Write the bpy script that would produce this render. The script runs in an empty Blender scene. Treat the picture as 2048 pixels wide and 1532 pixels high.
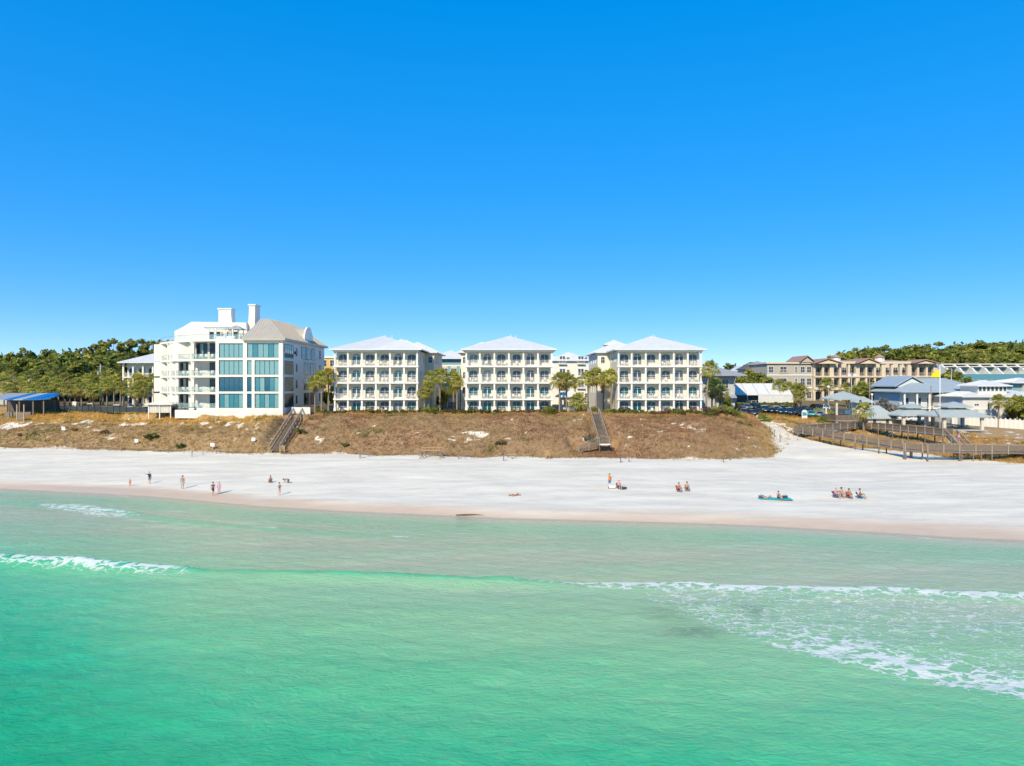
import bpy, bmesh, math, random
import numpy as np
from mathutils import Vector, Matrix

SC = bpy.context.scene
COL = SC.collection
R = math.radians
PI = math.pi
random.seed(7)
RNG = np.random.default_rng(11)

# ------------------------------------------------------------------ camera, sky, sun, exposure
CAMZ = 15.0
FPX = 1420.0                      # focal length in pixels of the 2048 wide photograph
cam_d = bpy.data.cameras.new('camera')
cam_d.sensor_width = 36.0
cam_d.lens = 36.0 * FPX / 2048.0
cam_d.clip_start = 0.5
cam_d.clip_end = 20000
cam = bpy.data.objects.new('camera', cam_d)
cam.location = (0, 0, CAMZ)
cam.rotation_euler = (R(90), 0, 0)
COL.objects.link(cam)
SC.camera = cam

SUN_AZ, SUN_EL = 203.8, 36.0      # degrees clockwise from +Y, degrees above the horizon
world = bpy.data.worlds.new('World')
SC.world = world
world.use_nodes = True
wn, wl = world.node_tree.nodes, world.node_tree.links
sky = wn.new('ShaderNodeTexSky')
sky.sky_type = 'NISHITA'
sky.sun_disc = False
sky.sun_elevation = R(SUN_EL)
sky.sun_rotation = R(SUN_AZ)
sky.altitude = 0
sky.air_density = 0.5
sky.dust_density = 0.0
sky.ozone_density = 6.0
gm = wn.new('ShaderNodeGamma')
gm.inputs['Gamma'].default_value = 0.3
hs = wn.new('ShaderNodeHueSaturation')
hs.inputs['Hue'].default_value = 0.51
hs.inputs['Saturation'].default_value = 2.6
hs.inputs['Value'].default_value = 4.45
wl.new(sky.outputs[0], gm.inputs['Color'])
wl.new(gm.outputs[0], hs.inputs['Color'])
wl.new(hs.outputs[0], wn['Background'].inputs[0])
wn['Background'].inputs[1].default_value = 0.15

sun_d = bpy.data.lights.new('sun', 'SUN')
sun_d.energy = 5.0
sun_d.angle = R(0.53)
sun_d.color = (1.0, 0.845, 0.56)
sun = bpy.data.objects.new('sun', sun_d)
_az, _el = R(SUN_AZ), R(SUN_EL)
_to = Vector((math.sin(_az) * math.cos(_el), math.cos(_az) * math.cos(_el), math.sin(_el)))
sun.rotation_euler = _to.to_track_quat('Z', 'Y').to_euler()
sun.location = (-60, -120, 120)
COL.objects.link(sun)

SC.view_settings.view_transform = 'Standard'
SC.view_settings.look = 'None'
SC.view_settings.exposure = 0.0
SC.view_settings.gamma = 1.0
SC.view_settings.use_curve_mapping = False
SC.render.engine = 'CYCLES'
SC.cycles.use_denoising = True
SC.cycles.use_adaptive_sampling = True
SC.cycles.adaptive_threshold = 0.04
SC.cycles.max_bounces = 5
SC.cycles.diffuse_bounces = 2
SC.cycles.glossy_bounces = 3
SC.cycles.transmission_bounces = 4
SC.cycles.transparent_max_bounces = 10
SC.cycles.caustics_reflective = False
SC.cycles.caustics_refractive = False
SC.render.filter_size = 1.2 if hasattr(SC.render, 'filter_size') else 1.5

# ------------------------------------------------------------------ helpers
def W(x, y, d):
    """photograph direction (2048 px frame) at depth d metres -> world point"""
    return Vector(((x - 1024.0) * d / FPX, d, CAMZ - (y - 766.0) * d / FPX))

def WX(x, d):
    return (x - 1024.0) * d / FPX

MATS = {}
def mat(name, color, rough=0.6, metal=0.0, spec=0.5, noise=0.0, nscale=3.0, bump=0.0, bscale=20.0,
        alpha=1.0, color2=None, stretch=None, emit=None):
    """procedural Principled material: colour broken by noise, fine bump"""
    if name in MATS:
        return MATS[name]
    m = bpy.data.materials.new(name)
    m.use_nodes = True
    nt = m.node_tree
    b = nt.nodes['Principled BSDF']
    b.inputs['Roughness'].default_value = rough
    b.inputs['Metallic'].default_value = metal
    b.inputs['Specular IOR Level'].default_value = spec
    b.inputs['Base Color'].default_value = (*color, 1)
    if alpha < 1:
        b.inputs['Alpha'].default_value = alpha
    if emit:
        b.inputs['Emission Color'].default_value = (*color, 1)
        b.inputs['Emission Strength'].default_value = emit
    if noise or bump:
        tc = nt.nodes.new('ShaderNodeTexCoord')
        mp = nt.nodes.new('ShaderNodeMapping')
        if stretch:
            mp.inputs['Scale'].default_value = stretch
        nt.links.new(tc.outputs['Object'], mp.inputs['Vector'])
    if noise:
        c2 = color2 or tuple(max(0, c * (1 - noise)) for c in color)
        c1 = color if color2 else tuple(min(1, c * (1 + noise * 0.5)) for c in color)
        nz = nt.nodes.new('ShaderNodeTexNoise')
        nz.inputs['Scale'].default_value = nscale
        nz.inputs['Detail'].default_value = 5
        nz.inputs['Roughness'].default_value = 0.62
        nt.links.new(mp.outputs[0], nz.inputs['Vector'])
        rp = nt.nodes.new('ShaderNodeMapRange')
        rp.inputs['From Min'].default_value = 0.3
        rp.inputs['From Max'].default_value = 0.7
        nt.links.new(nz.outputs['Fac'], rp.inputs['Value'])
        mx = nt.nodes.new('ShaderNodeMix')
        mx.data_type = 'RGBA'
        mx.inputs['A'].default_value = (*c1, 1)
        mx.inputs['B'].default_value = (*c2, 1)
        nt.links.new(rp.outputs[0], mx.inputs['Factor'])
        nt.links.new(mx.outputs['Result'], b.inputs['Base Color'])
    if bump:
        nb = nt.nodes.new('ShaderNodeTexNoise')
        nb.inputs['Scale'].default_value = bscale
        nb.inputs['Detail'].default_value = 4
        nt.links.new(mp.outputs[0], nb.inputs['Vector'])
        bp = nt.nodes.new('ShaderNodeBump')
        bp.inputs['Strength'].default_value = bump
        bp.inputs['Distance'].default_value = 0.05
        nt.links.new(nb.outputs['Fac'], bp.inputs['Height'])
        nt.links.new(bp.outputs[0], b.inputs['Normal'])
    MATS[name] = m
    return m

class MB:
    """collects faces, links them as ONE mesh object"""
    def __init__(self):
        self.v, self.f = [], []
    def add(self, vs, fs):
        o = len(self.v)
        self.v += [tuple(p) for p in vs]
        self.f += [tuple(i + o for i in q) for q in fs]
        return self
    def box(self, x0, x1, y0, y1, z0, z1):
        return self.add([(x0, y0, z0), (x1, y0, z0), (x1, y1, z0), (x0, y1, z0),
                         (x0, y0, z1), (x1, y0, z1), (x1, y1, z1), (x0, y1, z1)],
                        [(0, 3, 2, 1), (4, 5, 6, 7), (0, 1, 5, 4), (1, 2, 6, 5), (2, 3, 7, 6), (3, 0, 4, 7)])
    def poly(self, pts):
        return self.add(pts, [tuple(range(len(pts)))])
    def bar(self, a, b, w, h, up=(0, 0, 1)):
        """box-section bar from a to b, width w (sideways) and height h"""
        a, b = Vector(a), Vector(b)
        d = (b - a).normalized()
        up = Vector(up)
        s = d.cross(up)
        if s.length < 1e-4:
            s = d.cross(Vector((0, 1, 0)))
        s.normalize()
        u = s.cross(d).normalized()
        s, u = s * (w / 2), u * (h / 2)
        vs = [a - s - u, a + s - u, a + s + u, a - s + u, b - s - u, b + s - u, b + s + u, b - s + u]
        return self.add(vs, [(0, 3, 2, 1), (4, 5, 6, 7), (0, 1, 5, 4), (1, 2, 6, 5), (2, 3, 7, 6), (3, 0, 4, 7)])
    def tube(self, pts, rad, n=8, cap=True):
        """tube through pts with radius per point"""
        pts = [Vector(p) for p in pts]
        if not hasattr(rad, '__len__'):
            rad = [rad] * len(pts)
        rings = []
        o = len(self.v)
        ref = Vector((0.31, 0.95, 0.05))
        for i, p in enumerate(pts):
            d = (pts[min(i + 1, len(pts) - 1)] - pts[max(i - 1, 0)]).normalized()
            s = d.cross(ref)
            if s.length < 1e-3:
                s = d.cross(Vector((1, 0, 0)))
            s.normalize()
            u = d.cross(s)
            for k in range(n):
                a = 2 * PI * k / n
                self.v.append(tuple(p + s * (math.cos(a) * rad[i]) + u * (math.sin(a) * rad[i])))
        for i in range(len(pts) - 1):
            for k in range(n):
                k2 = (k + 1) % n
                self.f.append((o + i * n + k, o + i * n + k2, o + (i + 1) * n + k2, o + (i + 1) * n + k))
        if cap:
            self.f.append(tuple(o + k for k in reversed(range(n))))
            self.f.append(tuple(o + (len(pts) - 1) * n + k for k in range(n)))
        return self
    def lathe(self, prof, n=12, c=(0, 0, 0)):
        o = len(self.v)
        for r, z in prof:
            for k in range(n):
                a = 2 * PI * k / n
                self.v.append((c[0] + r * math.cos(a), c[1] + r * math.sin(a), c[2] + z))
        for i in range(len(prof) - 1):
            for k in range(n):
                k2 = (k + 1) % n
                self.f.append((o + i * n + k, o + i * n + k2, o + (i + 1) * n + k2, o + (i + 1) * n + k))
        self.f.append(tuple(o + k for k in reversed(range(n))))
        self.f.append(tuple(o + (len(prof) - 1) * n + k for k in range(n)))
        return self
    def prism(self, outline, axis, a, b):
        """outline: list of 2-D points in the plane across 'axis' ('x': (y,z), 'y': (x,z), 'z': (x,y))"""
        def P(p, t):
            return {'x': (t, p[0], p[1]), 'y': (p[0], t, p[1]), 'z': (p[0], p[1], t)}[axis]
        n = len(outline)
        vs = [P(p, a) for p in outline] + [P(p, b) for p in outline]
        fs = [tuple(range(n)), tuple(reversed(range(n, 2 * n)))]
        fs += [(i, i + n, (i + 1) % n + n, (i + 1) % n) for i in range(n)]
        return self.add(vs, fs)
    def mesh(self, name, m, smooth=False):
        me = bpy.data.meshes.new(name)
        me.from_pydata(self.v, [], self.f)
        me.update()
        bm = bmesh.new()
        bm.from_mesh(me)
        bmesh.ops.recalc_face_normals(bm, faces=bm.faces)
        bm.to_mesh(me)
        bm.free()
        if smooth:
            me.polygons.foreach_set('use_smooth', [True] * len(me.polygons))
        if m is not None:
            me.materials.append(m)
        return me
    def build(self, name, m, parent=None, smooth=False, **k):
        o = bpy.data.objects.new(name, self.mesh(name, m, smooth))
        COL.objects.link(o)
        if parent is not None:
            o.parent = parent
        for a, b in k.items():
            o[a] = b
        return o

def inst(name, me, parent=None, loc=(0, 0, 0), rz=0.0, sc=None, m=None):
    """another object that shares mesh data"""
    o = bpy.data.objects.new(name, me)
    COL.objects.link(o)
    o.location = loc
    o.rotation_euler = (0, 0, rz)
    if sc is not None:
        o.scale = (sc, sc, sc) if not hasattr(sc, '__len__') else sc
    if parent is not None:
        o.parent = parent
    if m is not None:
        o.material_slots[0].link = 'OBJECT'
        o.material_slots[0].material = m
    return o

def tag(o, label=None, cat=None, group=None, kind=None):
    if label: o['label'] = label
    if cat: o['category'] = cat
    if group: o['group'] = group
    if kind: o['kind'] = kind
    return o

def thing(name, label, cat, loc=(0, 0, 0), rz=0.0, group=None):
    o = bpy.data.objects.new(name, None)
    o.empty_display_size = 0.3
    COL.objects.link(o)
    o.location = loc
    o.rotation_euler = (0, 0, rz)
    return tag(o, label, cat, group)

def np_mesh(name, verts, faces, m, smooth=False):
    """verts (n,3); faces (k,3) or (k,4) numpy -> mesh data, fast"""
    me = bpy.data.meshes.new(name)
    n, k = faces.shape
    me.vertices.add(len(verts))
    me.vertices.foreach_set('co', np.ascontiguousarray(verts, dtype=np.float32).ravel())
    me.loops.add(n * k)
    me.loops.foreach_set('vertex_index', np.ascontiguousarray(faces, dtype=np.int32).ravel())
    me.polygons.add(n)
    me.polygons.foreach_set('loop_start', np.arange(0, n * k, k, dtype=np.int32))
    if smooth:
        me.polygons.foreach_set('use_smooth', np.ones(n, dtype=bool))
    me.update(calc_edges=True)
    me.validate()
    if m is not None:
        me.materials.append(m)
    return me

def attr(me, name, vals):
    a = me.attributes.new(name, 'FLOAT', 'POINT')
    a.data.foreach_set('value', np.ascontiguousarray(vals, dtype=np.float32).ravel())

def attr_col(me, name, vals):
    a = me.attributes.new(name, 'FLOAT_COLOR', 'POINT')
    v = np.ones((len(vals), 4), dtype=np.float32)
    v[:, :3] = vals
    a.data.foreach_set('color', v.ravel())

# lattice noise in numpy
_LAT = np.random.default_rng(3).random((256, 256))
def vnoise(x, y):
    xi, yi = np.floor(x).astype(int), np.floor(y).astype(int)
    fx, fy = x - xi, y - yi
    fx, fy = fx * fx * (3 - 2 * fx), fy * fy * (3 - 2 * fy)
    L = lambda a, b: _LAT[a % 256, b % 256]
    return (L(xi, yi) * (1 - fx) + L(xi + 1, yi) * fx) * (1 - fy) + (L(xi, yi + 1) * (1 - fx) + L(xi + 1, yi + 1) * fx) * fy
def fbm(x, y, o=4):
    s, a, t = 0, 1.0, 0
    for i in range(o):
        s = s + a * vnoise(x * 2 ** i + 17.3 * i, y * 2 ** i + 9.1 * i)
        t += a
        a *= 0.55
    return s / t                                   # about 0..1
def sstep(a, b, x):
    t = np.clip((x - a) / (b - a), 0, 1)
    return t * t * (3 - 2 * t)
# ------------------------------------------------------------------ terrain
# cross-sections of the coast: for bearings across the view, distance and height of
# shoreline, top of the wet sand, dune foot, dune brow, plateau edge, plateau, ridge
_PX = np.array([-500, 0, 300, 520, 700, 1000, 1200, 1400, 1540, 1600, 1750, 1900, 2048, 2500.])
_SH = np.array([112, 101, 94, 86.5, 83, 79, 77.5, 76, 74.5, 73.5, 71.5, 69.3, 67.8, 62.])
_WT = np.array([117, 105, 99.5, 90, 86, 81.2, 79.6, 78.2, 77, 76, 74.6, 72.8, 71.2, 66.])
_FD = np.array([152, 141, 133.5, 128.7, 127.7, 122.5, 121.5, 118, 121, 137, 134, 121, 113, 102.])
_FZ = np.array([2.4, 2.4, 2.4, 2.4, 2.45, 2.3, 2.4, 2.35, 2.6, 3.2, 2.9, 2.5, 2.4, 2.4])
_BD = np.array([164, 153, 146, 139, 142, 139.5, 140, 139.5, 140, 147, 146, 133, 127, 118.])
_BZ = np.array([6.6, 6.65, 6.9, 7.4, 8.35, 8.2, 8.5, 8.3, 6.0, 4.2, 4.3, 4.6, 4.5, 4.5])
_CD = np.array([190, 175, 163, 150, 149, 149, 149, 149, 158, 160, 158, 152, 150, 145.])
_CZ = np.array([9.0, 8.95, 8.7, 8.5, 8.75, 8.72, 8.72, 8.72, 7.3, 6.6, 5.5, 5.15, 4.9, 4.9])
_PD = np.array([215, 212, 210, 208, 208, 208, 208, 208, 208, 206, 205, 205, 205, 205.])
_PZ = np.array([9.3, 9.2, 9.0, 9.0, 9.0, 9.0, 9.0, 9.2, 9.4, 9.0, 7.8, 6.0, 5.6, 5.6])
_RZ = np.array([14, 13, 14, 12, 11, 11, 11, 11, 12, 13, 17, 19, 19, 19.])

def terrain_base(X, Y):
    Yp = np.maximum(Y, 8.0)
    px = 1024 + FPX * X / np.maximum(Yp, 60.0)
    px = np.clip(px, -500, 2500)
    I = lambda a: np.interp(px, _PX, a)
    sh, wt, fd, bd, cd, pd = I(_SH), I(_WT), I(_FD), I(_BD), I(_CD), I(_PD)
    fz, bz, cz, pz, rz = I(_FZ), I(_BZ), I(_CZ), I(_PZ), I(_RZ)
    keys = [(sh - 4000, -8 + 0 * sh), (sh - 75, -4.0 + 0 * sh), (sh - 55, -2.6 + 0 * sh), (sh - 45, -1.45 + 0 * sh), (sh - 36, -0.85 + 0 * sh), (sh - 30, -0.5 + 0 * sh),
            (sh - 25, -0.36 + 0 * sh), (sh - 16, -0.27 + 0 * sh), (sh - 10, -0.36 + 0 * sh), (sh - 5, -0.52 + 0 * sh),
            (sh, 0 * sh), (wt, 0.45 + 0 * sh), ((wt + fd) / 2, 1.35 + 0 * sh), (fd, fz), (fd * .55 + bd * .45, fz * .42 + bz * .58), (bd, bz), (cd, cz),
            (pd, pz), (330 + 0 * sh, rz), (700 + 0 * sh, 11 + 0 * sh), (9000 + 0 * sh, 8 + 0 * sh)]
    z = np.zeros_like(X)
    for (d0, z0), (d1, z1) in zip(keys[:-1], keys[1:]):
        t = (Y - d0) / np.maximum(d1 - d0, 1e-3)
        m = (t >= 0) & (t <= 1)
        z = np.where(m, z0 + (z1 - z0) * t, z)
    z = np.where(Y < sh - 4000, -8, z)
    return z, px, sh, wt, fd, bd, cd

# level building pads cut into the plateau: x0,x1,y0,y1,z
PADS = [(-63, -42, 145, 190, 8.5), (-82, -60, 151, 190, 8.5), (-41, -15, 148.5, 200, 8.72), (-14, 12, 148.5, 200, 8.72), (13, 45, 148.5, 200, 8.72)]

# the slope is eased where the stairs run: x0, x1, foot y, foot z, head y, head z
STAIRCUT = [(-45.2, -41.6, 128.0, 2.75, 147.0, 8.9), (15.4, 18.0, 128.0, 4.35, 143.5, 8.75), (11.2, 18.4, 119.0, 2.7, 128.4, 3.2)]
def ground_fields(X, Y):
    z, px, sh, wt, fd, bd, cd = terrain_base(X, Y)
    # foot line wobbles, dune front is hummocky
    wob = (fbm(X * .12, Y * .05 + 3, 3) - .5) * 5
    dune = sstep(-1.5, 4, Y - fd + wob * .5) * sstep(60, 20, Y - cd)
    hum = (fbm(X * .17, Y * .17, 4) - .5) * 1.9 + (fbm(X * .6 + 5, Y * .6, 3) - .5) * .7
    front = sstep(0, 5, Y - fd) * sstep(3, -3, Y - cd)
    z = z + hum * front * .75
    beach = sstep(0, 6, Y - sh) * (1 - dune)
    z = z + beach * ((fbm(X * .05, Y * .22, 3) - .5) * .35 + (fbm(X * .5, Y * 1.1, 3) - .5) * .10 * sstep(2, 9, Y - wt))
    z = z + sstep(40, 90, Y - cd) * (fbm(X * .02, Y * .02, 3) - .5) * 2.5
    # public path: bare sand trough from the beach up to the car park
    pathx = np.interp(Y, [100, 120, 132, 145, 158, 168, 178], [66, 58, 54.2, 53.8, 55.8, 55.5, 54.0])
    pw = np.interp(Y, [100, 125, 140, 155, 178], [16, 9.0, 2.5, 1.7, 1.5])
    path = sstep(1.35, .75, np.abs(X - pathx) / pw) * sstep(182, 170, Y) * sstep(118, 124, Y)
    zp = np.interp(Y, [118, 128, 140, 152, 165, 178], [2.5, 3.1, 4.6, 6.0, 7.0, 7.7])
    z = z * (1 - path) + zp * path
    for sx0, sx1, sy0, sz0, sy1, sz1 in STAIRCUT:
        line = sz0 + (sz1 - sz0) * np.clip((Y - sy0) / (sy1 - sy0), 0, 1) - .45
        w = sstep(sx0 - 1.6, sx0 - .4, X) * sstep(sx1 + 1.6, sx1 + .4, X) * sstep(sy0 - 1.5, sy0, Y) * sstep(sy1 + 1.5, sy1, Y)
        z = z * (1 - w) + np.minimum(z, line) * w
    for x0, x1, y0, y1, pz in PADS:
        w = sstep(-2, 0, X - x0) * sstep(2, 0, X - x1) * sstep(-1.5, 0, Y - y0) * sstep(4, 0, Y - y1)
        z = z * (1 - w) + pz * w
    # vegetation cover: dune slope and everything behind it, with blown-out sand patches
    edge = Y - fd + wob
    veg = sstep(-3.0, .8, edge)
    n1 = fbm(X * .11 + 40, Y * .22 + 7, 4)
    n2 = fbm(X * .75 + 3, Y * .95 + 21, 3)
    left = sstep(560, 480, px)
    brow = np.exp(-((Y - bd + 1.5) / 2.6) ** 2)
    bare = sstep(.63, .76, n1 * .3 + n2 * .7 + .11 * brow * left) * front
    bare = np.maximum(bare, sstep(.54, .70, n1 * .4 + n2 * .6) * sstep(1540, 1640, px) * dune * .8)
    patch = np.zeros_like(X)
    for (qx, qy, qd, rx, ry, s) in [(950, 862, 131, 5.5, 5, .62), (1010, 882, 127, 3, 3, .55), (1395, 862, 132, 4.5, 4, .62), (1365, 858, 133, 2.5, 3, .6), (20, 852, 150, 4, 3, .8),
                                    (280, 848, 146, 7, 2, .7), (640, 868, 132, 2, 2.5, .7), (1950, 868, 138, 5, 3, .7), (1830, 866, 142, 5, 3, .6)]:
        c = W(qx, qy, qd)
        patch = np.maximum(patch, s * np.exp(-((X - c.x) / rx) ** 2 - ((Y - qd) / ry) ** 2))
    n3 = fbm(X * 1.7 + 13, Y * 1.5 + 2, 2)
    bare = np.maximum(bare, sstep(.36, .62, patch * (.1 + .8 * n2 + .75 * n3)) * .95)
    veg = veg * (1 - bare) * (1 - path)
    wet = sstep(2.6, -2.2, Y - wt + (fbm(X * .06, Y * .3, 3) - .5) * 4)
    return z, veg, wet, px, fd, cd, bd

def spaced(core0, core1, step, lo, hi, grow=1.18):
    a = list(np.arange(core0, core1 + 1e-6, step))
    s, p = step, core1
    while p < hi:
        s *= grow
        p += s
        a.append(min(p, hi))
    s, p = step, core0
    while p > lo:
        s *= grow
        p -= s
        a.insert(0, max(p, lo))
    return np.array(a)

def grid_faces(nx, ny):
    i = np.arange(nx - 1)[None, :] + (np.arange(ny - 1) * nx)[:, None]
    return np.stack([i, i + 1, i + nx + 1, i + nx], -1).reshape(-1, 4)

def ramp(nt, fac, stops, interp='LINEAR'):
    r = nt.nodes.new('ShaderNodeValToRGB')
    r.color_ramp.interpolation = interp
    el = r.color_ramp.elements
    while len(el) < len(stops):
        el.new(0.5)
    for e, (p, c) in zip(el, stops):
        e.position = p
        e.color = (*c, 1)
    nt.links.new(fac, r.inputs[0])
    return r.outputs[0]

def nd(nt, kind, **k):
    n = nt.nodes.new(kind)
    for a, b in k.items():
        if a in n.inputs:
            n.inputs[a].default_value = b
        else:
            setattr(n, a, b)
    return n

def mixc(nt, fac, a, b):
    m = nt.nodes.new('ShaderNodeMix')
    m.data_type = 'RGBA'
    for s, v in (('Factor', fac), ('A', a), ('B', b)):
        if hasattr(v, 'is_output'):
            nt.links.new(v, m.inputs[s])
        elif s == 'Factor':
            m.inputs[s].default_value = v
        else:
            m.inputs[s].default_value = (*v, 1)
    return m.outputs['Result']

def mth(nt, op, a, b=None, c=None):
    m = nt.nodes.new('ShaderNodeMath')
    m.operation = op
    for i, v in enumerate((a, b, c)):
        if v is None:
            continue
        if hasattr(v, 'is_output'):
            nt.links.new(v, m.inputs[i])
        else:
            m.inputs[i].default_value = v
    return m.outputs[0]

def attr_node(nt, name, out='Fac'):
    a = nt.nodes.new('ShaderNodeAttribute')
    a.attribute_name = name
    return a.outputs[out]

def mapped(nt, scale=(1, 1, 1), rot=(0, 0, 0)):
    tc = nt.nodes.new('ShaderNodeTexCoord')
    mp = nt.nodes.new('ShaderNodeMapping')
    mp.inputs['Scale'].default_value = scale
    mp.inputs['Rotation'].default_value = rot
    nt.links.new(tc.outputs['Object'], mp.inputs['Vector'])
    return mp.outputs[0]

def noise(nt, vec, scale, detail=4, rough=.6, dist=0):
    n = nd(nt, 'ShaderNodeTexNoise', Scale=scale, Detail=detail, Roughness=rough, Distortion=dist)
    nt.links.new(vec, n.inputs['Vector'])
    return n.outputs['Fac']

def mrange(nt, v, a, b, c=0., d=1.):
    m = nd(nt, 'ShaderNodeMapRange')
    for s, x in zip(('From Min', 'From Max', 'To Min', 'To Max'), (a, b, c, d)):
        m.inputs[s].default_value = x
    nt.links.new(v, m.inputs['Value'])
    return m.outputs[0]

def ground_material():
    m = bpy.data.materials.new('sand_and_dune_soil')
    m.use_nodes = True
    nt = m.node_tree
    b = nt.nodes['Principled BSDF']
    b.inputs['Roughness'].default_value = .9
    b.inputs['Specular IOR Level'].default_value = .15
    v = mapped(nt)
    vs = mapped(nt, (.26, 1.0, 1), (0, 0, .12))
    n_big = noise(nt, vs, .35, 4)
    n_mid = noise(nt, vs, 1.6, 5, .7)
    n_fin = noise(nt, v, 9, 4, .7)
    sand = ramp(nt, n_mid, [(.28, (.655, .59, .495)), (.55, (.77, .695, .57)), (.75, (.82, .745, .61))])
    sand = mixc(nt, mrange(nt, n_big, .42, .62), sand, (.86, .785, .64))
    wetc = ramp(nt, n_mid, [(.3, (.62, .46, .32)), (.6, (.68, .515, .37)), (.8, (.73, .57, .43))])
    wet = attr_node(nt, 'wet')
    c = mixc(nt, wet, sand, wetc)
    vg = attr_node(nt, 'veg')
    tint = attr_node(nt, 'soil', 'Color')
    soil = mixc(nt, mrange(nt, n_fin, .3, .7), tint, (.36, .25, .14))
    vm = mth(nt, 'ADD', vg, mth(nt, 'MULTIPLY', mth(nt, 'SUBTRACT', n_fin, .5), .7))
    c = mixc(nt, mrange(nt, vm, .38, .62), c, soil)
    nt.links.new(c, b.inputs['Base Color'])
    # driftline stays smoother and shinier where wet
    nt.links.new(mrange(nt, wet, 0, 1, .92, .45), b.inputs['Roughness'])
    bp = nd(nt, 'ShaderNodeBump', Strength=.55, Distance=.13)
    h = mth(nt, 'ADD', mth(nt, 'MULTIPLY', noise(nt, mapped(nt, (.35, 1, 1)), 1.1, 5, .65), 1.0), mth(nt, 'MULTIPLY', noise(nt, v, 3.4, 3, .6), .45))
    h = mth(nt, 'MULTIPLY', h, mrange(nt, wet, 0, 1, 1, .12))
    nt.links.new(h, bp.inputs['Height'])
    nt.links.new(bp.outputs[0], b.inputs['Normal'])
    return m

gx = spaced(-135, 118, .5, -7000, 7000, 1.22)
gy = spaced(60, 182, .5, -400, 9000, 1.16)
GX, GY = np.meshgrid(gx, gy)
gz, gveg, gwet, gpx, gfd, gcd, gbd = ground_fields(GX, GY)
# soil colour by region: golden grass litter on the left, red-brown in the middle, green turf behind
def region_tint(X, Y, px, cd, bd):
    a = sstep(600, 520, px)[..., None]
    n = fbm(X * .07, Y * .1, 3)[..., None]
    gold = np.array([.56, .34, .10]) * (1 - n) + np.array([.62, .39, .13]) * n
    low = sstep(1.0, -3, Y - bd)[..., None] * .85
    gold = gold * (1 - low) + np.array([.37, .245, .12]) * low
    red = np.array([.27, .15, .085]) * (1 - n) + np.array([.38, .225, .11]) * n
    c = gold * a + red * (1 - a)
    r = sstep(1450, 1560, px)[..., None]
    c = c * (1 - r) + (np.array([.44, .30, .15]) * (.8 + .4 * n)) * r
    back = sstep(3, 9, Y - cd)[..., None]
    return c * (1 - back) + np.array([.075, .085, .035]) * back
ground_me = np_mesh('ground', np.stack([GX, GY, gz], -1).reshape(-1, 3), grid_faces(len(gx), len(gy)), ground_material(), True)
attr(ground_me, 'veg', gveg)
attr(ground_me, 'wet', gwet)
attr_col(ground_me, 'soil', region_tint(GX, GY, gpx, gcd, gbd).reshape(-1, 3))
ground = bpy.data.objects.new('ground', ground_me)
COL.objects.link(ground)
tag(ground, 'white sand beach rising to a brown grassy dune and a flat plateau', 'ground', kind='structure')

def GZ(x, y):
    return float(ground_fields(np.array([float(x)]), np.array([float(y)]))[0][0])

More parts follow.
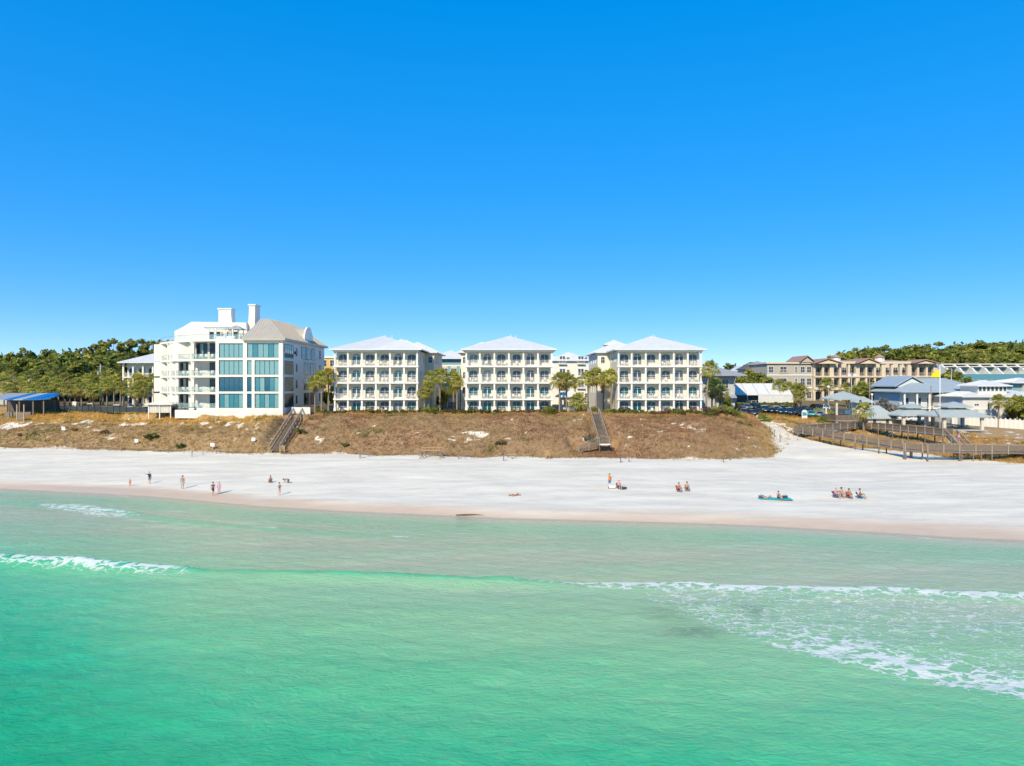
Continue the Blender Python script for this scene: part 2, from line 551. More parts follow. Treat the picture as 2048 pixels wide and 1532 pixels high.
# ------------------------------------------------------------------ sea
def water_material():
    m = bpy.data.materials.new('sea_water')
    m.use_nodes = True
    nt = m.node_tree
    b = nt.nodes['Principled BSDF']
    out = nt.nodes['Material Output']
    b.inputs['IOR'].default_value = 1.33
    b.inputs['Specular IOR Level'].default_value = .36
    dep = attr_node(nt, 'depth')
    foamA = attr_node(nt, 'foam')
    vec = mapped(nt)
    warp = nd(nt, 'ShaderNodeTexNoise', Scale=.8, Detail=4.0, Roughness=.6)
    nt.links.new(vec, warp.inputs['Vector'])
    wv = nt.nodes.new('ShaderNodeVectorMath'); wv.operation = 'MULTIPLY_ADD'
    nt.links.new(warp.outputs['Color'], wv.inputs[0]); wv.inputs[1].default_value = (1.3, .9, 0); nt.links.new(vec, wv.inputs[2])
    wvec = wv.outputs[0]
    # soft humps of the sea bed make the water a little shallower or deeper
    humps = noise(nt, wvec, 1.1, 3, .55)
    med = noise(nt, wvec, .45, 3)
    big = noise(nt, mapped(nt, (.6, 1, 1)), .10, 3)
    var = mth(nt, 'MULTIPLY', mth(nt, 'SUBTRACT', humps, .5), .40)
    var = mth(nt, 'ADD', var, mth(nt, 'MULTIPLY', mth(nt, 'SUBTRACT', med, .5), .35))
    var = mth(nt, 'ADD', var, mth(nt, 'MULTIPLY', mth(nt, 'SUBTRACT', big, .5), .40))
    d2 = mth(nt, 'ADD', dep, mth(nt, 'MULTIPLY', var, dep))
    t = mrange(nt, d2, 0, 4.0)
    colr = ramp(nt, t, [(0.0, (.58, .53, .35)), (.06, (.49, .51, .325)), (.12, (.34, .525, .295)), (.22, (.285, .55, .28)), (.36, (.15, .535, .25)),
                        (.55, (.055, .485, .225)), (.8, (.015, .40, .165)), (1.0, (.005, .36, .14))])
    # foam: lace on the water where the foam attribute is high
    f1 = nd(nt, 'ShaderNodeTexVoronoi', Scale=1.25, feature='DISTANCE_TO_EDGE')
    mpf = mapped(nt, (.62, 1, 1), (0, 0, -.25))
    wf = nt.nodes.new('ShaderNodeVectorMath'); wf.operation = 'MULTIPLY_ADD'
    wn2 = nd(nt, 'ShaderNodeTexNoise', Scale=1.3, Detail=4.0, Roughness=.65)
    nt.links.new(vec, wn2.inputs['Vector'])
    nt.links.new(wn2.outputs['Color'], wf.inputs[0]); wf.inputs[1].default_value = (1.6, 1.6, 0); nt.links.new(mpf, wf.inputs[2])
    nt.links.new(wf.outputs[0], f1.inputs['Vector'])
    lace = mrange(nt, f1.outputs['Distance'], 0, .34, 1, 0)
    fn = noise(nt, mapped(nt, (.6, 1, 1), (0, 0, -.25)), 3.0, 8, .75)
    fsum = mth(nt, 'ADD', mth(nt, 'MULTIPLY', lace, .55), mth(nt, 'MULTIPLY', fn, .75))
    # threshold falls as the attribute rises
    thr = mrange(nt, foamA, 0, 1, 1.22, .40)
    fm = mth(nt, 'MULTIPLY', mth(nt, 'SUBTRACT', fsum, thr), 6.5)
    fm = mth(nt, 'MINIMUM', mth(nt, 'MAXIMUM', fm, 0), 1)
    fm = mth(nt, 'MULTIPLY', fm, mrange(nt, foamA, .02, .15))
    colr = mixc(nt, mth(nt, 'MULTIPLY', attr_node(nt, 'weed'), mrange(nt, fn, .36, .56)), colr, (.15, .20, .12))
    c = mixc(nt, mth(nt, 'MULTIPLY', fm, .84), colr, (.80, .80, .77))
    nt.links.new(c, b.inputs['Base Color'])
    nt.links.new(mrange(nt, fm, 0, 1, .09, .75), b.inputs['Roughness'])
    # small wind ripples
    h1 = noise(nt, mapped(nt, (.5, 1, 1), (0, 0, -.3)), 4.2, 5, .66, .5)
    h2 = noise(nt, mapped(nt, (.45, 1, 1), (0, 0, .15)), 1.5, 3, .5, .4)
    h3 = noise(nt, mapped(nt, (.6, 1, 1), (0, 0, -.12)), 2.4, 4, .58, 1.1)
    hh = mth(nt, 'ADD', mth(nt, 'MULTIPLY', h1, .30), mth(nt, 'MULTIPLY', h2, .34))
    hh = mth(nt, 'ADD', hh, mth(nt, 'MULTIPLY', h3, .55))
    hh = mth(nt, 'ADD', hh, mth(nt, 'MULTIPLY', fm, .10))
    bp = nd(nt, 'ShaderNodeBump', Strength=.62, Distance=.32)
    nt.links.new(hh, bp.inputs['Height'])
    nt.links.new(bp.outputs[0], b.inputs['Normal'])
    tr = nt.nodes.new('ShaderNodeBsdfTransparent')
    mx = nt.nodes.new('ShaderNodeMixShader')
    # the last centimetres of water over the sand are clear
    a = mth(nt, 'MAXIMUM', mrange(nt, dep, .0, .16), mth(nt, 'MULTIPLY', fm, .9))
    nt.links.new(a, mx.inputs[0])
    nt.links.new(tr.outputs[0], mx.inputs[1])
    nt.links.new(b.outputs[0], mx.inputs[2])
    nt.links.new(mx.outputs[0], out.inputs['Surface'])
    return m

sx = spaced(-85, 62, .22, -7000, 7000, 1.25)
sy = spaced(24, 112, .22, -5000, 130, 1.25)
SX, SY = np.meshgrid(sx, sy)
bed, _, _, spx, sfd, scd, _ = ground_fields(SX, SY)
s_sh = np.interp(np.clip(1024 + FPX * SX / np.maximum(SY, 60), -500, 2500), _PX, _SH)
off = s_sh - SY                                     # metres seaward of the shoreline
wz = np.full_like(SX, 0.02)
damp = sstep(0, 10, off)
for wl_, am, an, ph in [(9, .045, -.15, 0), (5.2, .02, -.32, 1.3), (3.1, .014, .1, 2.1), (2.2, .012, -.45, .4), (1.5, .010, .35, 5.0)]:
    kx, ky = math.sin(an) * 2 * PI / wl_, math.cos(an) * 2 * PI / wl_
    wz += am * damp * np.sin(kx * SX + ky * SY + ph + 2.2 * fbm(SX * .12, SY * .12, 2))
wz += damp * (fbm(SX * .9, SY * 1.3, 3) - .5) * .07
foam = np.zeros_like(SX)
def crest(pts, wid, hgt):
    """a breaker line given in photograph pixels on the water plane -> distance field (+ is landward)"""
    P = [W(x, y, CAMZ * FPX / (y - 766)) for x, y in pts]
    return np.interp(SX, [p.x for p in P], [p.y for p in P]), P
# main breaker: foaming at the left end and right half, a smooth green lip between
cy, P = crest([(-400, 1100), (0, 1122), (200, 1134), (380, 1142), (600, 1152), (900, 1162), (1100, 1167), (1250, 1170), (1400, 1172), (1700, 1181), (2048, 1192), (2500, 1207)], 1, 1)
cy = cy + (fbm(SX * .25, SX * 0 + 2, 3) - .5) * 1.1
cpx = 1024 + FPX * SX / np.maximum(SY, 20)
d = SY - cy                                          # >0 landward
hgt = .26 + .40 * sstep(520, 200, cpx) + .16 * sstep(300, 700, cpx) * sstep(1200, 900, cpx)
wz += hgt * np.where(d > 0, np.exp(-(d / .30) ** 2), np.exp(-(d / 1.6) ** 2))
fl = sstep(480, 300, cpx) * np.where(d > 0, np.exp(-(d / .8) ** 2), np.exp(-(d / 2.4) ** 2)) * (.62 + .34 * fbm(SX * .5, SY * .6 + 3, 3))
fr = (.55 * sstep(960, 1030, cpx) + .3 * sstep(1030, 1250, cpx)) * np.where(d > 0, np.exp(-(d / .3) ** 2), np.exp(-(d / (.45 + 1.6 * sstep(1050, 1300, cpx))) ** 2))
fthin = .60 * sstep(330, 420, cpx) * np.exp(-((d - .1) / .22) ** 2) * sstep(.40, .6, fbm(SX * .35, SX * 0 + 4, 3))
# lace behind the breaker on the right: between the crest and a slanting seaward edge
seay = np.interp(cpx, [1150, 1300, 1450, 1600, 1750, 1900, 2048, 2500], [1170, 1205, 1265, 1310, 1345, 1375, 1400, 1450])
pyx = 766 + CAMZ * FPX / np.maximum(SY, 5)
ins = sstep(1180, 1330, cpx) * sstep(20, -8, pyx - seay) * sstep(.3, -.6, d)
lead = np.exp(-((pyx - seay + 22) / 30) ** 2) * sstep(1350, 1750, cpx)
lace_ = ins * (.40 + .16 * fbm(SX * .3, SY * .3, 3) + .26 * lead)
foam = np.maximum.reduce([foam, fl, fr, fthin, lace_])
# inner breaker on the left
iy, P = crest([(0, 1006), (70, 1008), (160, 1012), (260, 1026), (350, 1042), (460, 1052), (560, 1058), (700, 1068), (860, 1076)], 1, 1)
d2 = SY - iy
wz += .16 * sstep(900, 300, cpx) * np.where(d2 > 0, np.exp(-(d2 / .5) ** 2), np.exp(-(d2 / 2) ** 2))
fi = sstep(40, 110, cpx) * sstep(420, 180, cpx) * np.where(d2 > 0, np.exp(-(d2 / .6) ** 2), np.exp(-(d2 / 4.5) ** 2)) * .78
fi2 = sstep(380, 520, cpx) * sstep(880, 800, cpx) * np.exp(-(d2 / .45) ** 2) * (.25 + .4 * sstep(.45, .62, fbm(SX * .2, SY * .2, 2)))
foam = np.maximum.reduce([foam, fi, fi2])
# swash edge
sw = np.exp(-((off - .5 + (fbm(SX * .3, SY * .3, 3) - .5) * 3) / .55) ** 2) * sstep(.45, .7, fbm(SX * .09 + 8, SY * .02, 3)) * .62
foam = np.maximum(foam, sw)
jy, P = crest([(1700, 1064), (1800, 1072), (1880, 1079), (1960, 1083), (2048, 1085)], 1, 1)
foam = np.maximum(foam, sstep(1780, 1840, cpx) * sstep(1960, 1900, cpx) * np.exp(-((SY - jy) / .5) ** 2) * .6)
depth = np.maximum(wz - bed, 0)
depth = depth * (1 + .12 * sstep(700, 0, cpx) * sstep(24, 40, off))             # the bed drops faster on the left
depth += .75 * np.exp(-((SY - cy + .3) / .4) ** 2) * sstep(1250, 1000, cpx)      # the lip is a thicker sheet of water
depth += .55 * np.exp(-((SY - iy + .5) / .8) ** 2) * sstep(900, 500, cpx)
wz = np.where(off < 4, np.minimum(wz, .03 + .02 * off), wz)
me = np_mesh('sea', np.stack([SX, SY, wz], -1).reshape(-1, 3), grid_faces(len(sx), len(sy)), water_material(), True)
attr(me, 'depth', depth)
attr(me, 'foam', foam)
weed = np.zeros_like(SX)
for (qx, qy, rx, ry, s) in ((1335, 1228, 1.9, 1.4, .5), (1385, 1262, 1.8, 1.5, .75), (1505, 1222, 1.2, 1.0, .8)):
    dq = CAMZ * FPX / (qy - 766)
    weed = np.maximum(weed, s * np.exp(-((SX - WX(qx, dq)) / rx) ** 2 - ((SY - dq) / ry) ** 2))
attr(me, 'weed', weed)
sea = bpy.data.objects.new('sea', me)
COL.objects.link(sea)
tag(sea, 'clear emerald green shallow sea with breaking waves and lacy foam', 'sea', kind='structure')
# ------------------------------------------------------------------ vegetation builders
def leaf_material(name, c1, c2, c3=None):
    """foliage: colour from the 'tint' attribute of each leaf (0..1) plus a little per-plant shift"""
    if name in MATS:
        return MATS[name]
    m = bpy.data.materials.new(name)
    m.use_nodes = True
    nt = m.node_tree
    b = nt.nodes['Principled BSDF']
    b.inputs['Roughness'].default_value = .55
    b.inputs['Specular IOR Level'].default_value = .3
    t = attr_node(nt, 'tint')
    oi = nt.nodes.new('ShaderNodeObjectInfo')
    t2 = mth(nt, 'ADD', t, mth(nt, 'MULTIPLY', mth(nt, 'SUBTRACT', oi.outputs['Random'], .5), .55))
    c = ramp(nt, t2, [(0.0, c1), (.6, c2), (1.0, c3 or c2)])
    nt.links.new(c, b.inputs['Base Color'])
    tr = nt.nodes.new('ShaderNodeBsdfTranslucent')
    nt.links.new(c, tr.inputs['Color'])
    mx = nt.nodes.new('ShaderNodeMixShader')
    mx.inputs[0].default_value = .42
    nt.links.new(b.outputs[0], mx.inputs[1])
    nt.links.new(tr.outputs[0], mx.inputs[2])
    nt.links.new(mx.outputs[0], nt.nodes['Material Output'].inputs['Surface'])
    MATS[name] = m
    return m

M_PALM = leaf_material('palm_frond', (.48, .32, .10), (.36, .37, .07), (.56, .52, .11))
M_OAK = leaf_material('oak_leaf', (.11, .135, .03), (.27, .30, .055), (.46, .43, .09))
M_PINE = leaf_material('pine_needle', (.19, .21, .05), (.35, .34, .07), (.52, .44, .10))
M_BUSH = leaf_material('bush_leaf', (.10, .12, .035), (.19, .21, .055), (.33, .33, .08))
M_YUCCA = leaf_material('palmetto_leaf', (.16, .19, .045), (.32, .36, .07), (.52, .50, .10))
M_DRYBUSH = leaf_material('dry_bush_twigs', (.16, .11, .07), (.28, .20, .12), (.38, .29, .18))
M_GREYBUSH = leaf_material('grey_bush_twigs', (.19, .18, .16), (.27, .25, .23), (.36, .33, .30))
M_DUNEGRASS = None
M_TRUNK = mat('palm_trunk', (.30, .25, .19), .9, noise=.45, nscale=9, bump=.6, bscale=14)
M_BARK = mat('tree_bark', (.14, .10, .075), .9, noise=.5, nscale=6, bump=.6)

def leaves_mesh(name, m, centers, normals_r, size, rng, tint, tri=False, stretch=1.6):
    """scatter small leaf quads round given points; all numpy"""
    n = len(centers)
    a = rng.normal(size=(n, 3)); a /= np.linalg.norm(a, axis=1, keepdims=True)
    a = a * .75 + normals_r * .6
    a /= np.linalg.norm(a, axis=1, keepdims=True)
    r = rng.normal(size=(n, 3))
    u = np.cross(a, r); u /= np.linalg.norm(u, axis=1, keepdims=True)
    w = np.cross(a, u)
    s = (size * rng.uniform(.6, 1.3, n))[:, None]
    u, w = u * s * stretch * .5, w * s * .5
    V = np.stack([centers - u, centers + w * .9 - u * .1, centers + u, centers - w * .9 + u * .1], 1).reshape(-1, 3)
    F = np.arange(n * 4).reshape(-1, 4)
    me = np_mesh(name, V, F, m)
    attr(me, 'tint', np.repeat(tint, 4))
    return me

def crown_mesh(name, seed, lobes, n, size, m, flat=1.0):
    """crown of leaf clumps; lobes: (x,y,z,r)"""
    rng = np.random.default_rng(seed)
    L = np.array(lobes, dtype=float)
    w = L[:, 3] ** 2
    per = np.maximum((n * w / w.sum()).astype(int), 12)
    P, N, T = [], [], []
    for (x, y, z, r), k in zip(L, per):
        ncl = max(6, int(r * r * 7))
        cd = rng.normal(size=(ncl, 3)); cd /= np.linalg.norm(cd, axis=1, keepdims=True)
        cd[:, 2] = np.where(cd[:, 2] < -.45, -cd[:, 2] * .4, cd[:, 2])
        cc = cd * (r * rng.uniform(.55, 1.0, ncl))[:, None]
        ct = rng.uniform(.15, .95, ncl)
        idx = rng.integers(0, ncl, k)
        off = rng.normal(size=(k, 3)) * r * .17
        p = cc[idx] + off
        p[:, 2] *= flat
        P.append(p + [x, y, z])
        nn = p / np.maximum(np.linalg.norm(p, axis=1, keepdims=True), 1e-3)
        N.append(nn)
        T.append(ct[idx] + rng.normal(size=k) * .10)
    P, N, T = np.concatenate(P), np.concatenate(N), np.concatenate(T)
    return leaves_mesh(name, m, P, N, size, rng, np.clip(T, 0, 1))

def trunk_limbs(name, base_r, h, lobes, seed, m):
    rng = random.Random(seed)
    b = MB()
    bend = (rng.uniform(-.3, .3), rng.uniform(-.3, .3))
    pts = [(0, 0, -.6), (bend[0] * .3, bend[1] * .3, h * .35), (bend[0], bend[1], h * .7)]
    b.tube(pts, [base_r * 1.25, base_r * .9, base_r * .65], 7)
    for x, y, z, r in lobes:
        b.tube([(bend[0] * .8, bend[1] * .8, h * .6), (x * .5, y * .5, z * .72), (x, y, z)], [base_r * .5, base_r * .32, base_r * .12], 5)
    return b.mesh(name, m, True)

TREE_VARS = []
def make_tree_variants():
    rng = random.Random(5)
    for i in range(5):
        lobes = []
        for k in range(9):
            a = rng.uniform(0, 2 * PI)
            rr = rng.uniform(.5, 3.0)
            lobes.append((rr * math.cos(a), rr * math.sin(a), rng.uniform(3.6, 7.0) - rr * .35, rng.uniform(1.1, 2.0)))
        lobes.append((0, 0, 7.2, 1.5))
        TREE_VARS.append((trunk_limbs('trunk', .28, 5.2, lobes, i, M_BARK), crown_mesh('crown', 50 + i, lobes, 3600, .50, M_OAK), 8.7))
    for i in range(3):                               # pines: bare trunk, flat-topped clumps
        lobes = []
        for k in range(8):
            a = rng.uniform(0, 2 * PI)
            z = rng.uniform(6.0, 10.5)
            rr = rng.uniform(.6, 2.6) * (1.15 - (z - 6) / 7)
            lobes.append((rr * math.cos(a), rr * math.sin(a), z, rng.uniform(1.0, 1.6)))
        lobes.append((.2, 0, 10.9, 1.1))
        TREE_VARS.append((trunk_limbs('trunk', .24, 9.4, lobes, 20 + i, M_BARK), crown_mesh('crown', 70 + i, lobes, 2600, .42, M_PINE, .62), 11.6))
make_tree_variants()

def tree(x, y, h, label, var, group=None, rz=None, wide=1.0, z=None):
    tm, cm, H = TREE_VARS[var]
    s = h / H
    o = thing('pine_tree' if var > 4 else 'oak_tree', label, 'tree', (x, y, (GZ(x, y) if z is None else z) - .1), rz if rz is not None else random.uniform(0, 6.28), group)
    inst('trunk', tm, o, sc=(s * wide, s * wide, s))
    inst('crown', cm, o, sc=(s * wide, s * wide, s))
    return o

def fan_leaf(b, T, base, dirv, length, droop, rng, tint, nseg=9):
    """one fan frond: stem then a fan of drooping blades"""
    d = Vector(dirv).normalized()
    side = d.cross(Vector((0, 0, 1)))
    side = side.normalized() if side.length > .01 else Vector((1, 0, 0))
    up = side.cross(d).normalized()
    stem = Vector(base) + d * length * .45
    o = len(b.v)
    w = .025
    b.v += [tuple(Vector(base) - side * w), tuple(Vector(base) + side * w), tuple(stem)]
    b.f.append((o, o + 1, o + 2))
    T += [tint * .6] * 3
    for k in range(nseg):
        a = (k / (nseg - 1) - .5) * 2.5
        q = d * math.cos(a) + side * math.sin(a)
        L = length * .62 * (1 - .22 * abs(a) / 1.25) * rng.uniform(.85, 1.1)
        mid = stem + q * L * .6 + up * .04
        tip = stem + q * L - Vector((0, 0, 1)) * droop * L * rng.uniform(.6, 1.2)
        n = q.cross(up).normalized() * L * .085
        o = len(b.v)
        b.v += [tuple(stem), tuple(mid + n), tuple(tip), tuple(mid - n)]
        b.f.append((o, o + 1, o + 2, o + 3))
        T += [tint, min(1, tint + .08), tint + rng.uniform(-.12, .2), tint]

def palm_crown(seed, n=34, L=1.75, dead=7):
    rng = random.Random(seed)
    b, T = MB(), []
    for k in range(n):
        a = k * 2.39996 + rng.uniform(-.2, .2)
        t = (k + .5) / n
        el = math.radians(82 - 112 * t + rng.uniform(-8, 8))
        d = (math.cos(a) * math.cos(el), math.sin(a) * math.cos(el), math.sin(el))
        fan_leaf(b, T, (d[0] * .12, d[1] * .12, -.1 - .25 * t), d, L * rng.uniform(.85, 1.1), .35 + .3 * t, rng, rng.uniform(.45, .95) - .12 * t)
    for k in range(dead):
        a = rng.uniform(0, 6.28)
        el = math.radians(rng.uniform(-75, -45))
        d = (math.cos(a) * math.cos(el), math.sin(a) * math.cos(el), math.sin(el))
        fan_leaf(b, T, (d[0] * .12, d[1] * .12, -.45), d, L * rng.uniform(.6, .85), .2, rng, rng.uniform(0, .12), 7)
    me = b.mesh('crown', M_PALM)
    attr(me, 'tint', np.clip(T, 0, 1))
    return me
PALM_CROWNS = [palm_crown(i, 32 + 3 * i, 1.7 + .08 * i, 6 + 2 * i) for i in range(4)]

def palm_trunk(seed, h, lean):
    rng = random.Random(seed)
    b = MB()
    n = 9
    pts, rad = [], []
    for i in range(n + 1):
        t = i / n
        pts.append((lean * t * t * h, rng.uniform(-.03, .03), h * t - .5 * (1 - t)))
        rad.append(.21 - .05 * t + rng.uniform(-.012, .012) + (.05 if t > .82 else 0))
    b.tube(pts, rad, 8)
    for k in range(14):                              # old leaf bases below the crown
        a = k * 2.4
        z = h * (.80 + .19 * k / 14)
        x = lean * (z / h) ** 2 * h
        p = Vector((x + .2 * math.cos(a), .2 * math.sin(a), z))
        b.bar(p, p + Vector((.14 * math.cos(a), .14 * math.sin(a), .3)), .10, .04)
    return b.mesh('trunk', M_TRUNK, True)
PALM_TRUNKS = {}
def palm(x, y, h, label, group=None, seed=0, lean=0.0, z=None, crown=1.0):
    key = (round(h * 2) / 2, round(lean, 2))
    if key not in PALM_TRUNKS:
        PALM_TRUNKS[key] = palm_trunk(len(PALM_TRUNKS), key[0], lean)
    h = key[0]
    o = thing('palm_tree', label, 'palm', (x, y, (GZ(x, y) if z is None else z) - .05), 0, group)
    inst('trunk', PALM_TRUNKS[key], o)
    c = inst('crown', PALM_CROWNS[seed % 4], o, (lean * h, 0, h), seed * 1.7, crown)
    return o

def bush_mesh(seed, m, n=520, size=.2):
    rng = np.random.default_rng(seed)
    lobes = [(rng.uniform(-.55, .55), rng.uniform(-.4, .4), rng.uniform(.3, .62), rng.uniform(.32, .5)) for _ in range(6)]
    return crown_mesh('foliage', seed, lobes, n, size, m)
BUSH = {'green': [bush_mesh(i, M_BUSH) for i in range(4)], 'dry': [bush_mesh(10 + i, M_DRYBUSH) for i in range(2)],
        'grey': [bush_mesh(20 + i, M_GREYBUSH, 900, .16) for i in range(2)]}
def stem_mesh():
    b = MB()
    for k in range(5):
        a = k * 1.26
        b.tube([(0, 0, -.15), (.2 * math.cos(a), .2 * math.sin(a), .25), (.4 * math.cos(a), .4 * math.sin(a), .55)], [.035, .025, .012], 5)
    return b.mesh('stem', M_BARK)
BUSH_STEM = stem_mesh()
def bush(x, y, w, h, label, kind='green', group=None, seed=0, d=None):
    o = thing('shrub', label, 'shrub', (x, y, GZ(x, y) - .05), seed * 1.3, group)
    s = (w / 1.7, (d or w) / 1.7, h / 1.0)
    inst('stem', BUSH_STEM, o, sc=s)
    inst('foliage', BUSH[kind][seed % len(BUSH[kind])], o, sc=s)
    return o

def palmetto_mesh(seed, n=30, L=1.0):
    rng = random.Random(seed)
    b, T = MB(), []
    for k in range(n):
        a = k * 2.4 + rng.uniform(-.3, .3)
        el = math.radians(rng.uniform(8, 80))
        d = (math.cos(a) * math.cos(el), math.sin(a) * math.cos(el), math.sin(el))
        base = (rng.uniform(-.25, .25), rng.uniform(-.25, .25), 0)
        fan_leaf(b, T, base, d, L * rng.uniform(.8, 1.15), .25, rng, rng.uniform(.35, 1.0), 8)
    me = b.mesh('leaves', M_YUCCA)
    attr(me, 'tint', np.clip(T, 0, 1))
    return me
PALMETTO = [palmetto_mesh(i) for i in range(3)]
def palmetto(x, y, s, label, group=None, seed=0):
    o = thing('palmetto_plant', label, 'palmetto', (x, y, GZ(x, y) - .03), seed * 2.1, group)
    b = MB().tube([(0, 0, -.2), (0, 0, .12 * s)], [.09 * s, .06 * s], 6)
    b.build('stem', M_TRUNK, o)
    inst('leaves', PALMETTO[seed % 3], o, sc=s)
    return o

# ------------------------------------------------------------------ dune grass (uncountable)
def grass_material():
    m = bpy.data.materials.new('dry_dune_grass')
    m.use_nodes = True
    nt = m.node_tree
    b = nt.nodes['Principled BSDF']
    b.inputs['Roughness'].default_value = .8
    b.inputs['Specular IOR Level'].default_value = .2
    c = attr_node(nt, 'blade', 'Color')
    nt.links.new(c, b.inputs['Base Color'])
    tr = nt.nodes.new('ShaderNodeBsdfTranslucent')
    nt.links.new(c, tr.inputs['Color'])
    mx = nt.nodes.new('ShaderNodeMixShader')
    mx.inputs[0].default_value = .3
    nt.links.new(b.outputs[0], mx.inputs[1])
    nt.links.new(tr.outputs[0], mx.inputs[2])
    nt.links.new(mx.outputs[0], nt.nodes['Material Output'].inputs['Surface'])
    return m

def dune_grass():
    rng = np.random.default_rng(21)
    n = 150000
    X = rng.uniform(-118, 92, n); Y = rng.uniform(108, 180, n)
    z, veg, wet, px, fd, cd, bd = ground_fields(X, Y)
    edge = Y - fd
    keep = (px > -60) & (px < 2110) & (edge > -4) & (Y < cd + 9) & (rng.random(n) < np.clip(veg * 1.15 + .10 * (edge > -1.8), 0, 1))
    for x0, x1, y0, y1, pz in PADS[0:2]:
        keep &= ~((X > x0) & (X < x1) & (Y > y0 + 1.5) & (Y < y1))
    keep &= ~((X > -42) & (X < 45) & (Y > 148.2))
    for sx0, sx1, sy0, sz0, sy1, sz1 in STAIRCUT[:2]:
        keep &= ~((X > sx0 + .6) & (X < sx1 - .6) & (Y > sy0 - 1) & (Y < sy1))
    X, Y, z, px, fd, cd, bd = [a[keep] for a in (X, Y, z, px, fd, cd, bd)]
    n = len(X)
    left = sstep(590, 530, px); right = sstep(1480, 1580, px)
    nA, nB, nC = fbm(X * .09 + 9, Y * .13, 3), fbm(X * .3, Y * .4 + 31, 3), fbm(X * .06 + 60, Y * .12 + 4, 3)
    gold, tan, red, olive = (np.array(c) for c in ((.74, .445, .11), (.52, .355, .17), (.37, .20, .105), (.23, .22, .065)))
    lower = sstep(1.5, -3, Y - bd)                   # below the brow the left dune is paler and mixed
    c_left = gold * (1 - lower[:, None] * .9) + (tan * .80) * (lower[:, None] * .9)
    wr = sstep(.44, .58, nA)[:, None]
    c_mid = (red * 1.0) * wr + (tan * .88) * (1 - wr)
    top = sstep(-9, -2, Y - cd)[:, None] * .45
    c_mid = c_mid * (1 - top) + (gold * .95) * top
    C = c_left * left[:, None] + c_mid * (1 - left[:, None])
    C = C * (1 - right[:, None] * .6) + (gold * .9) * (right[:, None] * .6)
    ol = (sstep(.58, .68, nB) * sstep(.45, .6, nC) * .85)[:, None]
    C = C * (1 - ol) + olive * ol
    C = C * (rng.uniform(.55, 1.3, n) * (.72 + .56 * fbm(X * .9 + 4, Y * 1.1, 2)))[:, None]
    k = 6
    h = rng.uniform(.16, .42, n) * (1 + .5 * ol[:, 0]) * np.where(rng.random(n) < .09, 2.0, 1.0)
    rx = np.repeat(X, k) + rng.normal(size=n * k) * .16
    ry = np.repeat(Y, k) + rng.normal(size=n * k) * .16
    rzz = np.repeat(z, k) - .04
    hh = np.repeat(h, k) * rng.uniform(.6, 1.25, n * k)
    a = rng.uniform(0, 2 * PI, n * k)
    wd = rng.uniform(.02, .05, n * k)
    lean = rng.normal(size=(n * k, 2)) * .35 + [.12, .1]
    P0 = np.stack([rx - np.cos(a) * wd, ry - np.sin(a) * wd, rzz], -1)
    P1 = np.stack([rx + np.cos(a) * wd, ry + np.sin(a) * wd, rzz], -1)
    P2 = np.stack([rx + lean[:, 0] * hh, ry + lean[:, 1] * hh, rzz + hh], -1)
    V = np.stack([P0, P1, P2], 1).reshape(-1, 3)
    me = np_mesh('dune_grass', V, np.arange(n * k * 3).reshape(-1, 3), grass_material())
    attr_col(me, 'blade', np.clip(np.repeat(C, k * 3, axis=0), 0, 1))
    o = bpy.data.objects.new('dune_grass', me)
    COL.objects.link(o)
    tag(o, 'dry golden and red-brown grass covering the dunes', 'grass', kind='stuff')
dune_grass()
# ------------------------------------------------------------------ window units and building helpers
M_CREAM = mat('cream_stucco', (.82, .73, .585), .85, noise=.08, nscale=.7, bump=.15, bscale=30)
M_WHITE = mat('white_paint', (.83, .79, .71), .6, noise=.05, nscale=.6)
M_TRIMW = mat('white_trim', (.84, .82, .79), .5, noise=.04, nscale=2)
M_ROOFW = mat('white_metal_roof', (.74, .73, .71), .45, noise=.06, nscale=.5)
M_GLASSD = mat('dark_window_glass', (.045, .07, .10), .08, spec=.5, noise=.5, nscale=.4, color2=(.10, .13, .16))
M_GLASSN = mat('navy_window_glass', (.025, .04, .075), .06, spec=.5, noise=.5, nscale=.5, color2=(.07, .09, .12))
M_GLASST = mat('teal_window_glass', (.005, .12, .145), .08, spec=.7, noise=.4, nscale=.4, color2=(.01, .07, .10))
M_RAILW = mat('white_railing', (.78, .77, .73), .5)
M_SHADE = mat('soffit_paint', (.70, .66, .56), .8)
M_CHAIRW = mat('white_plastic_chair', (.80, .79, .76), .5)
M_CHAIRT = mat('tan_wood_chair', (.50, .37, .24), .7, noise=.2)
M_CHAIRB = mat('brown_wicker_chair', (.20, .10, .075), .7, noise=.3)
M_GLASSC = mat('curtained_window_glass', (.26, .30, .32), .1, spec=.5, noise=.5, nscale=.8, color2=(.12, .16, .19))
GLASS = {'c': M_GLASSC, 'd': M_GLASSD, 'n': M_GLASSN, 't': M_GLASST}

WIN_CACHE = {}
def arch_pts(w, h, rise, n=8):
    """outline of an opening, base at z=0, arched top"""
    if rise <= 0:
        return [(-w / 2, 0), (w / 2, 0), (w / 2, h), (-w / 2, h)]
    pts = [(-w / 2, 0), (w / 2, 0)]
    for i in range(n + 1):
        t = 1 - 2 * i / n
        pts.append((t * w / 2, h - rise + rise * math.sqrt(max(0, 1 - t * t))))
    return pts

